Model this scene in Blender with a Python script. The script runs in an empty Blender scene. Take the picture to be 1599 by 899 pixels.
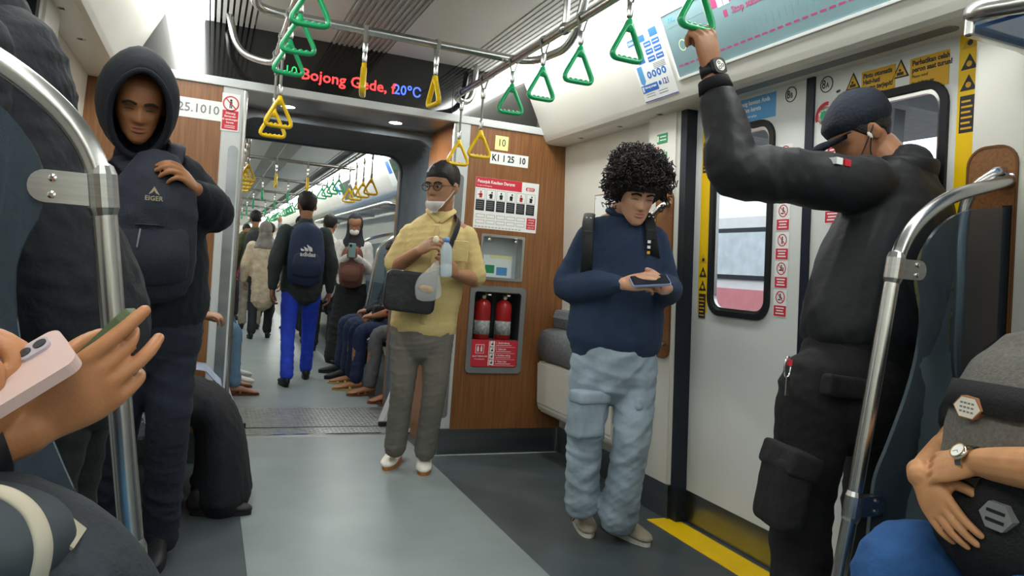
import bpy, bmesh, math, random
import numpy as np
from mathutils import Vector, Matrix, noise

random.seed(7)
scene = bpy.context.scene
COL = scene.collection

# ------------------------------------------------------------------ camera
# solved from the vanishing points of the carriage (image taken as 1599 x 899)
F_PX = 1136.0
CAM_POS = Vector((-0.716, 0.0, 1.12))
cam_data = bpy.data.cameras.new('camera')
cam_data.sensor_width = 36.0
cam_data.lens = F_PX / 1599.0 * 36.0
cam_data.clip_start = 0.02
cam_data.clip_end = 200.0
cam = bpy.data.objects.new('camera', cam_data)
COL.objects.link(cam)
_right = Vector((0.92015, -0.38472, 0.07304))
_fwd = Vector((0.38709, 0.92177, -0.02152))
_right.normalize()
_fwd = (_fwd - _right * _fwd.dot(_right)).normalized()
_up = _right.cross(_fwd).normalized()
cam.matrix_world = Matrix((
    (_right.x, _up.x, -_fwd.x, CAM_POS.x),
    (_right.y, _up.y, -_fwd.y, CAM_POS.y),
    (_right.z, _up.z, -_fwd.z, CAM_POS.z),
    (0, 0, 0, 1)))
scene.camera = cam

# ------------------------------------------------------------------ world, exposure
world = bpy.data.worlds.new('overcast_sky')
scene.world = world
world.use_nodes = True
world.node_tree.nodes['Background'].inputs[0].default_value = (0.90, 0.95, 1.0, 1)
world.node_tree.nodes['Background'].inputs[1].default_value = 1.7
scene.view_settings.view_transform = 'Standard'
scene.view_settings.look = 'None'
scene.view_settings.gamma = 1.0
scene.view_settings.use_curve_mapping = False
scene.view_settings.exposure = 0.25
LED_STRENGTH = 10.0          # the ceiling light strips
LED_COLOUR = (0.97, 1.0, 0.96)

# ------------------------------------------------------------------ materials
def lin(h):
    if isinstance(h, str):
        h = h.lstrip('#')
        c = [int(h[i:i + 2], 16) / 255 for i in (0, 2, 4)]
    else:
        c = h
    return tuple((x / 12.92 if x <= 0.04045 else ((x + 0.055) / 1.055) ** 2.4) for x in c) + (1.0,)

MATS = {}
def mat(name, col, rough=0.5, metal=0.0, var=0.06, scale=8.0, bump=0.0, bscale=60.0, stretch=None,
        emit=None, estr=0.0, trans=0.0, alpha=1.0, coat=0.0, sheen=0.0, ior=1.45):
    """procedural material: base colour broken up by noise, optional fine relief"""
    if name in MATS:
        return MATS[name]
    m = bpy.data.materials.new(name)
    m.use_nodes = True
    nt = m.node_tree
    b = nt.nodes['Principled BSDF']
    c = lin(col)
    b.inputs['Roughness'].default_value = rough
    b.inputs['Metallic'].default_value = metal
    b.inputs['IOR'].default_value = ior
    b.inputs['Transmission Weight'].default_value = trans
    b.inputs['Alpha'].default_value = alpha
    b.inputs['Coat Weight'].default_value = coat
    b.inputs['Sheen Weight'].default_value = sheen
    tc = nt.nodes.new('ShaderNodeTexCoord')
    mp = nt.nodes.new('ShaderNodeMapping')
    nt.links.new(tc.outputs['Object'], mp.inputs['Vector'])
    if stretch:
        mp.inputs['Scale'].default_value = stretch
    if var > 0:
        n = nt.nodes.new('ShaderNodeTexNoise')
        n.inputs['Scale'].default_value = scale
        n.inputs['Detail'].default_value = 4
        nt.links.new(mp.outputs[0], n.inputs['Vector'])
        r = nt.nodes.new('ShaderNodeValToRGB')
        r.color_ramp.elements[0].position = 0.3
        r.color_ramp.elements[1].position = 0.7
        r.color_ramp.elements[0].color = tuple(max(0, x * (1 - var * 2)) for x in c[:3]) + (1,)
        r.color_ramp.elements[1].color = tuple(min(1, x * (1 + var * 2)) for x in c[:3]) + (1,)
        nt.links.new(n.outputs['Fac'], r.inputs[0])
        nt.links.new(r.outputs[0], b.inputs['Base Color'])
    else:
        b.inputs['Base Color'].default_value = c
    if bump > 0:
        n2 = nt.nodes.new('ShaderNodeTexNoise')
        n2.inputs['Scale'].default_value = bscale
        n2.inputs['Detail'].default_value = 3
        nt.links.new(mp.outputs[0], n2.inputs['Vector'])
        bp = nt.nodes.new('ShaderNodeBump')
        bp.inputs['Strength'].default_value = bump
        bp.inputs['Distance'].default_value = 0.01
        nt.links.new(n2.outputs['Fac'], bp.inputs['Height'])
        nt.links.new(bp.outputs[0], b.inputs['Normal'])
    if emit:
        b.inputs['Emission Color'].default_value = lin(emit)
        b.inputs['Emission Strength'].default_value = estr
    MATS[name] = m
    return m

def emission(name, col, strength):
    if name in MATS:
        return MATS[name]
    m = bpy.data.materials.new(name)
    m.use_nodes = True
    nt = m.node_tree
    nt.nodes.remove(nt.nodes['Principled BSDF'])
    e = nt.nodes.new('ShaderNodeEmission')
    e.inputs[0].default_value = tuple(col[:3]) + (1,)
    e.inputs[1].default_value = strength
    nt.links.new(e.outputs[0], nt.nodes['Material Output'].inputs[0])
    MATS[name] = m
    return m

def wood_mat():
    if 'wood' in MATS:
        return MATS['wood']
    m = bpy.data.materials.new('wood')
    m.use_nodes = True
    nt = m.node_tree
    b = nt.nodes['Principled BSDF']
    tc = nt.nodes.new('ShaderNodeTexCoord')
    mp = nt.nodes.new('ShaderNodeMapping')
    mp.inputs['Scale'].default_value = (38, 38, 1.3)
    nt.links.new(tc.outputs['Object'], mp.inputs['Vector'])
    n = nt.nodes.new('ShaderNodeTexNoise')
    n.inputs['Scale'].default_value = 3.0
    n.inputs['Detail'].default_value = 6
    nt.links.new(mp.outputs[0], n.inputs['Vector'])
    r = nt.nodes.new('ShaderNodeValToRGB')
    r.color_ramp.elements[0].position = 0.3
    r.color_ramp.elements[1].position = 0.75
    r.color_ramp.elements[0].color = lin('#764a26')
    r.color_ramp.elements[1].color = lin('#94643a')
    nt.links.new(n.outputs['Fac'], r.inputs[0])
    nt.links.new(r.outputs[0], b.inputs['Base Color'])
    b.inputs['Roughness'].default_value = 0.38
    MATS['wood'] = m
    return m

M_white = mat('white_panel', '#dedcd3', 0.35, var=0.015, scale=3)
M_wall = mat('cream_wall', '#dcdad0', 0.45, var=0.02, scale=3)
M_door = mat('door_paint', '#dcdedb', 0.32, var=0.015, scale=2)
M_ceil = mat('ceiling_grey', '#dededa', 0.45, var=0.02, scale=2)
M_slot = mat('vent_dark', '#3a3b3a', 0.6, var=0.1)
M_rib = mat('vent_rib', '#b4b5b1', 0.5, var=0.03)
M_steel = mat('brushed_steel', '#b4b5b2', 0.30, metal=1.0, var=0.05, scale=6, stretch=(1, 1, 30))
M_rail = mat('satin_rail', '#c3c3c0', 0.27, metal=1.0, var=0.03, scale=5)
M_base = mat('steel_kickplate', '#8c9094', 0.28, metal=1.0, var=0.08, scale=2, stretch=(1, 1, 6))
M_jamb = mat('dark_jamb', '#16202e', 0.4, var=0.05)
M_rubber = mat('black_rubber', '#101217', 0.55, var=0.08)
M_floor_l = mat('floor_light', '#818b8b', 0.35, var=0.05, scale=3, bump=0.03, bscale=300)
M_floor_d = mat('floor_dark', '#464e51', 0.38, var=0.09, scale=5, bump=0.03, bscale=300)
M_tread = mat('tread_plate', '#a9aca9', 0.35, metal=1.0, var=0.1, scale=20)
M_yellow = mat('yellow_paint', '#efc400', 0.45, var=0.03)
M_glass = mat('clear_glass', '#f2f6f8', 0.03, var=0.0, trans=1.0, ior=1.05)
M_tint = mat('partition_glass', '#a9bccb', 0.06, var=0.0, trans=0.92, ior=1.12)
M_black = mat('gloss_black', '#0b0c0d', 0.06, var=0.05, ior=1.85)
M_bellows = mat('bellows_grey', '#5d6870', 0.6, var=0.06)
M_post = mat('post_grey', '#c9cccc', 0.3, var=0.02)
M_wood = wood_mat()
M_led = emission('led_diffuser', LED_COLOUR, LED_STRENGTH)
M_down = emission('downlight_glow', (1, 0.98, 0.94), 500.0)
M_green = mat('strap_green', '#15a566', 0.3, var=0.02, coat=0.3)
M_yel = mat('strap_yellow', '#eec40c', 0.3, var=0.02, coat=0.3)
M_strap = mat('strap_webbing', '#85857f', 0.7, var=0.08)
M_seat = mat('seat_fabric', '#71797e', 0.85, var=0.12, scale=60, bump=0.2, bscale=200)
M_paper = mat('paper_white', '#eef0ee', 0.5, var=0.01)
M_red = mat('print_red', '#cf2f40', 0.5, var=0.02)
M_blue = mat('print_blue', '#3571c6', 0.5, var=0.02)
M_lblue = mat('print_light_blue', '#5a9fd6', 0.5, var=0.02)
M_ink = mat('print_black', '#23252a', 0.5, var=0.02)
M_grey = mat('print_grey', '#7d8085', 0.5, var=0.02)
M_warn = mat('print_amber', '#d9a726', 0.5, var=0.02)
M_gprint = mat('print_green', '#2f9a63', 0.5, var=0.02)
M_lemon = mat('print_lemon', '#f0eea0', 0.5, var=0.02)
M_purple = mat('print_purple', '#4a3fa8', 0.5, var=0.02)
M_chrome = mat('chrome', '#d8d8d8', 0.12, metal=1.0, var=0.02)
M_plastic_g = mat('grey_plastic', '#77797a', 0.5, var=0.04)

# ------------------------------------------------------------------ object helpers
def link(o):
    COL.objects.link(o)
    return o

def tag(o, label=None, cat=None, group=None, kind=None):
    if label: o['label'] = label
    if cat: o['category'] = cat
    if group: o['group'] = group
    if kind: o['kind'] = kind
    return o

def empty(name, loc=(0, 0, 0), rotz=0.0):
    o = bpy.data.objects.new(name, None)
    o.empty_display_size = 0.1
    o.location = loc
    o.rotation_euler = (0, 0, rotz)
    return link(o)

def thing(name, label, cat, loc=(0, 0, 0), rotz=0.0, group=None):
    return tag(empty(name, loc, rotz), label, cat, group)

def obj(name, bm, m, parent=None, smooth=False, world=None):
    me = bpy.data.meshes.new(name)
    bm.normal_update()
    bm.to_mesh(me)
    bm.free()
    ms = m if isinstance(m, (list, tuple)) else [m]
    for x in ms:
        me.materials.append(x)
    if smooth:
        me.polygons.foreach_set('use_smooth', [True] * len(me.polygons))
    o = bpy.data.objects.new(name, me)
    link(o)
    if parent: o.parent = parent
    return o

def struct(name, bm, m, parent=None, smooth=False):
    o = obj(name, bm, m, parent, smooth)
    if not parent: o['kind'] = 'structure'
    return o

def copy_tree(o, parent=None):
    c = o.copy()
    link(c)
    if parent: c.parent = parent
    for ch in list(o.children):
        copy_tree(ch, c)
    return c

# ------------------------------------------------------------------ shape helpers
def B():
    return bmesh.new()

def box(bm, x0, x1, y0, y1, z0, z1, M=None, bevel=0.0):
    vs = [bm.verts.new((x, y, z)) for x in (x0, x1) for y in (y0, y1) for z in (z0, z1)]
    idx = [(0, 1, 3, 2), (4, 6, 7, 5), (0, 4, 5, 1), (2, 3, 7, 6), (0, 2, 6, 4), (1, 5, 7, 3)]
    fs = [bm.faces.new([vs[i] for i in f]) for f in idx]
    if bevel > 0:
        es = list({e for f in fs for e in f.edges})
        r = bmesh.ops.bevel(bm, geom=es, offset=bevel, segments=2, affect='EDGES', profile=0.5)
        vs = list({v for f in r['faces'] for v in f.verts} | {v for v in vs if v.is_valid})
    if M is not None:
        bmesh.ops.transform(bm, matrix=M, verts=[v for v in vs if v.is_valid])
    return bm

def prism(bm, pts, d0, d1, M=None):
    """polygon pts (a,b) extruded along the third axis from d0 to d1; local (a,b,d)"""
    M = M or Matrix()
    n = len(pts)
    v0 = [bm.verts.new(M @ Vector((p[0], p[1], d0))) for p in pts]
    v1 = [bm.verts.new(M @ Vector((p[0], p[1], d1))) for p in pts]
    bm.faces.new(v0[::-1]); bm.faces.new(v1)
    for i in range(n):
        j = (i + 1) % n
        bm.faces.new((v0[i], v0[j], v1[j], v1[i]))
    return bm

def ring_prism(bm, outer, inner, d0, d1, M=None):
    """frame between two outlines with the same number of points"""
    M = M or Matrix()
    n = len(outer)
    L = []
    for pts, d in ((outer, d0), (inner, d0), (outer, d1), (inner, d1)):
        L.append([bm.verts.new(M @ Vector((p[0], p[1], d))) for p in pts])
    for i in range(n):
        j = (i + 1) % n
        bm.faces.new((L[0][i], L[0][j], L[1][j], L[1][i]))
        bm.faces.new((L[2][i], L[3][i], L[3][j], L[2][j]))
        bm.faces.new((L[0][i], L[2][i], L[2][j], L[0][j]))
        bm.faces.new((L[1][i], L[1][j], L[3][j], L[3][i]))
    return bm

def rrect(w, h, r, n=5, cx=0, cy=0):
    pts = []
    for sx, sy, a0 in ((1, 1, 0), (-1, 1, 90), (-1, -1, 180), (1, -1, 270)):
        for k in range(n + 1):
            a = math.radians(a0 + 90 * k / n)
            pts.append((cx + sx * (w / 2 - r) + r * math.cos(a), cy + sy * (h / 2 - r) + r * math.sin(a)))
    return pts

def circle(r, n=24, cx=0, cy=0):
    return [(cx + r * math.cos(2 * math.pi * k / n), cy + r * math.sin(2 * math.pi * k / n)) for k in range(n)]

def catmull(pts, sub=6):
    P = [Vector(p) for p in pts]
    if len(P) < 3 or sub <= 1:
        return P
    out = []
    for i in range(len(P) - 1):
        p0 = P[max(i - 1, 0)]; p1 = P[i]; p2 = P[i + 1]; p3 = P[min(i + 2, len(P) - 1)]
        for k in range(sub):
            t = k / sub
            out.append(0.5 * ((2 * p1) + (-p0 + p2) * t + (2 * p0 - 5 * p1 + 4 * p2 - p3) * t * t + (-p0 + 3 * p1 - 3 * p2 + p3) * t ** 3))
    out.append(P[-1])
    return out

def fillet(pts, r, n=6):
    """polyline with rounded corners"""
    P = [Vector(p) for p in pts]
    out = [P[0]]
    for i in range(1, len(P) - 1):
        a = (P[i - 1] - P[i]); b = (P[i + 1] - P[i])
        rr = min(r, a.length * 0.49, b.length * 0.49)
        a = P[i] + a.normalized() * rr; c = P[i] + b.normalized() * rr
        for k in range(n + 1):
            t = k / n
            out.append((1 - t) ** 2 * a + 2 * t * (1 - t) * P[i] + t * t * c)
    out.append(P[-1])
    return out

def tube(bm, pts, rad, seg=12, ref=None, caps='round', M=None):
    """tube through pts; rad: number, or list per point of number or (rx, ry) with rx along ref"""
    P = [Vector(p) for p in pts]
    n = len(P)
    if not isinstance(rad, (list, tuple)): rad = [rad] * n
    rad = [(r, r) if not isinstance(r, (list, tuple)) else r for r in rad]
    T = []
    for i in range(n):
        t = P[min(i + 1, n - 1)] - P[max(i - 1, 0)]
        T.append(t.normalized() if t.length > 1e-9 else Vector((0, 0, 1)))
    if ref is None:
        ref = Vector((1, 0, 0)) if abs(T[0].x) < 0.8 else Vector((0, 1, 0))
    u = Vector(ref)
    rings = []
    def addring(c, t, u, r):
        v = t.cross(u).normalized()
        ring = []
        for k in range(seg):
            a = 2 * math.pi * k / seg
            p = c + u * (r[0] * math.cos(a)) + v * (r[1] * math.sin(a))
            ring.append(bm.verts.new(M @ p if M is not None else p))
        rings.append(ring)
    for i in range(n):
        t = T[i]
        u = (u - t * u.dot(t))
        u = u.normalized() if u.length > 1e-6 else t.orthogonal().normalized()
        if i == 0 and caps == 'round':
            e = min(rad[0])
            for s, q in ((0.95, 0.31), (0.6, 0.8)):
                addring(P[0] - t * e * s, t, u, (rad[0][0] * q, rad[0][1] * q))
        addring(P[i], t, u, rad[i])
        if i == n - 1 and caps == 'round':
            e = min(rad[-1])
            for s, q in ((0.6, 0.8), (0.95, 0.31)):
                addring(P[i] + t * e * s, t, u, (rad[i][0] * q, rad[i][1] * q))
    for a, b in zip(rings[:-1], rings[1:]):
        for k in range(seg):
            j = (k + 1) % seg
            bm.faces.new((a[k], a[j], b[j], b[k]))
    if caps:
        bm.faces.new(rings[0][::-1]); bm.faces.new(rings[-1])
    return bm

def ellipsoid(bm, c, r, M=None, seg=16, rings=10):
    Mx = Matrix.Translation(Vector(c)) @ Matrix.Diagonal((r[0], r[1], r[2], 1))
    if M is not None: Mx = M @ Mx
    bmesh.ops.create_uvsphere(bm, u_segments=seg, v_segments=rings, radius=1.0, matrix=Mx)
    return bm

def lathe(bm, prof, c=(0, 0, 0), seg=24, M=None):
    """prof: list of (r, z)"""
    c = Vector(c)
    rings = []
    for r, z in prof:
        ring = []
        for k in range(seg):
            a = 2 * math.pi * k / seg
            p = c + Vector((r * math.cos(a), r * math.sin(a), z))
            ring.append(bm.verts.new(M @ p if M is not None else p))
        rings.append(ring)
    for a, b in zip(rings[:-1], rings[1:]):
        for k in range(seg):
            j = (k + 1) % seg
            bm.faces.new((a[k], a[j], b[j], b[k]))
    bm.faces.new(rings[0][::-1]); bm.faces.new(rings[-1])
    return bm

# ------------------------------------------------------------------ lettering
_fonts = {}
def lettering(name, s, size, M, m, parent, bold=0.0, align='LEFT', sx=1.0, depth=0.0004):
    cu = bpy.data.curves.new(name, 'FONT')
    cu.body = s
    cu.size = size
    cu.align_x = align
    cu.align_y = 'CENTER'
    cu.offset = bold
    cu.resolution_u = 2
    cu.extrude = depth
    tmp = bpy.data.objects.new('tmp_text', cu)
    COL.objects.link(tmp)
    dg = bpy.context.evaluated_depsgraph_get()
    me = bpy.data.meshes.new_from_object(tmp.evaluated_get(dg))
    bpy.data.objects.remove(tmp)
    bpy.data.curves.remove(cu)
    me.name = name
    me.transform(M @ Matrix.Diagonal((sx, 1, 1, 1)))
    me.materials.clear()
    me.materials.append(m)
    o = bpy.data.objects.new(name, me)
    link(o)
    o.parent = parent
    return o

def frame_M(o, u, v, n):
    u = Vector(u).normalized(); v = Vector(v).normalized(); n = Vector(n).normalized()
    return Matrix(((u.x, v.x, n.x, o[0]), (u.y, v.y, n.y, o[1]), (u.z, v.z, n.z, o[2]), (0, 0, 0, 1)))
# ================================================================== STRUCTURE
TILT = 0.058
def WX(z):
    return 1.42 - TILT * z

EW = 4.12          # face of the end wall
Y_BACK = -4.5      # behind the camera
NY0, NY1 = 5.66, 34.0   # the next carriage
CEIL = 2.30
DOOR_C = 2.117     # centre of the doorway
GANG = 0.605

def wallM(side, y, z, off=0.0):
    """local x = to the right seen from inside, y = up the leaning wall, z = out of the wall"""
    X = side * (WX(z) + off)
    return Matrix(((0, -TILT * side, -side, X), (-side, 0, 0, y), (0, 1, 0, z), (0, 0, 0, 1)))

def wallR(side, y, z, off=0.0):
    """as wallM but a pure rotation, for objects placed on the wall"""
    v = Vector((-TILT * side, 0, 1)).normalized()
    u = Vector((0, -side, 0))
    return frame_M((side * (WX(z) + off), y, z), u, v, u.cross(v))

def endM(x, z, y=EW):
    return Matrix(((1, 0, 0, x), (0, 0, -1, y), (0, 1, 0, z), (0, 0, 0, 1)))

def slab(bm, side, off0, off1, y0, y1, z0, z1):
    vs = []
    for off in (off0, off1):
        for y in (y0, y1):
            for z in (z0, z1):
                vs.append(bm.verts.new((side * (WX(z) + off), y, z)))
    for f in [(0, 1, 3, 2), (4, 6, 7, 5), (0, 4, 5, 1), (2, 3, 7, 6), (0, 2, 6, 4), (1, 5, 7, 3)]:
        bm.faces.new([vs[i] for i in f])
    bmesh.ops.recalc_face_normals(bm, faces=bm.faces[:])
    return bm

SIDE = {1: 'right', -1: 'left'}

# ---- floor
fl = struct('floor', box(B(), -1.5, 1.5, Y_BACK, 4.69, -0.06, -0.002), M_floor_d)
o = obj('centre_strip', box(B(), -0.525, 0.53, Y_BACK, 4.69, -0.01, 0.0), M_floor_l, fl)
o['label'] = 'light grey walkway strip of the floor'
for s, nm in ((-1, 'left'), (1, 'right')):
    obj('dark_strip', box(B(), min(s * 0.53, s * 1.46), max(s * 0.53, s * 1.46), Y_BACK, EW + 0.02, -0.01, -0.0005), M_floor_d, fl)
obj('joint_line', box(B(), 0.58, 1.40, EW - 0.012, EW - 0.004, -0.001, 0.004), M_post, fl)

# ---- side walls with doorways
leaf_objs = {}
def window_frame(M, w, h, r, parent, cy):
    ring = ring_prism(B(), rrect(w, h, r, 6, 0, cy), rrect(w - 0.05, h - 0.05, r * 0.7, 6, 0, cy), -0.012, 0.012, M)
    obj('window_frame', ring, M_rubber, parent)
    inner = ring_prism(B(), rrect(w - 0.05, h - 0.05, r * 0.7, 6, 0, cy), rrect(w - 0.075, h - 0.075, r * 0.6, 6, 0, cy), -0.014, 0.002, M)
    obj('window_gasket', inner, M_rail, parent)
    obj('pane', prism(B(), rrect(w - 0.07, h - 0.07, r * 0.6, 6, 0, cy), -0.010, -0.006, M), M_glass, parent)

for side in (1, -1):
    nm = SIDE[side]
    wl = slab(B(), side, 0, 0.12, Y_BACK, 1.17, 0, CEIL)
    slab(wl, side, 0, 0.12, 3.10, 4.75, 0, CEIL)
    slab(wl, side, 0, 0.12, 1.17, 3.10, 1.945, CEIL)
    w = struct('wall_' + nm, wl, M_wall)
    # pillars each side of the doorway, standing proud of the wall
    for k, (y0, y1) in enumerate(((1.16, 1.445), (2.858, 3.12))):
        bm = B()
        slab(bm, side, -0.05, 0.018 if k == 0 else 0.10, y0, y1, 0.16, 1.93)
        bmesh.ops.bevel(bm, geom=[e for e in bm.edges if abs((e.verts[0].co - e.verts[1].co).normalized().z) > 0.9], offset=0.018, segments=3, affect='EDGES')
        obj('pillar', bm, M_white, w)
        obj('pillar_kickplate', slab(B(), side, -0.052, 0.018 if k == 0 else 0.10, y0 - 0.001, y1 + 0.001, 0, 0.165), M_base, w)
        yj0, yj1 = (1.385, 1.425) if k == 0 else (2.812, 2.858)
        obj('door_jamb', slab(B(), side, -0.035, 0.10, yj0, yj1, 0, 1.94), M_jamb, w)
    # kickplates along the wall
    bb = slab(B(), side, -0.006, 0.01, 3.12, EW, 0, 0.16)
    struct('baseboard_' + nm, bb, M_base)
    # door leaves
    for k, (y0, y1, wy0, wy1) in enumerate(((2.137, 2.812, 2.30, 2.69), (1.425, 2.10, 1.56, 1.945))):
        yc, wid = (y0 + y1) / 2, y1 - y0
        M = wallM(side, yc, 0.0, 0.022)
        wc = -(((wy0 + wy1) / 2) - yc) * side
        Hd = 1.945
        bm = ring_prism(B(), rrect(wid, Hd, 0.002, 6, 0, Hd / 2), rrect(wy1 - wy0 - 0.01, 0.81, 0.075, 6, wc, 1.405), -0.035, 0.0, M)
        bmesh.ops.recalc_face_normals(bm, faces=bm.faces[:])
        d = struct('door_%d' % (k + 1 + (0 if side == 1 else 2)), bm, M_door)
        leaf_objs[(side, k)] = d
        Mw = M @ Matrix.Translation((wc, 0, 0))
        window_frame(Mw, wy1 - wy0, 0.82, 0.08, d, 1.405)
        obj('kickplate', box(B(), -wid / 2, wid / 2, 0.002, 0.155, -0.001, 0.002, M), M_base, d)
        # amber hazard strip with its printed warnings along the outer edge of the leaf
        sx = (-1 if k == 0 else 1) * side
        xs = sx * (wid / 2 - 0.078)
        st = obj('hazard_strip', box(B(), xs - 0.033, xs + 0.033, 1.0, 1.945, 0.0, 0.0015, M), M_yellow, d)
        for zb in (1.04, 1.70):
            for q in range(3):
                prism(tri := B(), [(xs - 0.026, zb + 0.06 + q * 0.062), (xs + 0.026, zb + 0.06 + q * 0.062), (xs, zb + 0.107 + q * 0.062)], 0.0015, 0.0022, M)
                obj('warning_triangle', tri, M_ink if q < 2 else M_warn, st)
                obj('warning_mark', prism(B(), circle(0.009, 8, xs, zb + 0.076 + q * 0.062), 0.0022, 0.0027, M), M_warn if q < 2 else M_ink, st)
            obj('warning_text_block', box(B(), xs - 0.024, xs + 0.024, zb - 0.065, zb + 0.045, 0.0015, 0.0022, M), M_ink, st)
            for q in range(6):
                obj('text_line', box(B(), xs - 0.019, xs + 0.016 - 0.006 * (q % 2), zb - 0.055 + q * 0.016, zb - 0.049 + q * 0.016, 0.0022, 0.0026, M), M_warn, st)
    obj('centre_seal', slab(B(), side, 0.012, 0.05, 2.10, 2.137, 0, 1.94), M_jamb, w)
    # yellow sill strip on the floor along the door
    ys = box(B(), min(side * 1.27, side * 1.418), max(side * 1.27, side * 1.418), 1.40, 2.875, -0.001, 0.0025)
    o = obj('door_sill_strip', ys, M_yellow, fl)
    o['label'] = 'yellow strip along the door sill'

# ---- ceiling, cornices with light strips
def cornice_profile(side):
    pts = [(1.42, 1.932), (1.215, 1.925), (1.185, 1.928), (1.168, 1.94), (1.155, 1.962), (1.0, 2.262), (0.985, 2.30), (0.985, 2.42), (1.42, 2.42)]
    return [(side * x, z) for x, z in pts]
# local (a,b,d) -> (x, z, y)
XZY = Matrix(((1, 0, 0, 0), (0, 0, 1, 0), (0, 1, 0, 0), (0, 0, 0, 1)))

def ceiling_set(tagname, y0, y1, detail=True):
    bm = box(B(), -1.45, 1.45, y0, y1, 2.36, 2.44)
    ce = struct('ceiling' + tagname, bm, M_ceil)
    panels = [(-0.56, -0.165), (0.14, 0.56)]
    n = 0
    yb = y0
    step = 2.4 if detail else 5.0
    while yb < y1 - 0.01:
        ye = min(yb + step, y1)
        for a, b in panels:
            obj('ceiling_panel', box(B(), a + 0.003, b - 0.003, yb + 0.003, ye - 0.003, CEIL, 2.37), M_ceil, ce)
        yb = ye
    # ribbed air outlet along the middle
    obj('vent_backing', box(B(), -0.165, 0.14, y0, y1, CEIL + 0.004, 2.37), M_rib, ce)
    if detail:
        for k in range(11):
            x = -0.155 + k * 0.0275
            obj('vent_slat', box(B(), x, x + 0.012, y0, y1, CEIL - 0.004, CEIL + 0.006), M_rib, ce)
    else:
        obj('vent_slat', box(B(), -0.02, 0.0, y0, y1, CEIL - 0.004, CEIL + 0.02), M_rib, ce)
    for s in (-1, 1):
        a, b = sorted((s * 0.56, s * 0.78))
        obj('slot_backing', box(B(), a, b, y0, y1, CEIL + 0.02, 2.37), M_slot, ce)
        for k in range(8 if detail else 2):
            q = s * (0.565 + k * (0.0275 if detail else 0.15))
            c, d = sorted((q, q + s * 0.017))
            obj('slot_slat', box(B(), c, d, y0, y1, CEIL - 0.002, CEIL + 0.025), M_ceil, ce)
        c, d = sorted((s * 0.78, s * 0.803))
        obj('light_edge', box(B(), c, d, y0, y1, CEIL - 0.003, 2.37), M_post, ce)
        cn = prism(B(), cornice_profile(s), y0, y1, XZY)
        bmesh.ops.recalc_face_normals(cn, faces=cn.faces[:])
        struct('trim_cornice_%s%s' % (SIDE[s], tagname), cn, M_white)
        # LED diffuser: gently curved strip between ceiling and cornice
        lm = B()
        prof = [(0.802, CEIL + 0.002), (0.804, CEIL - 0.040), (0.83, CEIL - 0.056), (0.885, CEIL - 0.064), (0.935, CEIL - 0.056), (0.965, CEIL - 0.040), (0.985, CEIL - 0.01), (0.985, CEIL + 0.04), (0.802, CEIL + 0.04)]
        prism(lm, [(s * x, z) for x, z in prof], y0, y1, XZY)
        bmesh.ops.recalc_face_normals(lm, faces=lm.faces[:])
        L = obj('ceiling_light', lm, M_led)
        where = 'near carriage' if not tagname else 'carriage beyond the gangway'
        tag(L, 'long white light strip above the %s cornice of the %s' % ('door-screen' if s == 1 else 'hooded man side', where), 'light')
    return ce

ceiling_set('', Y_BACK, EW)
struct('wall_light_stop', box(B(), -1.5, 1.5, Y_BACK - 0.1, Y_BACK, 0, 2.44), M_wall)  # unseen wall added mid-carriage to keep sky light from leaking in

# ---- end wall
def rect_box(bm, x0, x1, z0, z1, y0, y1):
    return box(bm, x0, x1, y0, y1, z0, z1)
ewl = struct('wall_end', box(B(), -1.46, -0.60, EW + 0.03, 4.68, 0, 2.3), M_wall)
obj('end_core', box(B(), 0.60, 1.46, EW + 0.125, 4.68, 0, 2.3), M_wall, ewl)
obj('end_core', box(B(), -0.60, 0.60, EW + 0.03, 4.68, 1.99, 2.36), M_wall, ewl)
# wood panels, flush with the face (right one has openings for the recess box and the extinguisher cabinet)
obj('wood_panel', box(B(), -1.46, -0.693, EW, EW + 0.03, 0.155, 1.978), M_wood, ewl)
wp = B()
RX0, RX1, RZ0, RZ1 = 0.795, 1.07, 1.07, 1.335      # recess box
CX0, CX1, CZ0, CZ1 = 0.765, 1.085, 0.535, 0.99     # extinguisher cabinet opening
y0, y1 = EW, EW + 0.03
for a, b, c, d in ((0.675, 1.46, RZ1, 1.978), (0.675, RX0, RZ0, RZ1), (RX1, 1.46, RZ0, RZ1), (0.675, 1.46, CZ1, RZ0),
                   (0.675, CX0, CZ0, CZ1), (CX1, 1.46, CZ0, CZ1), (0.675, 1.46, 0.155, CZ0)):
    box(wp, a, b, y0, y1, c, d)
obj('wood_panel', wp, M_wood, ewl)
obj('steel_base', box(B(), 0.602, 1.46, EW - 0.006, EW + 0.03, 0, 0.156), M_base, ewl)
obj('steel_base', box(B(), -1.46, -0.62, EW - 0.006, EW + 0.03, 0, 0.156), M_base, ewl)
obj('base_trim', box(B(), 0.592, 0.602, EW - 0.010, EW + 0.03, 0, 0.16), M_rail, ewl)
obj('corner_trim', box(B(), 1.385, 1.394, EW - 0.012, EW - 0.004, 0, 0.16), M_rail, ewl)
# header rail
struct('trim_1', box(B(), -1.46, 1.40, EW - 0.012, EW + 0.03, 1.976, 2.02, bevel=0.004), M_post)
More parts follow.
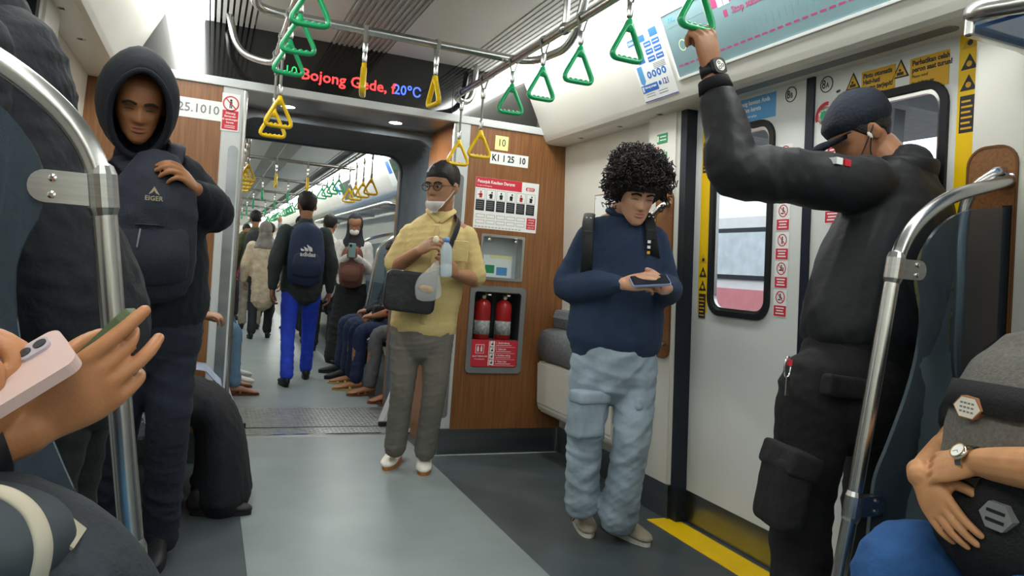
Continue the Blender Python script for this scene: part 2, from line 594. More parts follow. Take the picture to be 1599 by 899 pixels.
# door-pocket posts
for s in (-1, 1):
    a, b = sorted((s * 0.592, s * (0.693 if s < 0 else 0.675)))
    p = obj('post_panel', box(B(), a, b, EW - 0.004, EW + 0.13, 0.157, 1.978, bevel=0.006), M_post, ewl)
    obj('edge_tube', tube(B(), [(s * 0.585, EW + 0.01, 0.02), (s * 0.585, EW + 0.01, 1.97)], 0.014, 12), M_rail, ewl)
    # rounded finger recess let into the post
    rc = B()
    Mr = endM(s * 0.628, 0.95, EW - 0.0045)
    prism(rc, rrect(0.05, 1.45, 0.024, 6), 0.0, 0.0015, Mr)
    obj('finger_recess', rc, M_plastic_g if s > 0 else M_base, p)

# dark glossy display panel over the gangway, with the LED line
dp = thing('led_display', 'dark glossy display panel over the gangway with red scrolling station name', 'display', (0, EW, 2.02))
obj('screen_panel', box(B(), -1.12, 1.10, -0.004, 0.02, 0.0, 0.30), M_black, dp)
for s in (-1, 1):
    obj('panel_joint', box(B(), s * 0.55 - 0.0015, s * 0.55 + 0.0015, -0.006, 0.0, 0.0, 0.28), M_rubber, dp)
M_ledred = emission('led_red', (1.0, 0.05, 0.05), 2.2)
M_ledblue = emission('led_blue', (0.06, 0.12, 1.0), 2.6)
M_ledgreen = emission('led_green', (0.05, 0.9, 0.2), 1.0)
Mt = Matrix(((1, 0, 0, 0), (0, 0, -1, -0.006), (0, 1, 0, 0), (0, 0, 0, 1)))
lettering('led_text', 'Bojong Gede, f', 0.083, Mt @ Matrix.Translation((-0.312, 0.085, 0)), M_ledred, dp, bold=0.0012, sx=1.03)
lettering('led_temperature', '20℃', 0.078, Mt @ Matrix.Translation((0.198, 0.085, 0)), M_ledblue, dp, bold=0.0008, sx=0.95)
lettering('led_time', '10', 0.08, Mt @ Matrix.Translation((-0.402, 0.088, 0)), M_ledgreen, dp, sx=0.9)

# ---- gangway: vestibule, bellows, tread plates
for s in (-1, 1):
    a, b = sorted((s * 0.584, s * 0.599))
    struct('wall_vestibule_%s' % SIDE[s], box(B(), a, b, EW + 0.03, 4.66, 0, 1.985), M_wood)
    a, b = sorted((s * 0.61, s * 0.64)); v = box(B(), a, b, 5.55, NY0 - 0.065, 0, 1.97)
    struct('wall_vestibule_far_%s' % SIDE[s], v, M_wood)
ve = struct('ceiling_vestibule', box(B(), -0.62, 0.62, EW + 0.03, 4.66, 1.976, 1.99), M_steel)
struct('ceiling_vestibule_far', box(B(), -0.62, 0.62, 5.5, NY0, 1.976, 1.99), M_steel)
for x in (-0.344, 0.283):
    d = thing('downlight', 'small round recessed downlight in the gangway ceiling', 'light', (x, 4.385, 1.974), group='gangway downlights')
    obj('trim_ring', ring_prism(B(), circle(0.043), circle(0.036), -0.004, 0.002), M_chrome, d)
    obj('lens', prism(B(), circle(0.036), -0.002, 0.001), M_down, d)
# bellows: corrugated arch
be = B()
arch_n = 9
def arch(w, h, r):
    pts = [(-w, 0.0), (-w, h - r)]
    for k in range(1, arch_n):
        a = math.pi - k * math.pi / 2 / arch_n
        pts.append((-w + r + r * math.cos(a), h - r + r * math.sin(a)))
    pts += [(-w + r, h), (w - r, h)]
    for k in range(1, arch_n):
        a = math.pi / 2 - k * math.pi / 2 / arch_n
        pts.append((w - r + r * math.cos(a), h - r + r * math.sin(a)))
    pts += [(w, h - r), (w, 0.0)]
    return pts
rows = []
N = 15
for i in range(N + 1):
    y = 4.64 + (5.52 - 4.64) * i / N
    k = 0.028 if i % 2 else 0.0
    rows.append([be.verts.new((x, y, z)) for x, z in arch(GANG + 0.005 + k, 1.935 + k * 0.6, 0.12)])
for a, b in zip(rows[:-1], rows[1:]):
    for k in range(len(a) - 1):
        be.faces.new((a[k], a[k + 1], b[k + 1], b[k]))
bel = struct('wall_gangway_bellows', be, M_bellows)
for y in (4.62, 5.50):
    fr = B()
    outer = [(-0.66, 0.0), (-0.66, 2.0)] + [(-0.66, 2.05)] * 0
    inn = arch(GANG, 1.93, 0.12)
    n_ = len(inn)
    out = []
    for k, (x, z) in enumerate(inn):
        ox = max(-0.66, min(0.66, x * 1.3)); oz = z
        if z > 1.7: ox, oz = (max(-0.66, min(0.66, x * 1.27)), 2.0)
        out.append((ox, oz))
    L = []
    for pts, yy in ((inn, y), (out, y), (inn, y + 0.04), (out, y + 0.04)):
        L.append([fr.verts.new((p[0], yy, p[1])) for p in pts])
    for k in range(n_ - 1):
        fr.faces.new((L[0][k], L[0][k + 1], L[1][k + 1], L[1][k]))
        fr.faces.new((L[2][k], L[3][k], L[3][k + 1], L[2][k + 1]))
        fr.faces.new((L[0][k], L[2][k], L[2][k + 1], L[0][k + 1]))
    obj('bellows_frame', fr, M_bellows, bel)
tp = struct('floor_gangway', box(B(), -0.60, 0.60, 4.69, 5.56, -0.05, 0.002), M_tread)
obj('threshold_bar', box(B(), -0.60, 0.60, 4.675, 4.70, -0.01, 0.008, bevel=0.002), M_chrome, tp)
obj('plate_gap', box(B(), -0.50, 0.52, 4.895, 4.91, 0.0, 0.004), M_rubber, tp)
dia = B()
random.seed(3)
for i in range(34):
    for j in range(22):
        x = -0.46 + i * 0.028; y = 4.93 + j * 0.028
        if (i + j) % 2:
            box(dia, x - 0.010, x + 0.010, y - 0.0025, y + 0.0025, 0.002, 0.0045)
        else:
            box(dia, x - 0.0025, x + 0.0025, y - 0.010, y + 0.010, 0.002, 0.0045)
o = obj('tread_ridges', dia, M_tread, tp); o['kind'] = 'stuff'
dia = B()
for i in range(38):
    for j in range(6):
        x = -0.52 + i * 0.028; y = 4.72 + j * 0.028
        a, b = ((0.010, 0.0025) if (i + j) % 2 else (0.0025, 0.010))
        box(dia, x - a, x + a, y - b, y + b, 0.002, 0.0045)
o = obj('tread_ridges', dia, M_tread, tp); o['kind'] = 'stuff'
for s in (-1, 1):
    fp = B()
    prism(fp, [(s * 0.455, 0.0), (s * 0.60, 0.0), (s * 0.60, 0.33), (s * 0.57, 0.33)], 4.93, 5.06, XZY)
    bmesh.ops.recalc_face_normals(fp, faces=fp.faces[:])
    o = obj('gangway_fairing', fp, M_post, tp)
    obj('rubber_foot', box(B(), min(s * 0.43, s * 0.53), max(s * 0.43, s * 0.53), 4.90, 4.93, 0.003, 0.03), M_rubber, tp)

# ---- next carriage shell
fl2 = struct('floor_next', box(B(), -1.5, 1.5, 5.56, NY1, -0.06, -0.002), M_floor_d)
o = obj('centre_strip', box(B(), -0.56, 0.58, 5.56, NY1, -0.01, 0.0), M_floor_l, fl2)
for side in (1, -1):
    w2 = struct('wall_next_%s' % SIDE[side], slab(B(), side, 0, 0.1, NY0, NY1, 0, 2.36), M_wall)
ceiling_set('_next', NY0, NY1, detail=False)
for s in (-1, 1):
    a, b = sorted((s * 0.62, s * 1.46))
    struct('wall_next_end_%s' % SIDE[s], box(B(), a, b, NY0 - 0.06, NY0, 0, 2.36), M_wood)
struct('wall_next_lintel', box(B(), -0.62, 0.62, NY0 - 0.06, NY0, 1.976, 2.36), M_wood)
struct('wall_far_end', box(B(), -1.5, 1.5, NY1, NY1 + 0.1, 0, 2.4), M_wall)
# ================================================================== FIXTURES
def mthing(name, label, cat, M, group=None):
    o = thing(name, label, cat, group=group)
    o.matrix_basis = M
    return o

RAIL_Z = 2.05
RX = 0.473

# ---- grab rails
def rail(name, label, segs, group=None, clips=()):
    t = thing(name, label, 'rail', group=group)
    for nm, pts, r in segs:
        obj(nm, tube(B(), fillet(pts, 0.12, 8), r, 14), M_rail, t, smooth=True)
    for c in clips:
        bm = tube(B(), [(c[0], c[1], RAIL_Z + 0.005), (c[0], c[1], CEIL)], 0.013, 10)
        lathe(bm, [(0.03, -0.012), (0.03, 0.0)], (c[0], c[1], CEIL - 0.001), 16)
        ellipsoid(bm, (c[0], c[1], RAIL_Z), (0.024, 0.03, 0.024))
        obj('ceiling_bracket', bm, M_rail, t, smooth=True)
    return t
rail('overhead_rail', 'long overhead grab rail beside the door-screen cornice', [
    ('pipe', [(RX, -2.0, RAIL_Z), (RX, 3.86, RAIL_Z), (RX + 0.16, 4.02, RAIL_Z + 0.02), (RX + 0.18, 4.03, CEIL)], 0.0165)],
    clips=[(RX, 2.50), (RX, 0.6), (RX, -1.2)])
rail('overhead_rail', 'long overhead grab rail ending at a bent pipe above the hooded man', [
    ('pipe', [(-RX, -2.0, RAIL_Z), (-RX, 3.80, RAIL_Z), (-RX - 0.17, 3.92, RAIL_Z + 0.06), (-RX - 0.215, 3.95, CEIL)], 0.0165)],
    clips=[(-RX, 2.55), (-RX, 0.6), (-RX, -1.2)])
rail('cross_rail', 'crosswise overhead rail carrying two yellow straps before the display panel', [
    ('pipe', [(-0.62, 2.62, CEIL), (-0.62, 2.72, RAIL_Z + 0.02), (-0.60, 3.10, RAIL_Z + 0.036), (0.60, 3.10, RAIL_Z + 0.036), (0.62, 2.72, RAIL_Z + 0.02), (0.62, 2.62, CEIL)], 0.018)])

# ---- hanging straps: loop over the rail, sleeve, triangular handle (built once per colour)
def handle_mesh(w=0.128, h=0.125):
    bm = B()
    # rounded triangle path in local x,z ; apex at top
    A = Vector((0, 0, 0)); L = Vector((-w / 2, 0, -h)); R = Vector((w / 2, 0, -h))
    def arc(p, a, b, r, n=5):
        u = (a - p).normalized() * r; v = (b - p).normalized() * r
        return [(1 - t) ** 2 * (p + u) + 2 * t * (1 - t) * p + t * t * (p + v) for t in [k / n for k in range(n + 1)]]
    path = arc(A, R, L, 0.03)[::-1]
    path = arc(A, L, R, 0.032)[::-1] + []
    loop = arc(A, R, L, 0.034) + arc(L, A, R, 0.034) + arc(R, L, A, 0.034)
    # flattened section: wide in y
    n = len(loop); seg = 8; rings = []
    for i in range(n):
        p = loop[i]
        t = (loop[(i + 1) % n] - loop[i - 1]).normalized()
        side = Vector((0, 1, 0)); nv = t.cross(side).normalized()
        ring = []
        for k in range(seg):
            a = 2 * math.pi * k / seg
            ring.append(bm.verts.new(p + side * 0.0125 * math.cos(a) + nv * 0.0085 * math.sin(a)))
        rings.append(ring)
    for i in range(n):
        a = rings[i]; b = rings[(i + 1) % n]
        for k in range(seg):
            bm.faces.new((a[k], a[(k + 1) % seg], b[(k + 1) % seg], b[k]))
    # solid wedge under the apex and finger bumps on the grip
    prism(bm, [(-0.022, -0.034), (0.022, -0.034), (0.006, 0.004), (-0.006, 0.004)], -0.010, 0.010, Matrix(((1, 0, 0, 0), (0, 0, 1, 0), (0, 1, 0, 0), (0, 0, 0, 1))))
    for k in range(4):
        ellipsoid(bm, (-0.03 + k * 0.02, 0, -h + 0.006), (0.009, 0.011, 0.007), seg=8, rings=6)
    bmesh.ops.recalc_face_normals(bm, faces=bm.faces[:])
    return bm

def make_strap(label, colour, length, group):
    """local origin on the rail axis; rail along local y; handle plane across the rail"""
    t = thing('hanging_strap', label, 'strap', group=group)
    lp = B()
    r = 0.021
    path = [Vector((r * math.sin(a), 0, r * math.cos(a))) for a in [math.radians(d) for d in range(-130, 131, 20)]]
    path = [Vector((-0.004, 0, -0.06))] + path + [Vector((0.004, 0, -0.06))]
    tube(lp, path, [(0.009, 0.0022)] * len(path), 8, ref=Vector((0, 1, 0)))
    obj('webbing_loop', lp, M_strap, t, smooth=True)
    zs = -0.055
    obj('sleeve', tube(B(), [(0, 0, zs), (0, 0, zs - 0.035)], (0.011), 10), M_rail, t, smooth=True)
    zh = -(length)
    if length > 0.13:
        obj('cord', tube(B(), [(0, 0, zs - 0.03), (0, 0, zh + 0.03)], 0.006, 8), M_strap, t, smooth=True)
        obj('sleeve', tube(B(), [(0, 0, zh + 0.045), (0, 0, zh + 0.012)], 0.010, 10), M_rail, t, smooth=True)
    h = handle_mesh()
    bmesh.ops.transform(h, matrix=Matrix.Translation((0, 0, zh)), verts=h.verts)
    obj('handle', h, colour, t, smooth=True)
    return t

proto = {}
def strap(key, colour, length, loc, rotz, label, group, swing=0.0):
    if key not in proto:
        proto[key] = make_strap(label, colour, length, group)
        t = proto[key]
    else:
        t = copy_tree(proto[key])
        t['label'] = label; t['group'] = group
    t.location = loc
    t.rotation_euler = (0, swing, rotz)
    return t

ORD = ('first', 'second', 'third', 'fourth')
for k, y in enumerate((3.00, 2.68, 2.36, 2.03)):
    strap('gs', M_green, 0.105, (RX, y, RAIL_Z), random.uniform(-0.15, 0.15), 'green hanging strap on the door-screen rail, %s from the yellow straps' % ORD[k], 'green straps by the door screen', 0.0)
strap('gs', M_green, 0.105, (RX, 1.67, RAIL_Z), 0.05, 'green hanging strap gripped by the man in the black jacket', 'green straps by the door screen', 0.0)
strap('gs', M_green, 0.105, (RX, 1.03, RAIL_Z), 0.1, 'green hanging strap beside the luggage rack end', 'green straps by the door screen')
for k, y in enumerate((2.96, 2.63, 2.30, 1.80)):
    strap('gs', M_green, 0.115, (-RX, y, RAIL_Z), random.uniform(-0.1, 0.1), 'green hanging strap on the hooded man\'s side, %s from the yellow straps' % ORD[k], 'green straps on the hooded man\'s side')
for k, y in enumerate((3.37, 3.70)):
    strap('yl', M_yel, 0.255, (RX, y, RAIL_Z), random.uniform(-0.1, 0.1), 'yellow long hanging strap above the man in the yellow shirt, %s' % ('next to the green straps', 'nearer the end wall')[k], 'yellow straps above the man in the yellow shirt')
for k, y in enumerate((3.29, 3.59)):
    strap('yl', M_yel, 0.27, (-RX, y, RAIL_Z), random.uniform(-0.1, 0.1), 'yellow long hanging strap on the hooded man\'s side, %s' % ('next to the green straps', 'nearer the end wall')[k], 'yellow straps by the hooded man')
strap('ys', M_yel, 0.14, (-0.160, 3.10, RAIL_Z + 0.036), math.pi / 2 - 0.22, 'yellow strap seen edge-on in front of the station name', 'yellow straps on the cross rail')
strap('ys', M_yel, 0.14, (0.150, 3.10, RAIL_Z + 0.036), math.pi / 2 + 0.15, 'yellow strap seen partly open beside the temperature reading', 'yellow straps on the cross rail')

# ---- next carriage: rails and straps
for s in (-1, 1):
    t = thing('overhead_rail', 'distant overhead rail beyond the gangway %s' % ('on the screen side' if s == 1 else 'on the hooded man\'s side'), 'rail')
    obj('pipe', tube(B(), [(s * RX, NY0 + 0.1, CEIL), (s * RX, NY0 + 0.16, RAIL_Z), (s * RX, NY1 - 1, RAIL_Z)], 0.0165, 10), M_rail, t, smooth=True)
for k in range(7):
    y = 7.5 + k * 1.95
    t = thing('cross_rail', 'crosswise overhead rail in the carriage beyond the gangway', 'rail', group='far cross rails')
    obj('pipe', tube(B(), [(-0.6, y, RAIL_Z), (0.6, y, RAIL_Z)], 0.018, 10), M_rail, t, smooth=True)
    for x in (-0.15, 0.15):
        strap('ys' if k == 0 else 'gx', M_yel if k == 0 else M_green, 0.14, (x, y, RAIL_Z), math.pi / 2,
              ('yellow' if k == 0 else 'green') + ' strap on a far cross rail beyond the gangway', 'far %s cross-rail straps' % ('yellow' if k == 0 else 'green'))
for s in (-1, 1):
    for k in range(4):
        strap('yl', M_yel, 0.255, (s * RX, 5.95 + k * 0.34, RAIL_Z), random.uniform(-0.2, 0.2), 'yellow strap hanging just beyond the gangway %s' % ('under the far screen' if s == 1 else 'by the left post'), 'yellow straps beyond the gangway')
    for k in range(26):
        strap('gs', M_green, 0.105, (s * RX, 7.6 + k * 0.40 + (0.5 if k % 6 > 3 else 0), RAIL_Z), random.uniform(-0.2, 0.2), 'green strap in the far row beyond the gangway', 'green straps beyond the gangway')

# ---- draught screens at the seat ends (bent pole, clamps, glass)
def screen(side, label):
    t = thing('seat_end_screen', label, 'partition', (0, 1.32, 0))
    s = side
    pts = [(s * 1.335, 0, 1.482), (s * 1.03, 0, 1.395), (s * 0.885, 0, 1.275), (s * 0.80, 0, 0.60), (s * 0.765, 0, 0.36), (s * 0.86, 0, 0.31), (s * 1.36, 0, 0.31)]
    obj('pole', tube(B(), fillet(pts, 0.14, 8), 0.0185, 16), M_rail, t, smooth=True)
    obj('wall_flange', tube(B(), [(s * 1.30, 0, 1.472), (s * 1.336, 0, 1.482)], 0.027, 16), M_rail, t, smooth=True)
    # glass pane with a scalloped outline
    out = [(1.34, 1.40), (1.14, 1.375), (1.03, 1.325), (0.965, 1.245), (0.955, 1.17), (0.985, 1.07), (0.965, 0.92), (0.905, 0.76), (0.87, 0.68), (0.862, 0.60), (0.862, 0.40), (0.90, 0.36), (1.36, 0.36)]
    sm = [(p.x, p.y) for p in catmull([(x, z, 0) for x, z in out], 4)]
    pts2 = [(s * x, z) for x, z in sm]
    g = prism(B(), pts2, -0.005, 0.005, XZY)
    bmesh.ops.recalc_face_normals(g, faces=g.faces[:])
    obj('glass_pane', g, M_tint, t)
    for zc, tag_ in ((1.20, 'a'), (0.60, 'b')):
        xp = 0.80 + (0.885 - 0.80) * (zc - 0.60) / (1.275 - 0.60)
        cl = B()
        tube(cl, [(s * (xp - 0.003), 0, zc - 0.026), (s * (xp + 0.003), 0, zc + 0.026)], 0.0225, 16)
        Mx = Matrix(((s, 0, 0, s * (xp + 0.045)), (0, 0, -1, -0.006), (0, 1, 0, zc), (0, 0, 0, 1)))
        prism(cl, rrect(0.11, 0.05, 0.024, 5), -0.016, 0.006, Mx)
        c = obj('clamp', cl, M_steel, t, smooth=False)
        for dz in (-0.013, 0.013):
            obj('screw', lathe(B(), [(0.006, 0), (0.006, 0.003), (0.003, 0.004)], (0, 0, 0), 12, Mx @ Matrix.Translation((0.022, dz, 0.006))), M_chrome, c)
    obj('wall_channel', slab(B(), s, -0.06, -0.03, -0.012, 0.012, 0.36, 1.40), M_rubber, t)
    return t
screen(1, 'glass seat-end screen with bent steel pole in front of the black-jacketed man')
screen(-1, 'glass seat-end screen with bent steel pole beside the hands holding phones')

# ---- wood-backed grab handles in the pillars
for side in (1, -1):
    for k, yc in enumerate((2.945, 1.37)):
        M = wallR(side, yc, 1.165, -0.0505)
        w = 'beside the curly-haired man' if (side == 1 and k == 0) else ('behind the black-jacketed man' if side == 1 else ('by the hooded man' if k == 0 else 'by the phone holder'))
        t = mthing('grab_handle', 'curved steel grab handle on a wood recess ' + w, 'handle', M)
        obj('wood_recess', prism(B(), rrect(0.135, 0.80, 0.05, 6), -0.001, 0.004), M_wood, t)
        obj('recess_rim', ring_prism(B(), rrect(0.145, 0.81, 0.055, 6), rrect(0.133, 0.798, 0.05, 6), 0.0, 0.006), mat('recess_edge', '#6e4520', 0.4), t)
        pts = [(0.03, 0.33, 0.0), (0.025, 0.32, 0.035), (-0.03, 0.24, 0.062), (-0.035, 0.0, 0.065), (-0.03, -0.24, 0.062), (0.025, -0.32, 0.035), (0.03, -0.33, 0.0)]
        obj('bar', tube(B(), catmull(pts, 5), 0.0155, 12), M_rail, t, smooth=True)

# ---- luggage rack above the right seat
t = thing('luggage_rack', 'luggage rack end with rounded steel frame and blue glass shelf', 'rack', (0, 0, 0))
fr = [(1.33, 1.275, 1.80), (1.00, 1.265, 1.845), (0.955, 1.21, 1.83), (0.955, 1.0, 1.80), (0.955, -1.5, 1.80)]
obj('front_frame', tube(B(), fillet(fr, 0.07, 8), [(0.024)] * len(fillet(fr, 0.07, 8)), 14), M_rail, t, smooth=True)
obj('glass_shelf', box(B(), 0.98, 1.31, -1.5, 1.24, 1.795, 1.805), mat('rack_glass', '#4f7fb0', 0.1, trans=0.6, var=0.0), t)
obj('bracket', box(B(), 0.97, 1.33, 1.235, 1.26, 1.78, 1.83, bevel=0.006), M_rail, t)
# ================================================================== SIGNS, CABINETS
def panel_part(name, parent, w, h, m, x=0, y=0, z0=0.0, z1=0.0012, r=0.0):
    bm = B()
    if r > 0: prism(bm, rrect(w, h, r, 4, x, y), z0, z1)
    else: box(bm, x - w / 2, x + w / 2, y - h / 2, y + h / 2, z0, z1)
    return obj(name, bm, m, parent)
def text_part(name, parent, s, size, x, y, m, bold=0.0, align='LEFT', z=0.0016, sx=1.0):
    return lettering(name, s, size, Matrix.Translation((x, y, z)), m, parent, bold, align, sx)
def prohibit(parent, x, y, r, z=0.0012, pose=0):
    obj('prohibition_ring', ring_prism(B(), circle(r, 24, x, y), circle(r * 0.83, 24, x, y), z, z + 0.0006), M_red, parent)
    f = B()
    ellipsoid(f, (x, y + r * 0.42, z + 0.0003), (r * 0.16, r * 0.16, 0.0004), seg=10, rings=6)
    box(f, x - r * 0.16, x + r * 0.16, y - r * 0.15, y + r * 0.25, z, z + 0.0005)
    if pose % 3 == 0:
        box(f, x - r * 0.16, x - r * 0.03, y - r * 0.6, y - r * 0.1, z, z + 0.0005)
        box(f, x + r * 0.03, x + r * 0.16, y - r * 0.6, y - r * 0.1, z, z + 0.0005)
    elif pose % 3 == 1:
        box(f, x - r * 0.5, x + r * 0.5, y - r * 0.35, y - r * 0.15, z, z + 0.0005)
        box(f, x + r * 0.3, x + r * 0.5, y - r * 0.15, y + r * 0.2, z, z + 0.0005)
    else:
        box(f, x - r * 0.5, x + r * 0.1, y - r * 0.5, y - r * 0.3, z, z + 0.0005)
        box(f, x - r * 0.05, x + r * 0.45, y - r * 0.2, y - r * 0.05, z, z + 0.0005)
    obj('pictogram', f, M_ink, parent)
    a = math.radians(-45)
    Mr = Matrix.Translation((x, y, 0)) @ Matrix.Rotation(a, 4, 'Z')
    obj('prohibition_bar', box(B(), -r * 0.85, r * 0.85, -r * 0.07, r * 0.07, z + 0.0006, z + 0.0010, Mr), M_red, parent)

# car number plates and stickers on the end wall
t = mthing('number_plate', 'white number plate reading 25.1010 on the wood panel behind the hooded man', 'sign', endM(-0.855, 1.842, EW - 0.001))
panel_part('plate', t, 0.32, 0.10, M_paper)
text_part('lettering', t, '25.1010', 0.062, 0.15, 0.0, M_grey, 0.0006, 'RIGHT')
text_part('lettering', t, 'K1', 0.062, -0.152, 0.0, M_grey, 0.0006)
text_part('lettering', t, '1', 0.062, -0.085, 0.0, M_grey, 0.0006)
t = mthing('prohibition_sticker', 'red and white no-leaning sticker on the post beside the 25.1010 plate', 'sticker', endM(-0.652, 1.845, EW - 0.0055))
panel_part('backing', t, 0.088, 0.195, M_paper)
prohibit(t, 0, 0.045, 0.04)
panel_part('red_block', t, 0.078, 0.10, M_red, 0, -0.04, 0.0012, 0.0018)
for q, s in enumerate(('Dilarang', 'Bersandar', 'di sambungan', 'kereta')):
    text_part('line', t, s, 0.014, 0, -0.005 - q * 0.016, M_paper, 0.0003, 'CENTER', z=0.002)
for q in range(2):
    panel_part('small_line', t, 0.05, 0.003, M_paper, 0, -0.07 - q * 0.009, 0.0018, 0.0022)
t = mthing('number_sticker', 'pale yellow square sticker reading 10 on the wood panel', 'sticker', endM(0.878, 1.893))
panel_part('backing', t, 0.085, 0.085, M_lemon)
text_part('lettering', t, '10', 0.062, 0, 0, M_ink, 0.0002, 'CENTER', sx=0.85)
t = mthing('number_plate', 'white plate reading K1 1 25 10 above the emergency poster', 'sign', endM(0.935, 1.800))
panel_part('plate', t, 0.25, 0.072, M_paper)
for w_, x_ in (('K1', -0.088), ('1', -0.036), ('25', 0.010), ('10', 0.084)):
    text_part('lettering', t, w_, 0.055, x_, 0, M_ink, 0.0014, 'CENTER', sx=0.84)

# emergency poster
t = mthing('emergency_poster', 'white and red emergency instruction poster above the recessed box', 'poster', endM(0.938, 1.523))
panel_part('sheet', t, 0.415, 0.305, M_paper)
panel_part('heading_band', t, 0.30, 0.062, M_red, -0.057, 0.121, 0.0012, 0.0018)
text_part('heading', t, 'Petunjuk Keadaan Darurat', 0.026, -0.197, 0.128, M_paper, 0.0006, z=0.002, sx=0.87)
text_part('subheading', t, 'In case of emergency', 0.011, -0.197, 0.104, M_paper, 0.0, z=0.002)
panel_part('badge', t, 0.06, 0.022, M_red, 0.15, 0.112, 0.0012, 0.0018, r=0.01)
text_part('badge_number', t, '@121', 0.018, 0.15, 0.112, M_paper, 0.0004, 'CENTER', z=0.002)
for k in range(6):
    x = -0.172 + k * 0.066
    panel_part('picture_frame', t, 0.058, 0.06, M_grey, x, 0.052, 0.0012, 0.0015)
    panel_part('picture', t, 0.054, 0.056, M_paper, x, 0.052, 0.0015, 0.0018)
    f = B()
    ellipsoid(f, (x + (k % 2) * 0.006, 0.066, 0.0018), (0.006, 0.006, 0.0004), seg=8, rings=5)
    box(f, x - 0.008, x + 0.010, 0.03, 0.058, 0.0017, 0.0021)
    box(f, x - 0.018 + 0.003 * k, x + 0.012, 0.046, 0.052, 0.0017, 0.0021)
    obj('pictogram', f, M_ink if k not in (0, 4) else M_red, t)
    panel_part('caption', t, 0.056, 0.065, M_ink, x, -0.014, 0.0012, 0.0018)
    for q in range(4):
        panel_part('caption_line', t, 0.044 - 0.006 * (q % 2), 0.003, M_grey, x - 0.002, 0.006 - q * 0.012, 0.0018, 0.0021)
for r_ in range(2):
    for k in range(5):
        panel_part('carriage_diagram', t, 0.056, 0.022, M_grey, -0.165 + k * 0.066, -0.078 - r_ * 0.034, 0.0012, 0.0015)
        panel_part('carriage_diagram_fill', t, 0.052, 0.018, M_paper, -0.165 + k * 0.066, -0.078 - r_ * 0.034, 0.0015, 0.0018)
panel_part('red_note', t, 0.06, 0.07, M_red, 0.17, -0.098, 0.0018, 0.0022)
for q in range(4):
    text_part('note_line', t, ('Hubungi', 'petugas', 'keamanan', '(021)121')[q], 0.012, 0.17, -0.074 - q * 0.016, M_paper, 0.0, 'CENTER', z=0.0024)
for q in range(14):
    panel_part('footer_mark', t, 0.014, 0.004, M_grey, -0.19 + q * 0.022, -0.142, 0.0012, 0.0015)

# recessed box with documents
t = mthing('recessed_box', 'steel recessed wall box with clear front holding papers', 'box', endM((RX0 + RX1) / 2, (RZ0 + RZ1) / 2, EW))
w_, h_ = RX1 - RX0, RZ1 - RZ0
bm = B()
ring_prism(bm, rrect(w_ + 0.012, h_ + 0.012, 0.008, 3), rrect(w_ - 0.02, h_ - 0.02, 0.008, 3), -0.003, 0.006)
obj('frame', bm, M_steel, t)
bm = B()
box(bm, -w_ / 2, w_ / 2, -h_ / 2, h_ / 2, -0.10, -0.095)
for a, b, c, d in ((-w_ / 2, -w_ / 2 + 0.004, -h_ / 2, h_ / 2), (w_ / 2 - 0.004, w_ / 2, -h_ / 2, h_ / 2), (-w_ / 2, w_ / 2, -h_ / 2, -h_ / 2 + 0.004), (-w_ / 2, w_ / 2, h_ / 2 - 0.004, h_ / 2)):
    box(bm, a, b, c, d, -0.10, 0.0)
obj('box_shell', bm, M_post, t)
for x in (-0.09, 0.085):
    obj('catch', lathe(B(), [(0.009, 0), (0.009, 0.008), (0.005, 0.01)], (x, h_ / 2 - 0.028, 0.0), 12), M_chrome, t)
    obj('hinge', box(B(), x - 0.012, x + 0.012, h_ / 2 - 0.012, h_ / 2 - 0.004, 0.004, 0.009), M_chrome, t)
obj('clear_front', box(B(), -w_ / 2 + 0.01, w_ / 2 - 0.01, -h_ / 2 + 0.01, h_ / 2 - 0.01, 0.0, 0.002), M_glass, t)
t = mthing('document_packet', 'plastic packet with yellow label standing in the recessed wall box', 'packet', endM(0.93, 1.10, EW + 0.06))
panel_part('papers', t, 0.19, 0.135, M_paper, 0, 0.05, -0.012, 0.002)
panel_part('yellow_band', t, 0.14, 0.018, M_lemon, 0.02, 0.108, 0.002, 0.004)
panel_part('photo_sheet', t, 0.07, 0.05, M_lblue, 0.03, 0.02, 0.002, 0.0035)
panel_part('card', t, 0.06, 0.05, M_gprint, -0.05, 0.03, 0.002, 0.0032)

# extinguisher cabinet
cw, chh = CX1 - CX0 + 0.05, CZ1 - CZ0 + 0.09
t = mthing('extinguisher_cabinet', 'grey framed cabinet with window and red instruction label', 'cabinet', endM((CX0 + CX1) / 2, (CZ0 + CZ1) / 2, EW))
bm = B()
ring_prism(bm, rrect(0.365, 0.53, 0.03, 5), rrect(0.305, 0.46, 0.02, 5), -0.002, 0.012)
obj('frame', bm, M_plastic_g, t)
bm = B()
wi, hi = 0.318, 0.453
box(bm, -wi / 2, wi / 2, -hi / 2, hi / 2, -0.122, -0.118)
for a, b, c, d in ((-wi / 2, -wi / 2 + 0.003, -hi / 2, hi / 2), (wi / 2 - 0.003, wi / 2, -hi / 2, hi / 2), (-wi / 2, wi / 2, -hi / 2, -hi / 2 + 0.003), (-wi / 2, wi / 2, hi / 2 - 0.003, hi / 2)):
    box(bm, a, b, c, d, -0.12, 0.0)
obj('cabinet_shell', bm, mat('cabinet_inside', '#3b4043', 0.5), t)
obj('lower_door', box(B(), -0.15, 0.15, -0.225, -0.062, 0.0, 0.006), M_red, t)
obj('window', box(B(), -0.15, 0.15, -0.062, 0.225, 0.002, 0.005), M_glass, t)
panel_part('label_divider', t, 0.004, 0.15, M_paper, -0.035, -0.145, 0.006, 0.007)
panel_part('icon_box', t, 0.055, 0.055, M_paper, -0.095, -0.118, 0.006, 0.007)
panel_part('icon_field', t, 0.049, 0.049, M_red, -0.095, -0.118, 0.007, 0.0075)
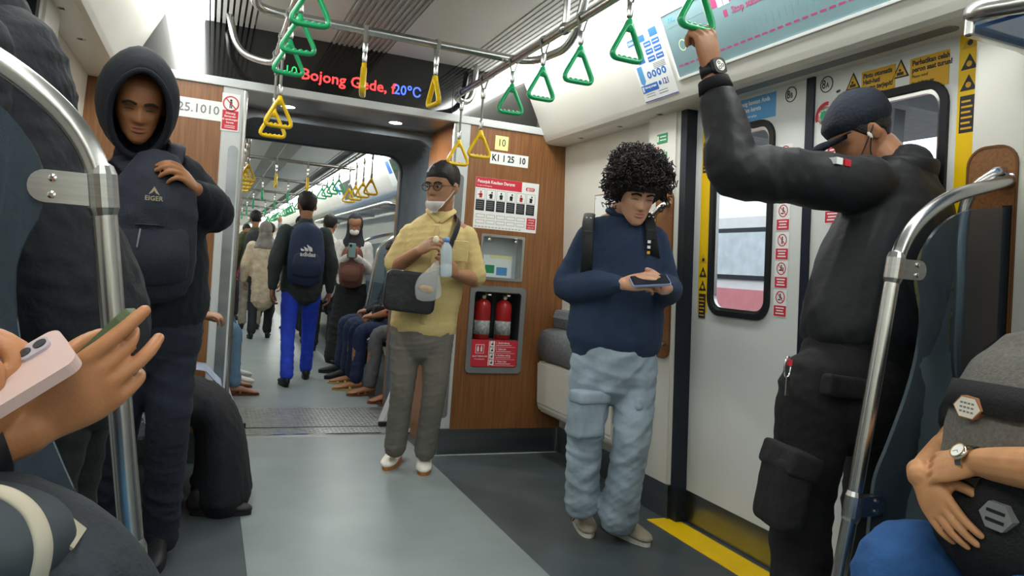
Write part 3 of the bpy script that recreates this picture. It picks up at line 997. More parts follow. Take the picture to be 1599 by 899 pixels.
for q, x in enumerate((-0.107, -0.085)):
    panel_part('icon', t, 0.011, 0.026, M_paper, x, -0.121, 0.0075, 0.008)
    panel_part('icon', t, 0.006, 0.008, M_paper, x, -0.103, 0.0075, 0.008)
text_part('label_text', t, 'ALAT PEMADAM', 0.013, -0.093, -0.163, M_paper, 0.0002, 'CENTER', z=0.0075)
text_part('label_text', t, 'Fire extinguisher', 0.010, -0.093, -0.18, M_paper, 0.0, 'CENTER', z=0.0075)
for q in range(4):
    y = -0.085 - q * 0.038
    panel_part('step_picture', t, 0.03, 0.032, M_paper, -0.014, y, 0.006, 0.007)
    f = B()
    box(f, -0.022, -0.008, y - 0.008, y + 0.002, 0.007, 0.0075); ellipsoid(f, (-0.012, y + 0.008, 0.0072), (0.004, 0.004, 0.0005), seg=8, rings=5)
    obj('pictogram', f, M_ink, t)
    text_part('step_text', t, '%d. %s' % (q + 1, ('Ambil tabung', 'Cabut pin', 'Arahkan selang', 'Tekan tuas')[q]), 0.014, 0.008, y + 0.006, M_paper, 0.0002, z=0.0065)
    panel_part('step_line', t, 0.10, 0.003, M_paper, 0.06, y - 0.008, 0.006, 0.0066)
    panel_part('step_rule', t, 0.15, 0.0015, M_paper, 0.062, y - 0.019, 0.006, 0.0066)
for q, x in enumerate((-0.055, 0.07)):
    panel_part('cabinet_mark', t, 0.02, 0.008, M_paper, x, 0.212, 0.005, 0.006)
M_extred = mat('extinguisher_red', '#c22020', 0.3, coat=0.4, var=0.02)
ext = None
for q, x in enumerate((0.853, 0.992)):
    if ext is None:
        e = thing('fire_extinguisher', '', 'extinguisher')
        obj('cylinder', lathe(B(), [(0.045, 0), (0.051, 0.006), (0.051, 0.20), (0.045, 0.222), (0.03, 0.238), (0.016, 0.243), (0.016, 0.25)], seg=24), M_extred, e, smooth=True)
        obj('label_band', lathe(B(), [(0.0515, 0.03), (0.0515, 0.115)], seg=24), mat('ext_label', '#b9bdb9', 0.5, var=0.25, scale=60), e, smooth=True)
        vb = lathe(B(), [(0.012, 0.245), (0.014, 0.262), (0.010, 0.275)], seg=12)
        box(vb, -0.006, 0.006, -0.05, 0.018, 0.268, 0.275); box(vb, -0.006, 0.006, -0.045, 0.018, 0.283, 0.290)
        obj('valve', vb, mat('brass', '#b89b53', 0.35, metal=1.0), e)
        obj('gauge', lathe(B(), [(0.011, 0), (0.011, 0.006)], (0, 0, 0), 12, Matrix.Translation((0, -0.014, 0.258)) @ Matrix.Rotation(math.pi / 2, 4, 'X')), M_paper, e)
        obj('hose', tube(B(), catmull([(0.012, -0.01, 0.262), (0.04, -0.012, 0.262), (0.058, -0.01, 0.20), (0.056, -0.005, 0.06)], 5), 0.006, 8), M_rubber, e, smooth=True)
        ext = e
    else:
        e = copy_tree(ext)
    e['label'] = 'red fire extinguisher inside the wall cabinet, %s' % ('the one nearer the gangway' if q == 0 else 'the one nearer the folded seat')
    e['group'] = 'extinguishers in the cabinet'
    e.location = (x, EW + 0.056, 0.70)
sh = tag(obj('cabinet_shelf', box(B(), CX0 + 0.006, CX1 - 0.006, EW + 0.004, EW + 0.115, 0.690, 0.6995), M_plastic_g), 'grey shelf under the fire extinguishers in the cabinet', 'shelf')

# folded seat on the right by the end wall
t = thing('folded_seat', 'grey upholstered flip-up seat with white underside beside the wood end wall', 'seat', (0, 0, 0))
bm = B()
sec = [(1.365, 0.60), (1.24, 0.59), (1.20, 0.62), (1.185, 0.69), (1.195, 0.75), (1.235, 0.785), (1.36, 0.80)]
prism(bm, [(p.x, p.y) for p in catmull([(a, b, 0) for a, b in sec], 4)], 3.14, 4.075, XZY)
bmesh.ops.recalc_face_normals(bm, faces=bm.faces[:])
bmesh.ops.bevel(bm, geom=[e for e in bm.edges if abs(e.verts[0].co.y - e.verts[1].co.y) < 1e-5 and (e.verts[0].co.y > 4.07 or e.verts[0].co.y < 3.15)], offset=0.02, segments=3, affect='EDGES')
obj('seat_cushion', bm, M_seat, t, smooth=True)
bm = B()
sec = [(1.345, 0.81), (1.30, 0.80), (1.285, 0.86), (1.30, 0.905), (1.36, 0.91)]
prism(bm, sec, 3.14, 4.075, XZY)
bmesh.ops.recalc_face_normals(bm, faces=bm.faces[:])
obj('back_cushion', bm, M_seat, t)
bm = B()
prism(bm, [(1.385, 0.27), (1.30, 0.255), (1.235, 0.275), (1.215, 0.32), (1.20, 0.585), (1.37, 0.60)], 3.16, 4.08, XZY)
bmesh.ops.recalc_face_normals(bm, faces=bm.faces[:])
bmesh.ops.bevel(bm, geom=bm.edges[:], offset=0.012, segments=2, affect='EDGES')
obj('seat_shell', bm, M_white, t)

# small frame, blue notice and green stickers on the wall by the curly-haired man
t = mthing('wall_notice', 'pale blank framed notice on the wall behind the curly-haired man', 'sign', wallR(1, 3.60, 1.50, 0))
panel_part('frame', t, 0.24, 0.20, M_rail, z1=0.006); panel_part('sheet', t, 0.225, 0.185, M_paper, z0=0.006, z1=0.007)
for x in (-0.105, 0.105):
    obj('screw', lathe(B(), [(0.006, 0.006), (0.006, 0.010)], (x, 0.08, 0), 10), M_chrome, t)
t = mthing('wall_sticker', 'light blue notice low on the wall behind the curly-haired man', 'sticker', wallR(1, 3.66, 0.90, 0))
panel_part('backing', t, 0.50, 0.12, M_lblue)
for q, s in enumerate(('Utamakan', 'Pengguna Prioritas')):
    text_part('line', t, s, 0.035, -0.235, 0.025 - q * 0.045, M_paper, 0.0006)
for k, z in enumerate((1.815, 1.735)):
    t = mthing('exit_sticker', ('green emergency sticker uppermost on the pillar by the wood-backed handle' if k == 0 else 'slim green sticker below another on the pillar by the wood-backed handle'), 'sticker', wallR(1, 2.985, z, -0.0515))
    panel_part('backing', t, 0.085, 0.045 if k == 0 else 0.025, M_gprint, 0, 0)
    panel_part('icon', t, 0.012, 0.028 if k == 0 else 0.014, M_paper, -0.034, 0, 0.0012, 0.0016)
    for q in range(2 if k == 0 else 1):
        panel_part('text_line', t, 0.05, 0.005, M_paper, 0.008, 0.008 - q * 0.016, 0.0012, 0.0016)
    if k == 0: panel_part('red_mark', t, 0.012, 0.018, M_red, -0.034, -0.045)

# cornice: information poster and wide screen
Cn = Vector((-(2.262 - 1.962), 0, -(1.155 - 1.0))).normalized()
Cv = Vector((-(1.155 - 1.0), 0, 2.262 - 1.962)).normalized()
def cornM(y, t_):
    """t_: metres up the sloping cornice face from its lower edge"""
    p = Vector((1.155, y, 1.962)) + Cv * t_ + Cn * 0.001
    return frame_M(p, (0, -1, 0), Cv, Cn)
t = mthing('information_poster', 'white and blue information poster with 121 hotline on the cornice', 'poster', cornM(2.845, 0.165))
panel_part('sheet', t, 0.265, 0.325, M_paper)
panel_part('heading', t, 0.14, 0.03, M_blue, -0.055, 0.118, 0.0012, 0.0018)
text_part('heading_text', t, 'Informasi', 0.02, -0.118, 0.118, M_paper, 0.0003, z=0.002)
panel_part('heading', t, 0.06, 0.036, M_blue, 0.085, 0.125, 0.0012, 0.0018)
for k in range(6):
    panel_part('info_cell', t, 0.055, 0.024, M_blue, 0.02 + (k % 2) * 0.065, 0.085 - (k // 2) * 0.033, 0.0012, 0.0018, r=0.004)
    panel_part('info_line', t, 0.04, 0.004, M_paper, 0.02 + (k % 2) * 0.065, 0.085 - (k // 2) * 0.033, 0.0018, 0.0022)
panel_part('info_cell', t, 0.055, 0.035, M_blue, -0.06, 0.03, 0.0012, 0.0018, r=0.004)
obj('blue_arrow', prism(B(), [(-0.115, 0.005), (-0.075, 0.005), (-0.075, -0.065), (-0.095, -0.085), (-0.115, -0.07)], 0.0012, 0.0018), M_lblue, t)
for k in range(4):
    x = -0.035 + k * 0.038
    obj('round_icon', prism(B(), circle(0.0165, 20, x, -0.045), 0.0012, 0.0018), M_blue, t)
    panel_part('icon_mark', t, 0.010, 0.014, M_paper, x, -0.045, 0.0018, 0.0022)
panel_part('contact_band', t, 0.13, 0.034, M_blue, -0.06, -0.10, 0.0012, 0.0018)
text_part('contact_text', t, 'Hubungi petugas', 0.014, -0.10, -0.095, M_paper, 0.0002, z=0.002)
panel_part('contact_icon', t, 0.012, 0.024, M_paper, -0.113, -0.10, 0.0018, 0.0022)
text_part('hotline', t, '121', 0.036, 0.04, -0.093, M_purple, 0.0006)
obj('round_icon', prism(B(), circle(0.010, 16, 0.024, -0.093), 0.0012, 0.0018), M_blue, t)
for q in range(4):
    panel_part('small_print', t, 0.07, 0.003, M_grey, -0.07 + (q % 2) * 0.10, -0.127 - (q // 2) * 0.011, 0.0012, 0.0015)
    panel_part('small_print', t, 0.09, 0.003, M_grey, 0.06, -0.005 - q * 0.007, 0.0012, 0.0015)
panel_part('foot_rule', t, 0.26, 0.004, M_purple, 0, -0.158, 0.0012, 0.0018)

t = mthing('route_screen', 'wide teal passenger information screen on the cornice above the door', 'screen', cornM(2.06, 0.195))
SW, SH = 1.23, 0.265
obj('bezel', ring_prism(B(), rrect(SW + 0.02, SH + 0.02, 0.006, 3), rrect(SW, SH, 0.004, 3), -0.002, 0.008), M_paper, t)
obj('glass', box(B(), -SW / 2, SW / 2, -SH / 2, SH / 2, -0.002, 0.003), mat('screen_glow', '#768f94', 0.15, var=0.05, scale=4, emit='#768f94', estr=0.12), t)
M_scr_m = mat('screen_magenta', '#a8456f', 0.3, var=0.02, emit='#a8456f', estr=0.12)
M_scr_w = mat('screen_white', '#d9d3dd', 0.3, var=0.02, emit='#d9d3dd', estr=0.4)
M_scr_d = mat('screen_dim', '#6c8f97', 0.3, var=0.02, emit='#6c8f97', estr=0.08)
obj('top_band', box(B(), -0.31, 0.62 - 0.006, 0.07, SH / 2 - 0.002, 0.003, 0.0036), M_scr_m, t)
lettering('band_text', 'Disiapkan di stasiun berikut', 0.03, Matrix.Translation((-0.17, 0.098, 0.004)), M_scr_w, t, 0.0003)
for q in range(2):
    panel_part('band_icon', t, 0.03, 0.05, M_scr_w, -0.25 + q * 0.035, 0.09, 0.0036, 0.0040)
lettering('stop_text', 'Stop station : Bojong Gede', 0.036, Matrix.Translation((-0.20, 0.035, 0.004)), M_scr_m, t, 0.0003)
panel_part('stop_icon', t, 0.02, 0.026, M_scr_m, -0.235, 0.035, 0.0030, 0.0038)
lettering('brand_mark', 'KRL', 0.028, Matrix.Translation((-0.58, 0.105, 0.004)), M_lblue, t, 0.0004)
panel_part('top_rule', t, 0.24, 0.002, M_scr_d, -0.47, 0.075, 0.003, 0.0036)
n_ = 30
for q in range(n_):
    x = -0.60 + q * (1.17 / n_)
    panel_part('route_dash', t, 1.17 / n_ * 0.68, 0.007, M_scr_m, x + 0.02, -0.088, 0.003, 0.0036)
for q in range(24):
    x = -0.17 + q * 0.031
    panel_part('stop_name', t, 0.004, 0.03 + 0.008 * (q % 3), M_scr_d, x, -0.042, 0.003, 0.0036)
obj('loop_mark', ring_prism(B(), circle(0.024, 20, -0.53, -0.01), circle(0.020, 20, -0.53, -0.01), 0.003, 0.0036), mat('screen_cream', '#c9d6a8', 0.3, emit='#c9d6a8', estr=0.3), t)
lettering('arrows', '<<<', 0.02, Matrix.Translation((0.53, -0.115, 0.004)), M_scr_m, t)
# recessed grille and spots in the cornice soffit
for y, s in ((3.35, 1), (2.98, 1), (3.78, 1), (1.43, 1), (3.4, -1), (3.0, -1)):
    sp = thing('soffit_vent', 'small dark screw cover in the cornice underside', 'vent', (s * 1.235, y, 1.9255), group='soffit screw covers')
    obj('cover', lathe(B(), [(0.014, 0.0), (0.014, 0.003)], seg=12), M_slot, sp)
    obj('rim', ring_prism(B(), circle(0.018, 14), circle(0.013, 14), -0.001, 0.002), M_rail, sp)
gr = thing('soffit_grille', 'long grey speaker grille in the cornice underside above the door', 'grille', (1.245, 2.06, 1.925))
obj('plate', prism(B(), rrect(0.05, 1.15, 0.024, 6), -0.002, 0.002), M_plastic_g, gr)

# door leaf signs (8B leaf = door_1, 8A leaf = door_2)
def ring_sign(y, z, s, label):
    t = mthing('door_number', label, 'sign', wallR(1, y, z, 0.0215))
    obj('ring', ring_prism(B(), circle(0.030, 24), circle(0.0265, 24), 0, 0.0012), M_ink, t)
    text_part('lettering', t, s[0], 0.045, -0.004, 0, M_ink, 0.0002, 'RIGHT', z=0.0008, sx=0.8)
    text_part('letter', t, s[1], 0.028, -0.003, -0.005, M_ink, 0.0002, 'LEFT', z=0.0008, sx=0.8)
ring_sign(2.225, 1.888, '8B', 'round outlined door number 8B')
ring_sign(2.048, 1.890, '8A', 'round outlined door number 8A')
t = mthing('door_sticker', 'light blue notice on the 8B door above its window', 'sticker', wallR(1, 2.425, 1.868, 0.0215))
panel_part('backing', t, 0.24, 0.098, M_lblue)
for q, s in enumerate(('Barang bawaan Anda', 'di dalam kereta')):
    text_part('line', t, s, 0.026, -0.11, 0.028 - q * 0.028, M_paper, 0.0006, sx=0.9)
text_part('line', t, 'Keep your belongings', 0.014, -0.11, -0.028, M_paper, 0.0)
t = mthing('door_release', 'round green emergency release dial with red arc label on the 8A door', 'dial', wallR(1, 2.044, 1.775, 0.0215))
obj('dial', lathe(B(), [(0.034, 0), (0.034, 0.006), (0.02, 0.010), (0.008, 0.012)], seg=24), M_rail, t)
obj('dial_face', prism(B(), circle(0.017, 20), 0.010, 0.0125), M_gprint, t)
arc = [(0.052 * math.cos(math.radians(a)), 0.052 * math.sin(math.radians(a))) for a in range(80, 201, 10)]
arc2 = [(0.038 * math.cos(math.radians(a)), 0.038 * math.sin(math.radians(a))) for a in range(200, 79, -10)]
obj('red_arc', prism(B(), arc + arc2, 0, 0.0012), M_red, t)
def warn_sign(y, z, lines, label, label2):
    t = mthing('warning_sign', label, 'sign', wallR(1, y, z, 0.0215))
    panel_part('backing', t, 0.135, 0.105, M_warn)
    for q, s in enumerate(lines):
        sm = q >= len(lines) - 2
        text_part('line', t, s, 0.014 if sm else 0.023, -0.06, 0.036 - q * (0.021), M_ink, 0.0 if sm else 0.0007, sx=0.85)
    t2 = mthing('warning_triangle', label2, 'sign', wallR(1, y + 0.103, z + 0.028, 0.0215))
    obj('border', prism(B(), [(-0.032, -0.026), (0.032, -0.026), (0, 0.034)], 0, 0.0012), M_ink, t2)
    obj('field', prism(B(), [(-0.024, -0.021), (0.024, -0.021), (0, 0.024)], 0.0012, 0.0016), M_warn, t2)
    f = B()
    ellipsoid(f, (-0.002, -0.002, 0.0018), (0.005, 0.005, 0.0004), seg=8, rings=5); box(f, -0.013, 0.012, -0.018, -0.008, 0.0016, 0.002)
    obj('pictogram', f, M_ink, t2)
warn_sign(1.825, 1.845, ('Pintu otomatis', 'Hati-hati', 'tangan terjepit!', 'Automatic doors', 'Mind your hands'), 'amber warning sign about automatic doors on the 8A door', 'amber warning triangle beside the automatic doors sign')
warn_sign(1.635, 1.845, ('Perhatikan celah', 'peron saat turun!', 'Please mind', 'the platform gap'), 'amber warning sign about the platform gap on the 8A door', 'amber warning triangle beside the platform gap sign')
def no_sign(y, z, pose, label):
    t = mthing('prohibition_sticker', label, 'sticker', wallR(1, y, z, 0.0215))
    panel_part('backing', t, 0.072, 0.108, M_paper)
    prohibit(t, 0, 0.024, 0.025, pose=pose)
    panel_part('red_block', t, 0.066, 0.042, M_red, 0, -0.030, 0.0012, 0.0018)
    for q in range(3):
        panel_part('text_line', t, 0.045 - 0.008 * (q % 2), 0.005, M_paper, 0, -0.018 - q * 0.011, 0.0018, 0.0022)
names = ('topmost in the column beside the 8B window', 'second in the column beside the 8B window', 'of two standing figures on the 8B door', 'no-smoking one on the 8B door', 'with a leaning figure on the 8B door', 'lowest in the column beside the 8B window')
zs = (1.665, 1.55, 1.435, 1.32, 1.208, 1.095)
for k in range(6):
    no_sign(2.243, zs[k] - 0.02, k, 'red and white prohibition sticker ' + names[k])
for k in range(3):
    no_sign(1.998, 1.665 - k * 0.115, k + 1, 'red and white prohibition sticker %s beside the 8A window' % ('uppermost', 'middle', 'lower')[k])
# ================================================================== PEOPLE TOOLKIT
def fuse(name, bm, m, parent, voxel=0.006, smooth=3, dec=1.0, folds=0.0, fseed=0, ffreq=1.0, fdir=None):
    """union of overlapping closed shapes grown into one continuous surface"""
    me = bpy.data.meshes.new(name)
    bmesh.ops.recalc_face_normals(bm, faces=bm.faces[:])
    bm.to_mesh(me); bm.free()
    tmp = bpy.data.objects.new('tmp_fuse', me)
    COL.objects.link(tmp)
    r = tmp.modifiers.new('r', 'REMESH'); r.mode = 'VOXEL'; r.voxel_size = voxel; r.adaptivity = 0
    if smooth:
        s = tmp.modifiers.new('s', 'SMOOTH'); s.factor = 0.5; s.iterations = smooth
    dg = bpy.context.evaluated_depsgraph_get()
    m2 = bpy.data.meshes.new_from_object(tmp.evaluated_get(dg))
    tmp.modifiers.clear()
    if folds > 0:
        n = len(m2.vertices)
        co = np.empty(n * 3, np.float32); m2.vertices.foreach_get('co', co); co = co.reshape(-1, 3)
        no = np.empty(n * 3, np.float32); m2.vertex_normals.foreach_get('vector', no); no = no.reshape(-1, 3)
        rg = np.random.RandomState(fseed + 11)
        h = np.zeros(n)
        for i in range(9):
            k = rg.normal(size=3); k /= np.linalg.norm(k)
            if fdir is not None:
                k = k * 0.45 + np.array(fdir) * (1 if i % 2 else -1) * 0.9
            f = ffreq * (14 + 7 * i)
            q = rg.normal(size=3) * 9
            ph = rg.uniform(0, 6.28)
            arg = co @ (k * f) + ph + 1.6 * np.sin(co @ q + ph * 2)
            gate = 0.5 + 0.5 * np.sin(co @ (rg.normal(size=3) * 6) + ph)
            h += gate * (1 - np.abs(np.sin(arg))) / (1 + 0.45 * i)
        h = (h - h.mean())
        co += no * (h * folds)[:, None].astype(np.float32)
        m2.vertices.foreach_set('co', co.ravel())
        m2.update()
    bpy.data.objects.remove(tmp); bpy.data.meshes.remove(me)
    if dec < 1.0:
        t2 = bpy.data.objects.new('tmp_dec', m2); COL.objects.link(t2)
        d = t2.modifiers.new('d', 'DECIMATE'); d.ratio = dec
        dg = bpy.context.evaluated_depsgraph_get()
        m3 = bpy.data.meshes.new_from_object(t2.evaluated_get(dg))
        bpy.data.objects.remove(t2); bpy.data.meshes.remove(m2)
        m2 = m3
    m2.name = name
    m2.materials.clear()
    m2.materials.append(m)
    m2.polygons.foreach_set('use_smooth', [True] * len(m2.polygons))
    o = bpy.data.objects.new(name, m2)
    link(o)
    o.parent = parent
    return o

CAM_R = (_right, _up, _fwd)
def pix_ray(px, py):
    return (_right * (px - 799.5) - _up * (py - 449.5) + _fwd * F_PX)

class Person:
    def __init__(self, name, label, loc, heading, cat='person', group=None):
        h = Vector((heading[0], heading[1], 0)).normalized()
        self.rotz = math.atan2(-h.x, h.y)
        self.loc = Vector((loc[0], loc[1], loc[2] if len(loc) > 2 else 0.0))
        self.root = thing(name, label, cat, self.loc, self.rotz, group)
        self.Mi = (Matrix.Translation(self.loc) @ Matrix.Rotation(self.rotz, 4, 'Z')).inverted()
    def _line(self, px, py):
        o = self.Mi @ CAM_POS
        d = self.Mi.to_3x3() @ pix_ray(px, py)
        return o, d
    def J(self, px, py, y=0.0):
        """local point seen at pixel, lying y metres in front of the person's axis"""
        o, d = self._line(px, py)
        return o + d * ((y - o.y) / d.y)
    def JX(self, px, py, x=0.0):
        o, d = self._line(px, py)
        return o + d * ((x - o.x) / d.x)
    def JZ(self, px, py, z=0.0):
        o, d = self._line(px, py)
        return o + d * ((z - o.z) / d.z)
    def W(self, x, y, z):
        """world to local"""
        return self.Mi @ Vector((x, y, z))

V = Vector
def lerp(a, b, t):
    return a + (b - a) * t

def chain(bm, pts, rad, sub=5, seg=14, ref=None):
    """smooth tube through joints with interpolated radii"""
    P = [Vector(p) for p in pts]
    R = [(r, r) if not isinstance(r, (list, tuple)) else r for r in rad]
    Pc = catmull(P, sub)
    Rv = catmull([(r[0], r[1], 0) for r in R], sub)
    return tube(bm, Pc, [(max(0.002, v.x), max(0.002, v.y)) for v in Rv], seg, ref)

# ---- head
HEADP = [(-0.006, 0.014, 0.052, 0.078), (0.006, 0.030, 0.020, 0.090), (0.025, 0.045, -0.020, 0.093), (0.045, 0.055, -0.045, 0.089), (0.065, 0.062, -0.062, 0.087),
         (0.085, 0.067, -0.077, 0.087), (0.105, 0.0705, -0.087, 0.085), (0.125, 0.073, -0.093, 0.088), (0.150, 0.0745, -0.097, 0.086), (0.175, 0.0715, -0.095, 0.075),
         (0.195, 0.062, -0.086, 0.056), (0.210, 0.047, -0.067, 0.034), (0.220, 0.027, -0.042, 0.010), (0.2245, 0.008, -0.022, -0.008)]
def _hp(z):
    for a, b in zip(HEADP[:-1], HEADP[1:]):
        if z <= b[0]:
            t = max(0.0, (z - a[0]) / (b[0] - a[0]))
            return tuple(a[i] + (b[i] - a[i]) * t for i in (1, 2, 3))
    return HEADP[-1][1:]
def head_pt(a, z, off=0.0, features=True):
    """a = 0 at the face, +pi/2 at the person's right; z from chin"""
    w, yb, yf = _hp(z)
    yc = (yf + yb) / 2; d = (yf - yb) / 2
    ca, sa = math.cos(a), math.sin(a)
    e = 0.88
    x = (w + off) * math.copysign(abs(sa) ** e, sa)
    y = yc + (d + off) * math.copysign(abs(ca) ** e, ca)
    if features and ca > 0:
        g = lambda v, s: math.exp(-(v / s) ** 2)
        # nose
        if 0.06 < z < 0.125:
            t = (0.122 - z) / 0.05
            hgt = 0.024 * max(0, min(1, t)) if z > 0.072 else 0.024 * max(0, (z - 0.060) / 0.012)
            y += hgt * g(x, 0.008 + 0.006 * max(0, min(1, t)))
        y += 0.006 * g(x, 0.022) * (g(z - 0.050, 0.006) + 0.9 * g(z - 0.039, 0.006))
        y += 0.004 * g(x, 0.02) * g(z - 0.012, 0.012)
        for s in (-1, 1):
            y -= 0.010 * g(x - s * 0.031, 0.016) * g(z - 0.108, 0.010)
            y += 0.004 * g(x - s * 0.03, 0.022) * g(z - 0.128, 0.007)
            y += 0.004 * g(x - s * 0.045, 0.016) * g(z - 0.080, 0.016)
    return Vector((x, y, z))

def head_matrix(chin_to_neck, yaw=0.0, pitch=0.0, roll=0.0, scale=1.0):
    """matrix placing head space (origin below the chin, on the ear axis) in person space"""
    return Matrix.Translation(chin_to_neck) @ Matrix.Rotation(yaw, 4, 'Z') @ Matrix.Rotation(roll, 4, 'Y') @ Matrix.Rotation(pitch, 4, 'X') @ Matrix.Scale(scale, 4)

def add_head(bm, H, ears=True):
    na, rows = 40, []
    zs = [p[0] for p in HEADP]
    zz = []
    for a, b in zip(zs[:-1], zs[1:]):
        n = max(1, int((b - a) / 0.005))
        zz += [a + (b - a) * k / n for k in range(n)]
    zz.append(zs[-1])
    for z in zz:
        rows.append([bm.verts.new(H @ head_pt(2 * math.pi * k / na, z)) for k in range(na)])
    for a, b in zip(rows[:-1], rows[1:]):
        for k in range(na):
            bm.faces.new((a[k], a[(k + 1) % na], b[(k + 1) % na], b[k]))
    bm.faces.new(rows[0][::-1]); bm.faces.new(rows[-1])
    if ears:
        for s in (-1, 1):
            Me = H @ Matrix.Translation((s * 0.076, -0.008, 0.098)) @ Matrix.Rotation(s * 0.35, 4, 'Z') @ Matrix.Rotation(-0.15, 4, 'X')
            ellipsoid(bm, (0, 0, 0.004), (0.007, 0.017, 0.029), Me, 12, 8)
            ellipsoid(bm, (s * 0.004, -0.008, 0.006), (0.005, 0.012, 0.024), Me, 12, 8)
    return bm

def neck(bm, H, base, r=0.054):
    top = H @ Vector((0, -0.022, 0.05))
    chain(bm, [base + Vector((0, 0, -0.06)), base, lerp(base, top, 0.5), top], [(r * 1.5, r * 1.1), (r * 1.12, r * 1.05), r, r * 1.02], 4, 16, Vector((1, 0, 0)))

M_lip = {}
def face_parts(P, H, hair='#16130f', gaze=-0.3, skin_lip='#8a4a3e', brows=True, lids=0.55, eyes=True, mouth=True):
    """eyes, brows and lips as parts of the person; lids: 1 closed"""
    mh = mat('brow_' + hair, hair, 0.8)
    ml = mat('lip_' + skin_lip, skin_lip, 0.5)
    for s in (-1, 1):
        if eyes:
            c = head_pt(math.atan2(s * 0.031, 0.088), 0.109) ; c.x = s * 0.031
            c = Vector((s * 0.031, 0.0755, 0.109))
            eb = B(); ellipsoid(eb, c, (0.0135, 0.008, 0.0062 * (1.15 - lids * 0.7)), H, 12, 8)
            e = obj('eye', eb, mat('eye_white', '#cfc8bf', 0.3, var=0.02), P.root, smooth=True)
            ib = B(); ellipsoid(ib, c + Vector((gaze * 0.004, 0.0042, -0.001)), (0.0058, 0.0045, 0.0058 * (1.1 - lids * 0.6)), H, 10, 8)
            obj('iris', ib, mat('iris_dark', '#1a120d', 0.2), e, smooth=True)
        if True:
            lb = B()
            pts = [H @ Vector((s * 0.031 + dx, 0.0835 - abs(dx) * 0.25, 0.112 - lids * 0.0035 - (dx / 0.016) ** 2 * 0.003)) for dx in (-0.017, -0.008, 0, 0.008, 0.017)]
            tube(lb, pts, [0.0008, 0.0016, 0.0019, 0.0016, 0.0008], 6)
            obj('eyelashes', lb, mh, P.root, smooth=True)
        if brows:
            bb = B()
            pts = [H @ (Vector((s * x, 0, z)) + Vector((0, head_pt(math.atan2(s * x, 0.09), z).y + 0.0015, 0))) for x, z in ((0.012, 0.126), (0.024, 0.1305), (0.036, 0.131), (0.050, 0.125))]
            tube(bb, catmull(pts, 3), [(0.0022, 0.004)] * 10, 8, ref=Vector((0, 1, 0)))
            obj('eyebrow', bb, mh, P.root, smooth=True)
    if mouth:
        for z, t in ((0.0500, 0.0042), (0.0400, 0.0052)):
            lb = B()
            pts = [H @ Vector((x, head_pt(math.asin(max(-1, min(1, x / 0.06))), z).y - 0.001 - abs(x) * 0.05, z + (0.0015 if z > 0.045 else -0.001) * (1 - abs(x) / 0.024))) for x in (-0.024, -0.012, 0, 0.012, 0.024)]
            tube(lb, pts, [0.0015, t * 0.85, t, t * 0.85, 0.0015], 8)
            obj('lip', lb, ml, P.root, smooth=True)

def hair_cap(P, H, colour, line, th=0.016, top=0.0, rough=0.006, freq=60, name='hair', n=48, rows=18, freqz=None, m=None):
    """shell of hair above a hairline line(a) -> z"""
    bm = B()
    O, I = [], []
    for k in range(n):
        a = 2 * math.pi * k / n
        aa = a if a <= math.pi else 2 * math.pi - a
        z0 = line(aa)
        co, ci = [], []
        for r in range(rows + 1):
            t = r / rows
            z = z0 + (0.2243 - z0) * (1 - (1 - t) ** 1.5)
            base = head_pt(a, z, 0, False)
            c = Vector((0, -0.008, 0.12))
            d = (base - c).normalized()
            f = min(1.0, t * 5 + 0.12)
            nz = noise.noise(base * freq) * rough + noise.noise(base * freq * 2.3) * rough * 0.5
            co.append(base + d * (th * f + top * t * t + nz * f))
            ci.append(base - d * 0.012)
        O.append(co); I.append(ci)
    vo = [[bm.verts.new(H @ p) for p in c] for c in O]
    vi = [[bm.verts.new(H @ p) for p in c] for c in I]
    for k in range(n):
        j = (k + 1) % n
        for r in range(rows):
            bm.faces.new((vo[k][r], vo[j][r], vo[j][r + 1], vo[k][r + 1]))
            bm.faces.new((vi[k][r], vi[k][r + 1], vi[j][r + 1], vi[j][r]))
        bm.faces.new((vo[k][0], vi[k][0], vi[j][0], vo[j][0]))
    bmesh.ops.remove_doubles(bm, verts=bm.verts, dist=0.0004)
    bmesh.ops.recalc_face_normals(bm, faces=bm.faces[:])
    return obj(name, bm, m or mat('hair_' + colour, colour, 0.55, var=0.25, scale=90, bump=0.6, bscale=160), P.root, smooth=True)

def std_line(front=0.168, temple=0.135, side=0.105, back=0.035):
    pts = [(0, front), (0.6, front - 0.004), (0.95, temple + 0.012), (1.2, temple - 0.012), (1.45, side), (1.75, side + 0.012), (2.1, back + 0.045), (2.5, back + 0.01), (3.15, back)]
    def f(a):
        for p, q in zip(pts[:-1], pts[1:]):
            if a <= q[0]:
                t = (a - p[0]) / (q[0] - p[0])
                return p[1] + (q[1] - p[1]) * t
        return pts[-1][1]
    return f

# ---- hands
def hand_matrix(wrist, direction, back):
    y = Vector(direction).normalized()
    z = Vector(back); z = (z - y * z.dot(y)).normalized()
    x = y.cross(z)
    return Matrix(((x.x, y.x, z.x, wrist.x), (x.y, y.y, z.y, wrist.y), (x.z, y.z, z.z, wrist.z), (0, 0, 0, 1)))

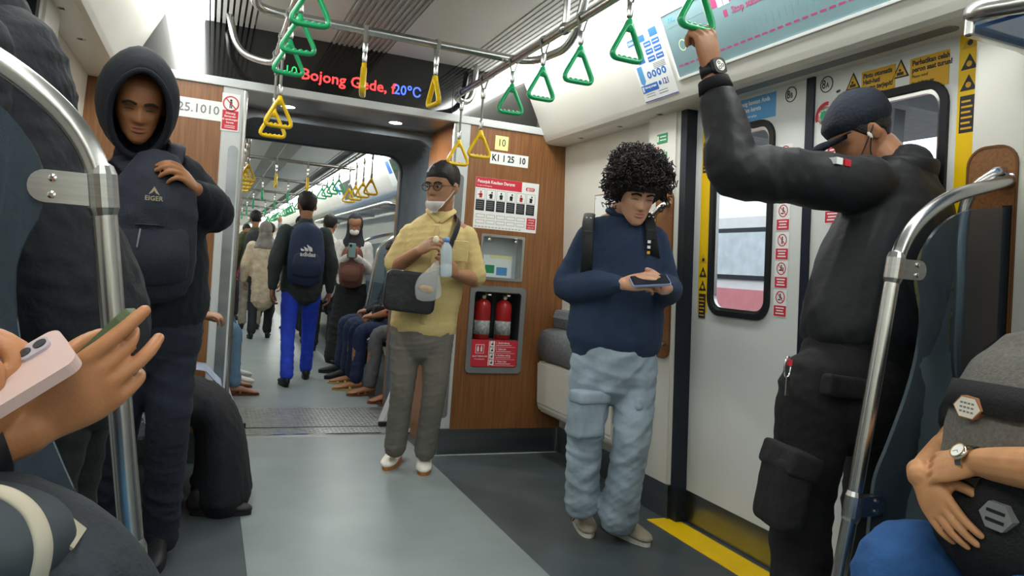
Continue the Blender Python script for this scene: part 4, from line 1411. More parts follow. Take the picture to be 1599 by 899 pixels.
def add_hand(bm, Hm, side, curl=(0.5, 0.55, 0.6, 0.65), thumb=(0.6, 0.4, 0.3), sc=1.0, spread=0.0, seg=10):
    """side +1: left hand, -1: right hand (thumb on side*x). curl: per finger 0 straight .. 1 fist; thumb: (out, palm-ward, bend)"""
    S = Hm @ Matrix.Scale(sc, 4)
    ts = side
    def T(p): return S @ Vector(p)
    ax = (S.to_3x3() @ Vector((1, 0, 0))).normalized()
    k = S.to_3x3().determinant() ** (1 / 3)
    def ch(pts, rad, sub=4, sg=seg):
        chain(bm, [T(p) for p in pts], [(r[0] * sc, r[1] * sc) if isinstance(r, tuple) else r * sc for r in rad], sub, sg, ax)
    # palm
    ch([(0, -0.02, 0), (0, 0.0, 0), (ts * 0.002, 0.03, 0), (ts * 0.001, 0.06, 0.001), (0, 0.088, 0.0)],
       [(0.026, 0.019), (0.027, 0.0185), (0.036, 0.0175), (0.041, 0.016), (0.040, 0.0115)], 4, 14)
    # heel of the thumb
    ch([(ts * 0.012, 0.012, -0.006), (ts * 0.026, 0.038, -0.010), (ts * 0.033, 0.058, -0.008)], [0.013, 0.017, 0.011])
    xs = (0.030, 0.0105, -0.0095, -0.0285)
    ln = (0.073, 0.081, 0.075, 0.059)
    rd = (0.0088, 0.0090, 0.0085, 0.0076)
    for i in range(4):
        c = curl[i]
        x0 = ts * xs[i]
        fan = ts * xs[i] * (0.9 * spread + 0.15)
        p = Vector((x0, 0.080 - 0.006 * (i == 3), 0.0))
        pts = [p.copy()]
        ang = c * 0.9
        lens = (0.014, ln[i] * 0.46, ln[i] * 0.31, ln[i] * 0.25)
        angs = (0.0, ang, ang + c * 1.45, ang + c * 2.3)
        for L_, a_ in zip(lens, angs):
            p = p + Vector((math.sin(fan * 8) * L_ * 0.6, math.cos(a_) * L_, -math.sin(a_) * L_))
            pts.append(p.copy())
        ch(pts, [rd[i] * 1.12, rd[i] * 1.12, rd[i], rd[i] * 0.95, rd[i] * 0.82], 3)
    o, pw, bd = thumb
    p = Vector((ts * 0.024, 0.026, -0.008))
    d = Vector((ts * math.sin(o), math.cos(o), -math.sin(pw)))
    d.normalize()
    inw = Vector((-ts * math.cos(o), math.sin(o) * 0.6 + 0.4, -0.3)).normalized()
    pts = [p.copy()]
    for L_, b_ in ((0.040, 0.0), (0.034, bd), (0.027, bd * 2)):
        dd = (d * math.cos(b_) + inw * math.sin(b_)).normalized()
        p = p + dd * L_
        pts.append(p.copy())
    ch(pts, [0.0125, 0.0115, 0.0105, 0.0085], 3)

def add_arm(bm, S, E, W, r=(0.046, 0.038, 0.040, 0.026), ref=None):
    chain(bm, [S, lerp(S, E, 0.5), E, lerp(E, W, 0.3), lerp(E, W, 0.75), W], [r[0], r[0] * 0.95, r[1], r[2], (r[2] + r[3]) / 2, r[3]], 4, 14)

def add_sleeve(bm, S, E, W, r0=0.072, r1=0.06, r2=0.046, end=1.0, bunch=0.0):
    """sleeve ending at fraction `end` of the whole arm (0.5 = elbow)"""
    if end <= 0.5:
        X = lerp(S, E, end * 2)
        chain(bm, [S, lerp(S, X, 0.5), X], [r0, (r0 + r1) / 2, r1], 5, 16)
    else:
        X = lerp(E, W, (end - 0.5) * 2)
        chain(bm, [S, lerp(S, E, 0.5), E, lerp(E, X, 0.5), X], [r0, (r0 + r1) / 2, r1, (r1 + r2) / 2 + bunch, r2], 5, 16)

def add_leg(bm, Hp, K, A, r=(0.10, 0.085, 0.07, 0.066, 0.066)):
    chain(bm, [Hp, lerp(Hp, K, 0.5), K, lerp(K, A, 0.5), A], list(r), 5, 18)

def torso(bm, rows, seg=24):
    """rows: (centre, half width, half depth) from bottom to top; ref along local x"""
    P = [r[0] for r in rows]
    Pc = catmull(P, 4)
    Rv = catmull([(r[1], r[2], 0) for r in rows], 4)
    tube(bm, Pc, [(v.x, v.y) for v in Rv], seg, Vector((1, 0, 0)))

def shoe(P, heel, yaw, upper_m, sole_m, L=0.275, lace_m=None, pitch=0.0, high=0.0, name='shoe', w=1.0):
    """heel: local point on the floor under the heel; yaw 0 = toe forward (+y), positive to the person's left"""
    M = Matrix.Translation(heel) @ Matrix.Rotation(yaw, 4, 'Z') @ Matrix.Rotation(pitch, 4, 'X')
    k = L / 0.275
    ub = B()
    pts = [(0, -0.010, 0.055), (0, 0.03, 0.060), (0, 0.08, 0.056), (0, 0.13, 0.046), (0, 0.18, 0.038), (0, 0.225, 0.032), (0, 0.247, 0.028)]
    rad = [(0.030, 0.040), (0.036, 0.046), (0.037, 0.044), (0.040, 0.034), (0.044, 0.026), (0.040, 0.020), (0.026, 0.014)]
    chain(ub, [M @ (Vector(p) * k) for p in pts], [(a * k * w, b * k) for a, b in rad], 4, 18, (M.to_3x3() @ Vector((1, 0, 0))))
    chain(ub, [M @ (Vector((0, 0.018, 0.06)) * k), M @ (Vector((0, 0.015, 0.095 + high)) * k)], [(0.035 * k, 0.045 * k), (0.034 * k, 0.042 * k)], 2, 16, (M.to_3x3() @ Vector((1, 0, 0))))
    u = fuse(name, ub, upper_m, P.root, 0.005, 3, 0.5)
    out = []
    for q in range(28):
        a = 2 * math.pi * q / 28
        y = 0.118 + 0.138 * math.sin(a)
        x = (0.036 + 0.012 * max(0, math.sin(a * 1.0 - 0.3))) * math.cos(a) * w
        out.append((x * k, y * k))
    sb = prism(B(), out, 0.0, 0.028 * k, M)
    obj('sole', sb, sole_m, u)
    if lace_m:
        for q in range(4):
            y = 0.085 + q * 0.022; z = 0.100 - q * 0.0105
            lb = tube(B(), [M @ (Vector((-0.024, y, z - 0.012)) * k), M @ (Vector((0, y + 0.004, z)) * k), M @ (Vector((0.024, y, z - 0.012)) * k)], 0.0028 * k, 6)
            obj('lace', lb, lace_m, u, smooth=True)
    return u

SKIN = {}
def skin(col):
    n = 'skin_' + col
    if n in MATS: return MATS[n]
    m = mat(n, col, 0.5, var=0.05, scale=25, bump=0.05, bscale=300)
    b = m.node_tree.nodes['Principled BSDF']
    b.inputs['Subsurface Weight'].default_value = 0.08
    b.inputs['Subsurface Radius'].default_value = (0.02, 0.008, 0.005)
    return m
def cloth(name, col, rough=0.85, var=0.10, scale=14, bump=0.35, bscale=45):
    return mat('cloth_' + name, col, rough, var=var, scale=scale, bump=bump, bscale=bscale, sheen=0.0)

def strap_path(name, P, pts, w, t, m, parent=None, up=None, sub=6):
    pc = catmull(pts, sub)
    return obj(name, tube(B(), pc, [(w, t)] * len(pc), 10, up or Vector((1, 0, 0))), m, parent or P.root, smooth=True)
# ================================================================== PEOPLE, this carriage
M_navy = cloth('navy_jean', '#1b2740')
M_blk = cloth('black', '#14161a')
M_blk2 = cloth('black_soft', '#181c24', bump=0.25)
M_rubw = mat('sole_white', '#cfcac0', 0.6, var=0.05)
M_gum = mat('sole_gum', '#a86a35', 0.6, var=0.05)
M_shoew = mat('shoe_white', '#e4e0d6', 0.55, var=0.04, bump=0.1)
M_shoeb = mat('shoe_black', '#15161a', 0.5, var=0.06)
M_phone_b = mat('phone_dark', '#20242c', 0.2, var=0.02)

# ---------------- man in the yellow shirt
def shirt_man():
    P = Person('person', 'man in a yellow short-sleeved shirt and glasses holding a bottle and snack', (0.33, 3.80), (-0.35, -0.94))
    J = P.J
    sk = skin('#a27558')
    hC = J(659, 505, 0.0); hR = J(636, 510, 0.0); hL = J(685, 510, 0.0)
    sR = J(641, 366, -0.01); sL = J(729, 369, -0.01); nb = J(689, 332, -0.02)
    eR = J(616, 418, 0.0); eL = J(742, 436, 0.0)
    wR = J(654, 392, 0.20); wL = J(713, 428, 0.17)
    H = head_matrix(J(690, 322, 0.02) + V((0.0, 0.0, -0.01)), yaw=-0.50, pitch=-0.12, scale=1.04)
    bm = B()
    add_head(bm, H); neck(bm, H, nb)
    chain(bm, [nb + V((0, 0, -0.25)), nb + V((0, 0, -0.05))], [(0.12, 0.07), (0.12, 0.06)], 3, 16, V((1, 0, 0)))
    add_arm(bm, lerp(sR, nb, 0.2), eR, wR); add_arm(bm, lerp(sL, nb, 0.2), eL, wL)
    add_hand(bm, hand_matrix(wR, J(681, 376, 0.27) - wR, V((0.2, 0.9, 0.6))), -1, (0.6, 0.65, 0.7, 0.7), (0.5, 0.7, 0.3))
    add_hand(bm, hand_matrix(wL, J(690, 405, 0.27) - wL, V((-0.3, 0.9, 0.2))), 1, (0.55, 0.6, 0.65, 0.7), (0.7, 0.8, 0.4))
    fuse('body', bm, sk, P.root, 0.004, 2, 0.5)
    face_parts(P, H, gaze=1.0, lids=0.45, mouth=False)
    hair_cap(P, H, '#14110e', std_line(0.158, 0.138, 0.11, 0.05), th=0.009, top=0.012, rough=0.004)
    # glasses
    g = B()
    for s in (-1, 1):
        pts = [H @ V((s * 0.034 + 0.023 * math.cos(a), 0.100 - abs(math.cos(a)) * 0.004, 0.107 + 0.019 * math.sin(a))) for a in [2 * math.pi * k / 16 for k in range(17)]]
        tube(g, pts, 0.0022, 6)
        tube(g, [H @ V((s * 0.057, 0.096, 0.114)), H @ V((s * 0.078, 0.05, 0.114)), H @ V((s * 0.080, -0.01, 0.112))], 0.0022, 6)
    tube(g, [H @ V((-0.011, 0.102, 0.111)), H @ V((0.011, 0.102, 0.111))], 0.002, 6)
    gl = obj('glasses', g, mat('glasses_frame', '#2a211c', 0.35), P.root, smooth=True)
    for s in (-1, 1):
        obj('lens', prism(B(), circle(0.021, 18), -0.0008, 0.0008, H @ Matrix.Translation((s * 0.034, 0.098, 0.107)) @ Matrix.Rotation(math.pi / 2, 4, 'X')), M_glass, gl)
    # face mask pulled under the chin
    mk = B()
    rows = []
    for z, o_ in ((-0.022, 0.004), (-0.008, 0.012), (0.008, 0.015), (0.025, 0.011), (0.036, 0.006)):
        rows.append([mk.verts.new(H @ (head_pt(a, max(z, -0.005), o_, False) + V((0, 0.004, min(0, z + 0.005))))) for a in [math.radians(d) for d in range(-75, 76, 10)]])
    for a, b in zip(rows[:-1], rows[1:]):
        for k in range(len(a) - 1):
            mk.faces.new((a[k], a[k + 1], b[k + 1], b[k]))
    bmesh.ops.solidify(mk, geom=mk.faces[:], thickness=0.003)
    m_ = obj('face_mask', mk, mat('mask_white', '#e8e8e6', 0.7, var=0.02), P.root, smooth=True)
    for s in (-1, 1):
        obj('ear_loop', tube(B(), catmull([H @ head_pt(s * 1.25, 0.03, 0.006, False), H @ head_pt(s * 1.5, 0.07, 0.006, False), H @ V((s * 0.084, -0.02, 0.12))], 4), 0.0018, 6), MATS['mask_white'], m_, smooth=True)
    # shirt
    sh = B()
    cB = J(660, 512, 0.0)
    torso(sh, [(cB + V((0, 0.0, -0.005)), 0.178, 0.125), (J(667, 470, 0), 0.178, 0.128), (J(675, 430, 0), 0.178, 0.128), (J(681, 390, 0), 0.180, 0.122), (J(685, 364, -0.01), 0.172, 0.10), (J(687, 350, -0.02), 0.135, 0.08), (J(689, 338, -0.02), 0.085, 0.062)])
    add_sleeve(sh, sR, eR, wR, 0.060, 0.066, end=0.44)
    add_sleeve(sh, sL, eL, wL, 0.060, 0.068, end=0.46)
    M_sh = cloth('yellow_shirt', '#c6b178', 0.85, var=0.04, bump=0.2)
    s_ = fuse('shirt', sh, M_sh, P.root, 0.007, 4, 0.5, folds=0.005, fseed=3, ffreq=1.8, fdir=(0.5, 0.1, 0.7))
    # collar, placket, pocket and buttons
    for s in (-1, 1):
        cb = B()
        base = nb + V((0, 0.0, 0.0))
        pts = [base + V((s * 0.005, 0.095, -0.055)), base + V((s * 0.045, 0.085, -0.018)), base + V((s * 0.072, 0.035, 0.012)), base + V((s * 0.062, -0.035, 0.025)), base + V((0.0, -0.065, 0.028))]
        tube(cb, catmull(pts, 4), [(0.003, 0.014)] * 17, 8, ref=V((0, 1, 0)))
        obj('collar', cb, M_sh, s_, smooth=True)
    top = J(683, 352, 0.115); bot = J(660, 505, 0.13); mid = J(674, 430, 0.137)
    strap_path('placket', P, [top, mid, bot], 0.016, 0.004, M_sh, s_)
    for k in range(5):
        q = lerp(top, mid, k / 2.5) if k < 2.5 else lerp(mid, bot, (k - 2.5) / 2.5)
        bb = B(); ellipsoid(bb, q + V((0, 0.005, 0)), (0.005, 0.003, 0.005), None, 10, 6)
        obj('button', bb, mat('button', '#d8cfa8', 0.4), s_, smooth=True)
    pk = B(); c = J(716, 392, 0.118)
    box(pk, c.x - 0.05, c.x + 0.05, c.y - 0.006, c.y + 0.006, c.z - 0.055, c.z + 0.055, bevel=0.004)
    obj('pocket', pk, M_sh, s_)
    # trousers
    M_tr = cloth('grey_trousers', '#66635c', 0.85, var=0.05, bump=0.2)
    tr = B()
    torso(tr, [(J(659, 535, 0), 0.155, 0.115), (hC, 0.163, 0.118), (J(662, 478, 0), 0.158, 0.11)])
    kR = J(629, 602, 0.03); aR = J(617, 697, -0.03); kL = J(678, 610, 0.03); aL = J(664, 702, -0.03)
    add_leg(tr, hR, kR, aR, (0.090, 0.080, 0.066, 0.062, 0.062)); add_leg(tr, hL, kL, aL, (0.090, 0.080, 0.066, 0.062, 0.062))
    fuse('trousers', tr, M_tr, P.root, 0.007, 4, 0.5, folds=0.005, fseed=5, ffreq=1.8, fdir=(0, 0, 1))
    for px, py, yw in ((617, 728, 0.16), (659, 735, -0.05)):
        heel = P.JZ(px, py, 0.0); heel.z = 0
        heel.y -= 0.16
        shoe(P, heel, -yw if px < 630 else 0.05, M_shoew, M_gum, 0.28, M_shoew)
    # black sling bag on the right hip
    M_bag = mat('bag_black', '#17191d', 0.42, var=0.08, bump=0.25, bscale=40)
    bg = B()
    c = J(640, 455, 0.17)
    Mb = Matrix.Translation(c) @ Matrix.Rotation(0.18, 4, 'Z') @ Matrix.Rotation(-0.06, 4, 'Y')
    prism(bg, rrect(0.26, 0.21, 0.035, 5), -0.055, 0.055, Mb @ Matrix.Rotation(math.pi / 2, 4, 'X'))
    bag = thing('sling_bag', 'black sling bag on the hip of the man in the yellow shirt', 'bag', P.loc, P.rotz)
    fuse('bag_body', bg, M_bag, bag, 0.006, 5, 0.4, folds=0.004, fseed=8)
    pts = [c + V((-0.10, 0.0, 0.09)), J(690, 420, 0.155), J(703, 385, 0.14), J(716, 350, 0.09), J(713, 338, 0.0), J(706, 345, -0.10)]
    strap_path('bag_strap', P, pts, 0.018, 0.0035, M_bag, bag, V((1, 0, -1)))
    obj('zip', tube(B(), [Mb @ V((-0.11, -0.058, 0.075)), Mb @ V((0.11, -0.058, 0.075))], 0.003, 6), M_rail, bag, smooth=True)
    obj('front_pocket', box(B(), -0.10, 0.10, -0.064, -0.05, -0.085, 0.03, Mb, bevel=0.006), M_bag, bag)
    # bottle and plastic bag with bread, snack
    c = J(697, 398, 0.285)
    bt = thing('water_bottle', 'clear plastic water bottle with blue cap held by the man in the yellow shirt', 'bottle', P.loc, P.rotz)
    Mq = Matrix.Translation(c) @ Matrix.Rotation(0.05, 4, 'Y')
    M_pet = mat('pet_plastic', '#cfdfe8', 0.08, var=0.0, alpha=0.55)
    obj('bottle_body', lathe(B(), [(0.026, -0.11), (0.03, -0.10), (0.03, -0.05), (0.027, -0.045), (0.03, -0.04), (0.03, 0.02), (0.026, 0.04), (0.013, 0.06), (0.013, 0.066)], seg=18, M=Mq), M_pet, bt, smooth=True)
    obj('bottle_cap', lathe(B(), [(0.0155, 0.064), (0.0155, 0.084), (0.012, 0.087)], seg=16, M=Mq), mat('cap_blue', '#6f9fd8', 0.4), bt, smooth=True)
    pb = thing('plastic_bag', 'clear plastic bag with bread hanging from the hand of the yellow-shirted man', 'bag', P.loc, P.rotz)
    c = J(670, 443, 0.285)
    b2 = B()
    chain(b2, [c + V((-0.03, -0.01, 0.105)), c + V((-0.015, 0, 0.05)), c + V((0.0, 0.0, 0.0)), c + V((0.0, 0.0, -0.055))], [(0.012, 0.012), (0.042, 0.03), (0.068, 0.042), (0.066, 0.036)], 4, 18, V((1, 0, 0)))
    fuse('bag_film', b2, mat('film', '#e6eaea', 0.15, var=0.0, alpha=0.28), pb, 0.005, 2, 0.5, folds=0.006, fseed=2)
    b3 = B(); ellipsoid(b3, c + V((0.02, 0, -0.025)), (0.032, 0.022, 0.018)); ellipsoid(b3, c + V((0.0, 0, -0.03)), (0.024, 0.02, 0.02))
    fuse('bread', b3, mat('bread', '#b98a4c', 0.8, var=0.15, scale=40), pb, 0.005, 2)
    sn = thing('snack', 'small pale snack in the fingers of the man in the yellow shirt', 'snack', P.loc, P.rotz)
    b4 = B(); c = J(681, 374, 0.285); ellipsoid(b4, c, (0.016, 0.012, 0.02))
    fuse('snack_piece', b4, mat('snack_cream', '#e6dcc0', 0.8), sn, 0.004, 1)
    return P
shirt_man()

# ---------------- young man with curly hair
def curly_man():
    P = Person('person', 'young man with bushy curly hair in a navy sweatshirt and pale baggy jeans', (0.90, 2.68), (-0.30, -0.95))
    J = P.J
    sk = skin('#c8977a')
    hC = J(958, 545, 0.0); hR = J(926, 560, 0.0); hL = J(992, 562, 0.0)
    sR = J(922, 372, -0.01); sL = J(1020, 374, -0.01); nb = J(972, 330, -0.03)
    eR = J(889, 447, 0.0); eL = J(1040, 452, 0.0)
    wR = J(972, 443, 0.24); wL = J(1042, 450, 0.20)
    H = head_matrix(J(984, 338, 0.05) + V((0, -0.01, -0.005)), yaw=0.15, pitch=-0.42, roll=0.0, scale=1.02)
    bm = B()
    add_head(bm, H); neck(bm, H, nb, 0.05)
    chain(bm, [nb + V((0, 0, -0.25)), nb + V((0, 0, -0.05))], [(0.11, 0.06), (0.11, 0.05)], 3, 16, V((1, 0, 0)))
    add_arm(bm, lerp(sR, nb, 0.2), eR, wR); add_arm(bm, lerp(sL, nb, 0.2), eL, wL)
    ph = J(1015, 438, 0.30)
    add_hand(bm, hand_matrix(wR, J(1004, 440, 0.29) - wR, V((0.3, 0.75, 0.5))), -1, (0.45, 0.5, 0.55, 0.6), (0.55, 0.3, 0.2))
    add_hand(bm, hand_matrix(wL, J(1024, 440, 0.29) - wL, V((-0.4, 0.8, 0.2))), 1, (0.6, 0.65, 0.7, 0.7), (0.5, 0.3, 0.2))
    fuse('body', bm, sk, P.root, 0.004, 2, 0.5)
    face_parts(P, H, lids=0.95, gaze=0.0, skin_lip='#a5645a', eyes=False)
    # bushy curls: a core and several hundred small coils
    hb = hair_cap(P, H, '#1c1512', std_line(0.140, 0.115, 0.070, 0.02), th=0.035, top=0.022, rough=0.02, freq=45)
    cb = B()
    rnd = random.Random(5)
    line = std_line(0.145, 0.12, 0.075, 0.03)
    for q in range(1100):
        a = rnd.uniform(0, 2 * math.pi)
        aa = a if a <= math.pi else 2 * math.pi - a
        z0 = line(aa)
        t = rnd.random() ** 0.8
        z = z0 + (0.224 - z0) * t
        base = head_pt(a, z, 0, False)
        d = (base - V((0, -0.008, 0.10))).normalized()
        side_bulge = 0.010 * math.sin(min(aa, math.pi / 2))
        c = base + d * (rnd.uniform(0.024, 0.056) + side_bulge + 0.014 * t)
        rr = rnd.uniform(0.006, 0.011)
        ax = V((rnd.gauss(0, 1), rnd.gauss(0, 1), rnd.gauss(0, 1))).normalized()
        u = ax.orthogonal().normalized(); v = ax.cross(u)
        pts = [H @ (c + u * rr * math.cos(k * 1.05) + v * rr * math.sin(k * 1.05) + ax * (k * 0.0022)) for k in range(9)]
        tube(cb, pts, 0.0021, 4, caps=None)
    o = obj('curls', cb, MATS['hair_#1c1512'], hb, smooth=True); o['kind'] = 'stuff'
    # sweatshirt
    sw = B()
    torso(sw, [(J(955, 548, 0), 0.185, 0.125), (J(958, 530, 0), 0.205, 0.145), (J(962, 490, 0), 0.202, 0.140), (J(966, 430, 0), 0.192, 0.130), (J(970, 385, 0), 0.180, 0.118), (J(971, 364, -0.01), 0.165, 0.100), (J(972, 350, -0.03), 0.125, 0.078), (J(972, 338, -0.03), 0.078, 0.062)])
    add_sleeve(sw, sR, eR, wR, 0.064, 0.068, 0.036, end=0.97, bunch=0.012)
    add_sleeve(sw, sL, eL, wL, 0.064, 0.064, 0.036, end=0.97, bunch=0.012)
    M_sw = cloth('navy_sweat', '#25354f', 0.9, var=0.05, bump=0.15)
    s_ = fuse('sweatshirt', sw, M_sw, P.root, 0.007, 4, 0.5, folds=0.0055, fseed=21, ffreq=1.5, fdir=(0.6, 0, 0.6))
    M_rib_ = cloth('navy_rib', '#1d2e4d', 0.9, var=0.05)
    strap_path('neckband', P, [nb + V((0.068 * math.cos(a), 0.005 + 0.062 * math.sin(a) , -0.004 - 0.020 * math.sin(a))) for a in [2 * math.pi * k / 12 for k in range(13)]], 0.008, 0.008, M_rib_, s_, V((0, 0, 1)), 2)
    c = J(1013, 385, 0.125)
    for k in range(3):
        obj('chest_print', box(B(), c.x - 0.006, c.x + 0.006, c.y - 0.002, c.y + 0.004, c.z - 0.03 + k * 0.022, c.z - 0.018 + k * 0.022), M_paper if k else M_warn, s_)
    # jeans
    M_je = cloth('pale_denim', '#94a4b0', 0.9, var=0.16, scale=7, bump=0.2)
    tr = B()
    torso(tr, [(J(956, 585, 0), 0.17, 0.13), (hC, 0.172, 0.13), (J(960, 520, 0), 0.165, 0.12)])
    kR = J(914, 665, 0.0); aR = J(909, 782, -0.05); kL = J(988, 680, 0.06); aL = J(966, 805, 0.0)
    add_leg(tr, hR, kR, aR, (0.098, 0.090, 0.080, 0.074, 0.076)); add_leg(tr, hL, kL, aL, (0.098, 0.090, 0.080, 0.080, 0.088))
    je = fuse('jeans', tr, M_je, P.root, 0.007, 4, 0.5, folds=0.008, fseed=33, ffreq=1.5, fdir=(0.2, 0, 0.9))
    for (px, py, y_, rz, sx) in ((900, 640, 0.02, 0.5, 1), (1005, 650, 0.0, -1.0, 1)):
        c = J(px, py, y_)
        pb = B()
        Mp = Matrix.Translation(c) @ Matrix.Rotation(rz, 4, 'Z')
        box(pb, -0.075, 0.075, 0.02, 0.115, -0.10, 0.08, Mp, bevel=0.02)
        q = fuse('cargo_pocket', pb, M_je, je, 0.007, 4, 0.5, folds=0.006, fseed=4)
        fb = box(B(), -0.082, 0.082, 0.035, 0.128, 0.045, 0.10, Mp, bevel=0.012)
        fuse('pocket_flap', fb, M_je, je, 0.006, 3, 0.5)
    M_su = mat('suede_grey', '#9a9080', 0.85, var=0.08, bump=0.2)
    for (px, py, yw, f) in ((908, 822, 0.02, 0), (955, 838, 0.55, 1)):
        t_ = P.JZ(px, py, 0.0); t_.z = 0
        t_.y -= 0.12
        s2 = shoe(P, t_, yw, M_su, M_rubw, 0.285, M_rubw)
        Ms = Matrix.Translation(t_) @ Matrix.Rotation(yw, 4, 'Z')
        for q in range(2):
            obj('side_stripe', tube(B(), [Ms @ V((0.047, 0.10 + q * 0.03, 0.03)), Ms @ V((0.040, 0.13 + q * 0.03, 0.062))], 0.004, 6), mat('stripe_red', '#8c2f3a', 0.6), s2, smooth=True)
    # backpack straps
    M_st = mat('strap_black', '#15171a', 0.7, bump=0.2, bscale=200)
    bp = thing('backpack', 'black backpack straps over the navy sweatshirt of the curly-haired man', 'backpack', P.loc, P.rotz)
    for s, pts in ((1, [J(921, 336, -0.09), J(921, 335, 0.02), J(918, 352, 0.10), J(917, 390, 0.135), J(915, 425, 0.10), J(910, 440, 0.02)]),
                   (-1, [J(1008, 334, -0.09), J(1010, 334, 0.02), J(1015, 350, 0.10), J(1018, 375, 0.12), J(1022, 400, 0.09), J(1025, 420, 0.0)])):
        st = strap_path('shoulder_strap', P, pts, 0.024, 0.005, M_st, bp)
        c = pts[2] + V((0, 0.022, -0.045))
        obj('buckle', box(B(), c.x - 0.02, c.x + 0.02, c.y - 0.004, c.y + 0.006, c.z - 0.022, c.z + 0.022, bevel=0.003), M_rubber, st)
        for q in (-1, 1):
            e_ = B(); ellipsoid(e_, pts[2] + V((q * 0.009, 0.008, 0.03)), (0.004, 0.004, 0.004)); obj('stud', e_, M_rail, st, smooth=True)
    bk = B(); c = J(972, 420, -0.24)
    box(bk, c.x - 0.15, c.x + 0.15, c.y - 0.09, c.y + 0.08, c.z - 0.22, c.z + 0.2, bevel=0.05)
    fuse('pack_body', bk, M_st, bp, 0.01, 4, 0.5)
    # phone
    t = thing('phone', 'thin phone in a pale blue case held by the curly-haired man', 'phone', P.loc, P.rotz)
    Mp = Matrix.Translation(ph) @ Matrix.Rotation(0.12, 4, 'Y') @ Matrix.Rotation(-0.5, 4, 'X')
    obj('phone_case', prism(B(), rrect(0.15, 0.075, 0.010, 4), -0.005, 0.003, Mp), mat('case_blue', '#8fa8cf', 0.35), t)
    obj('phone_glass', prism(B(), rrect(0.144, 0.069, 0.008, 4), 0.003, 0.0045, Mp), M_phone_b, t)
    return P
curly_man()
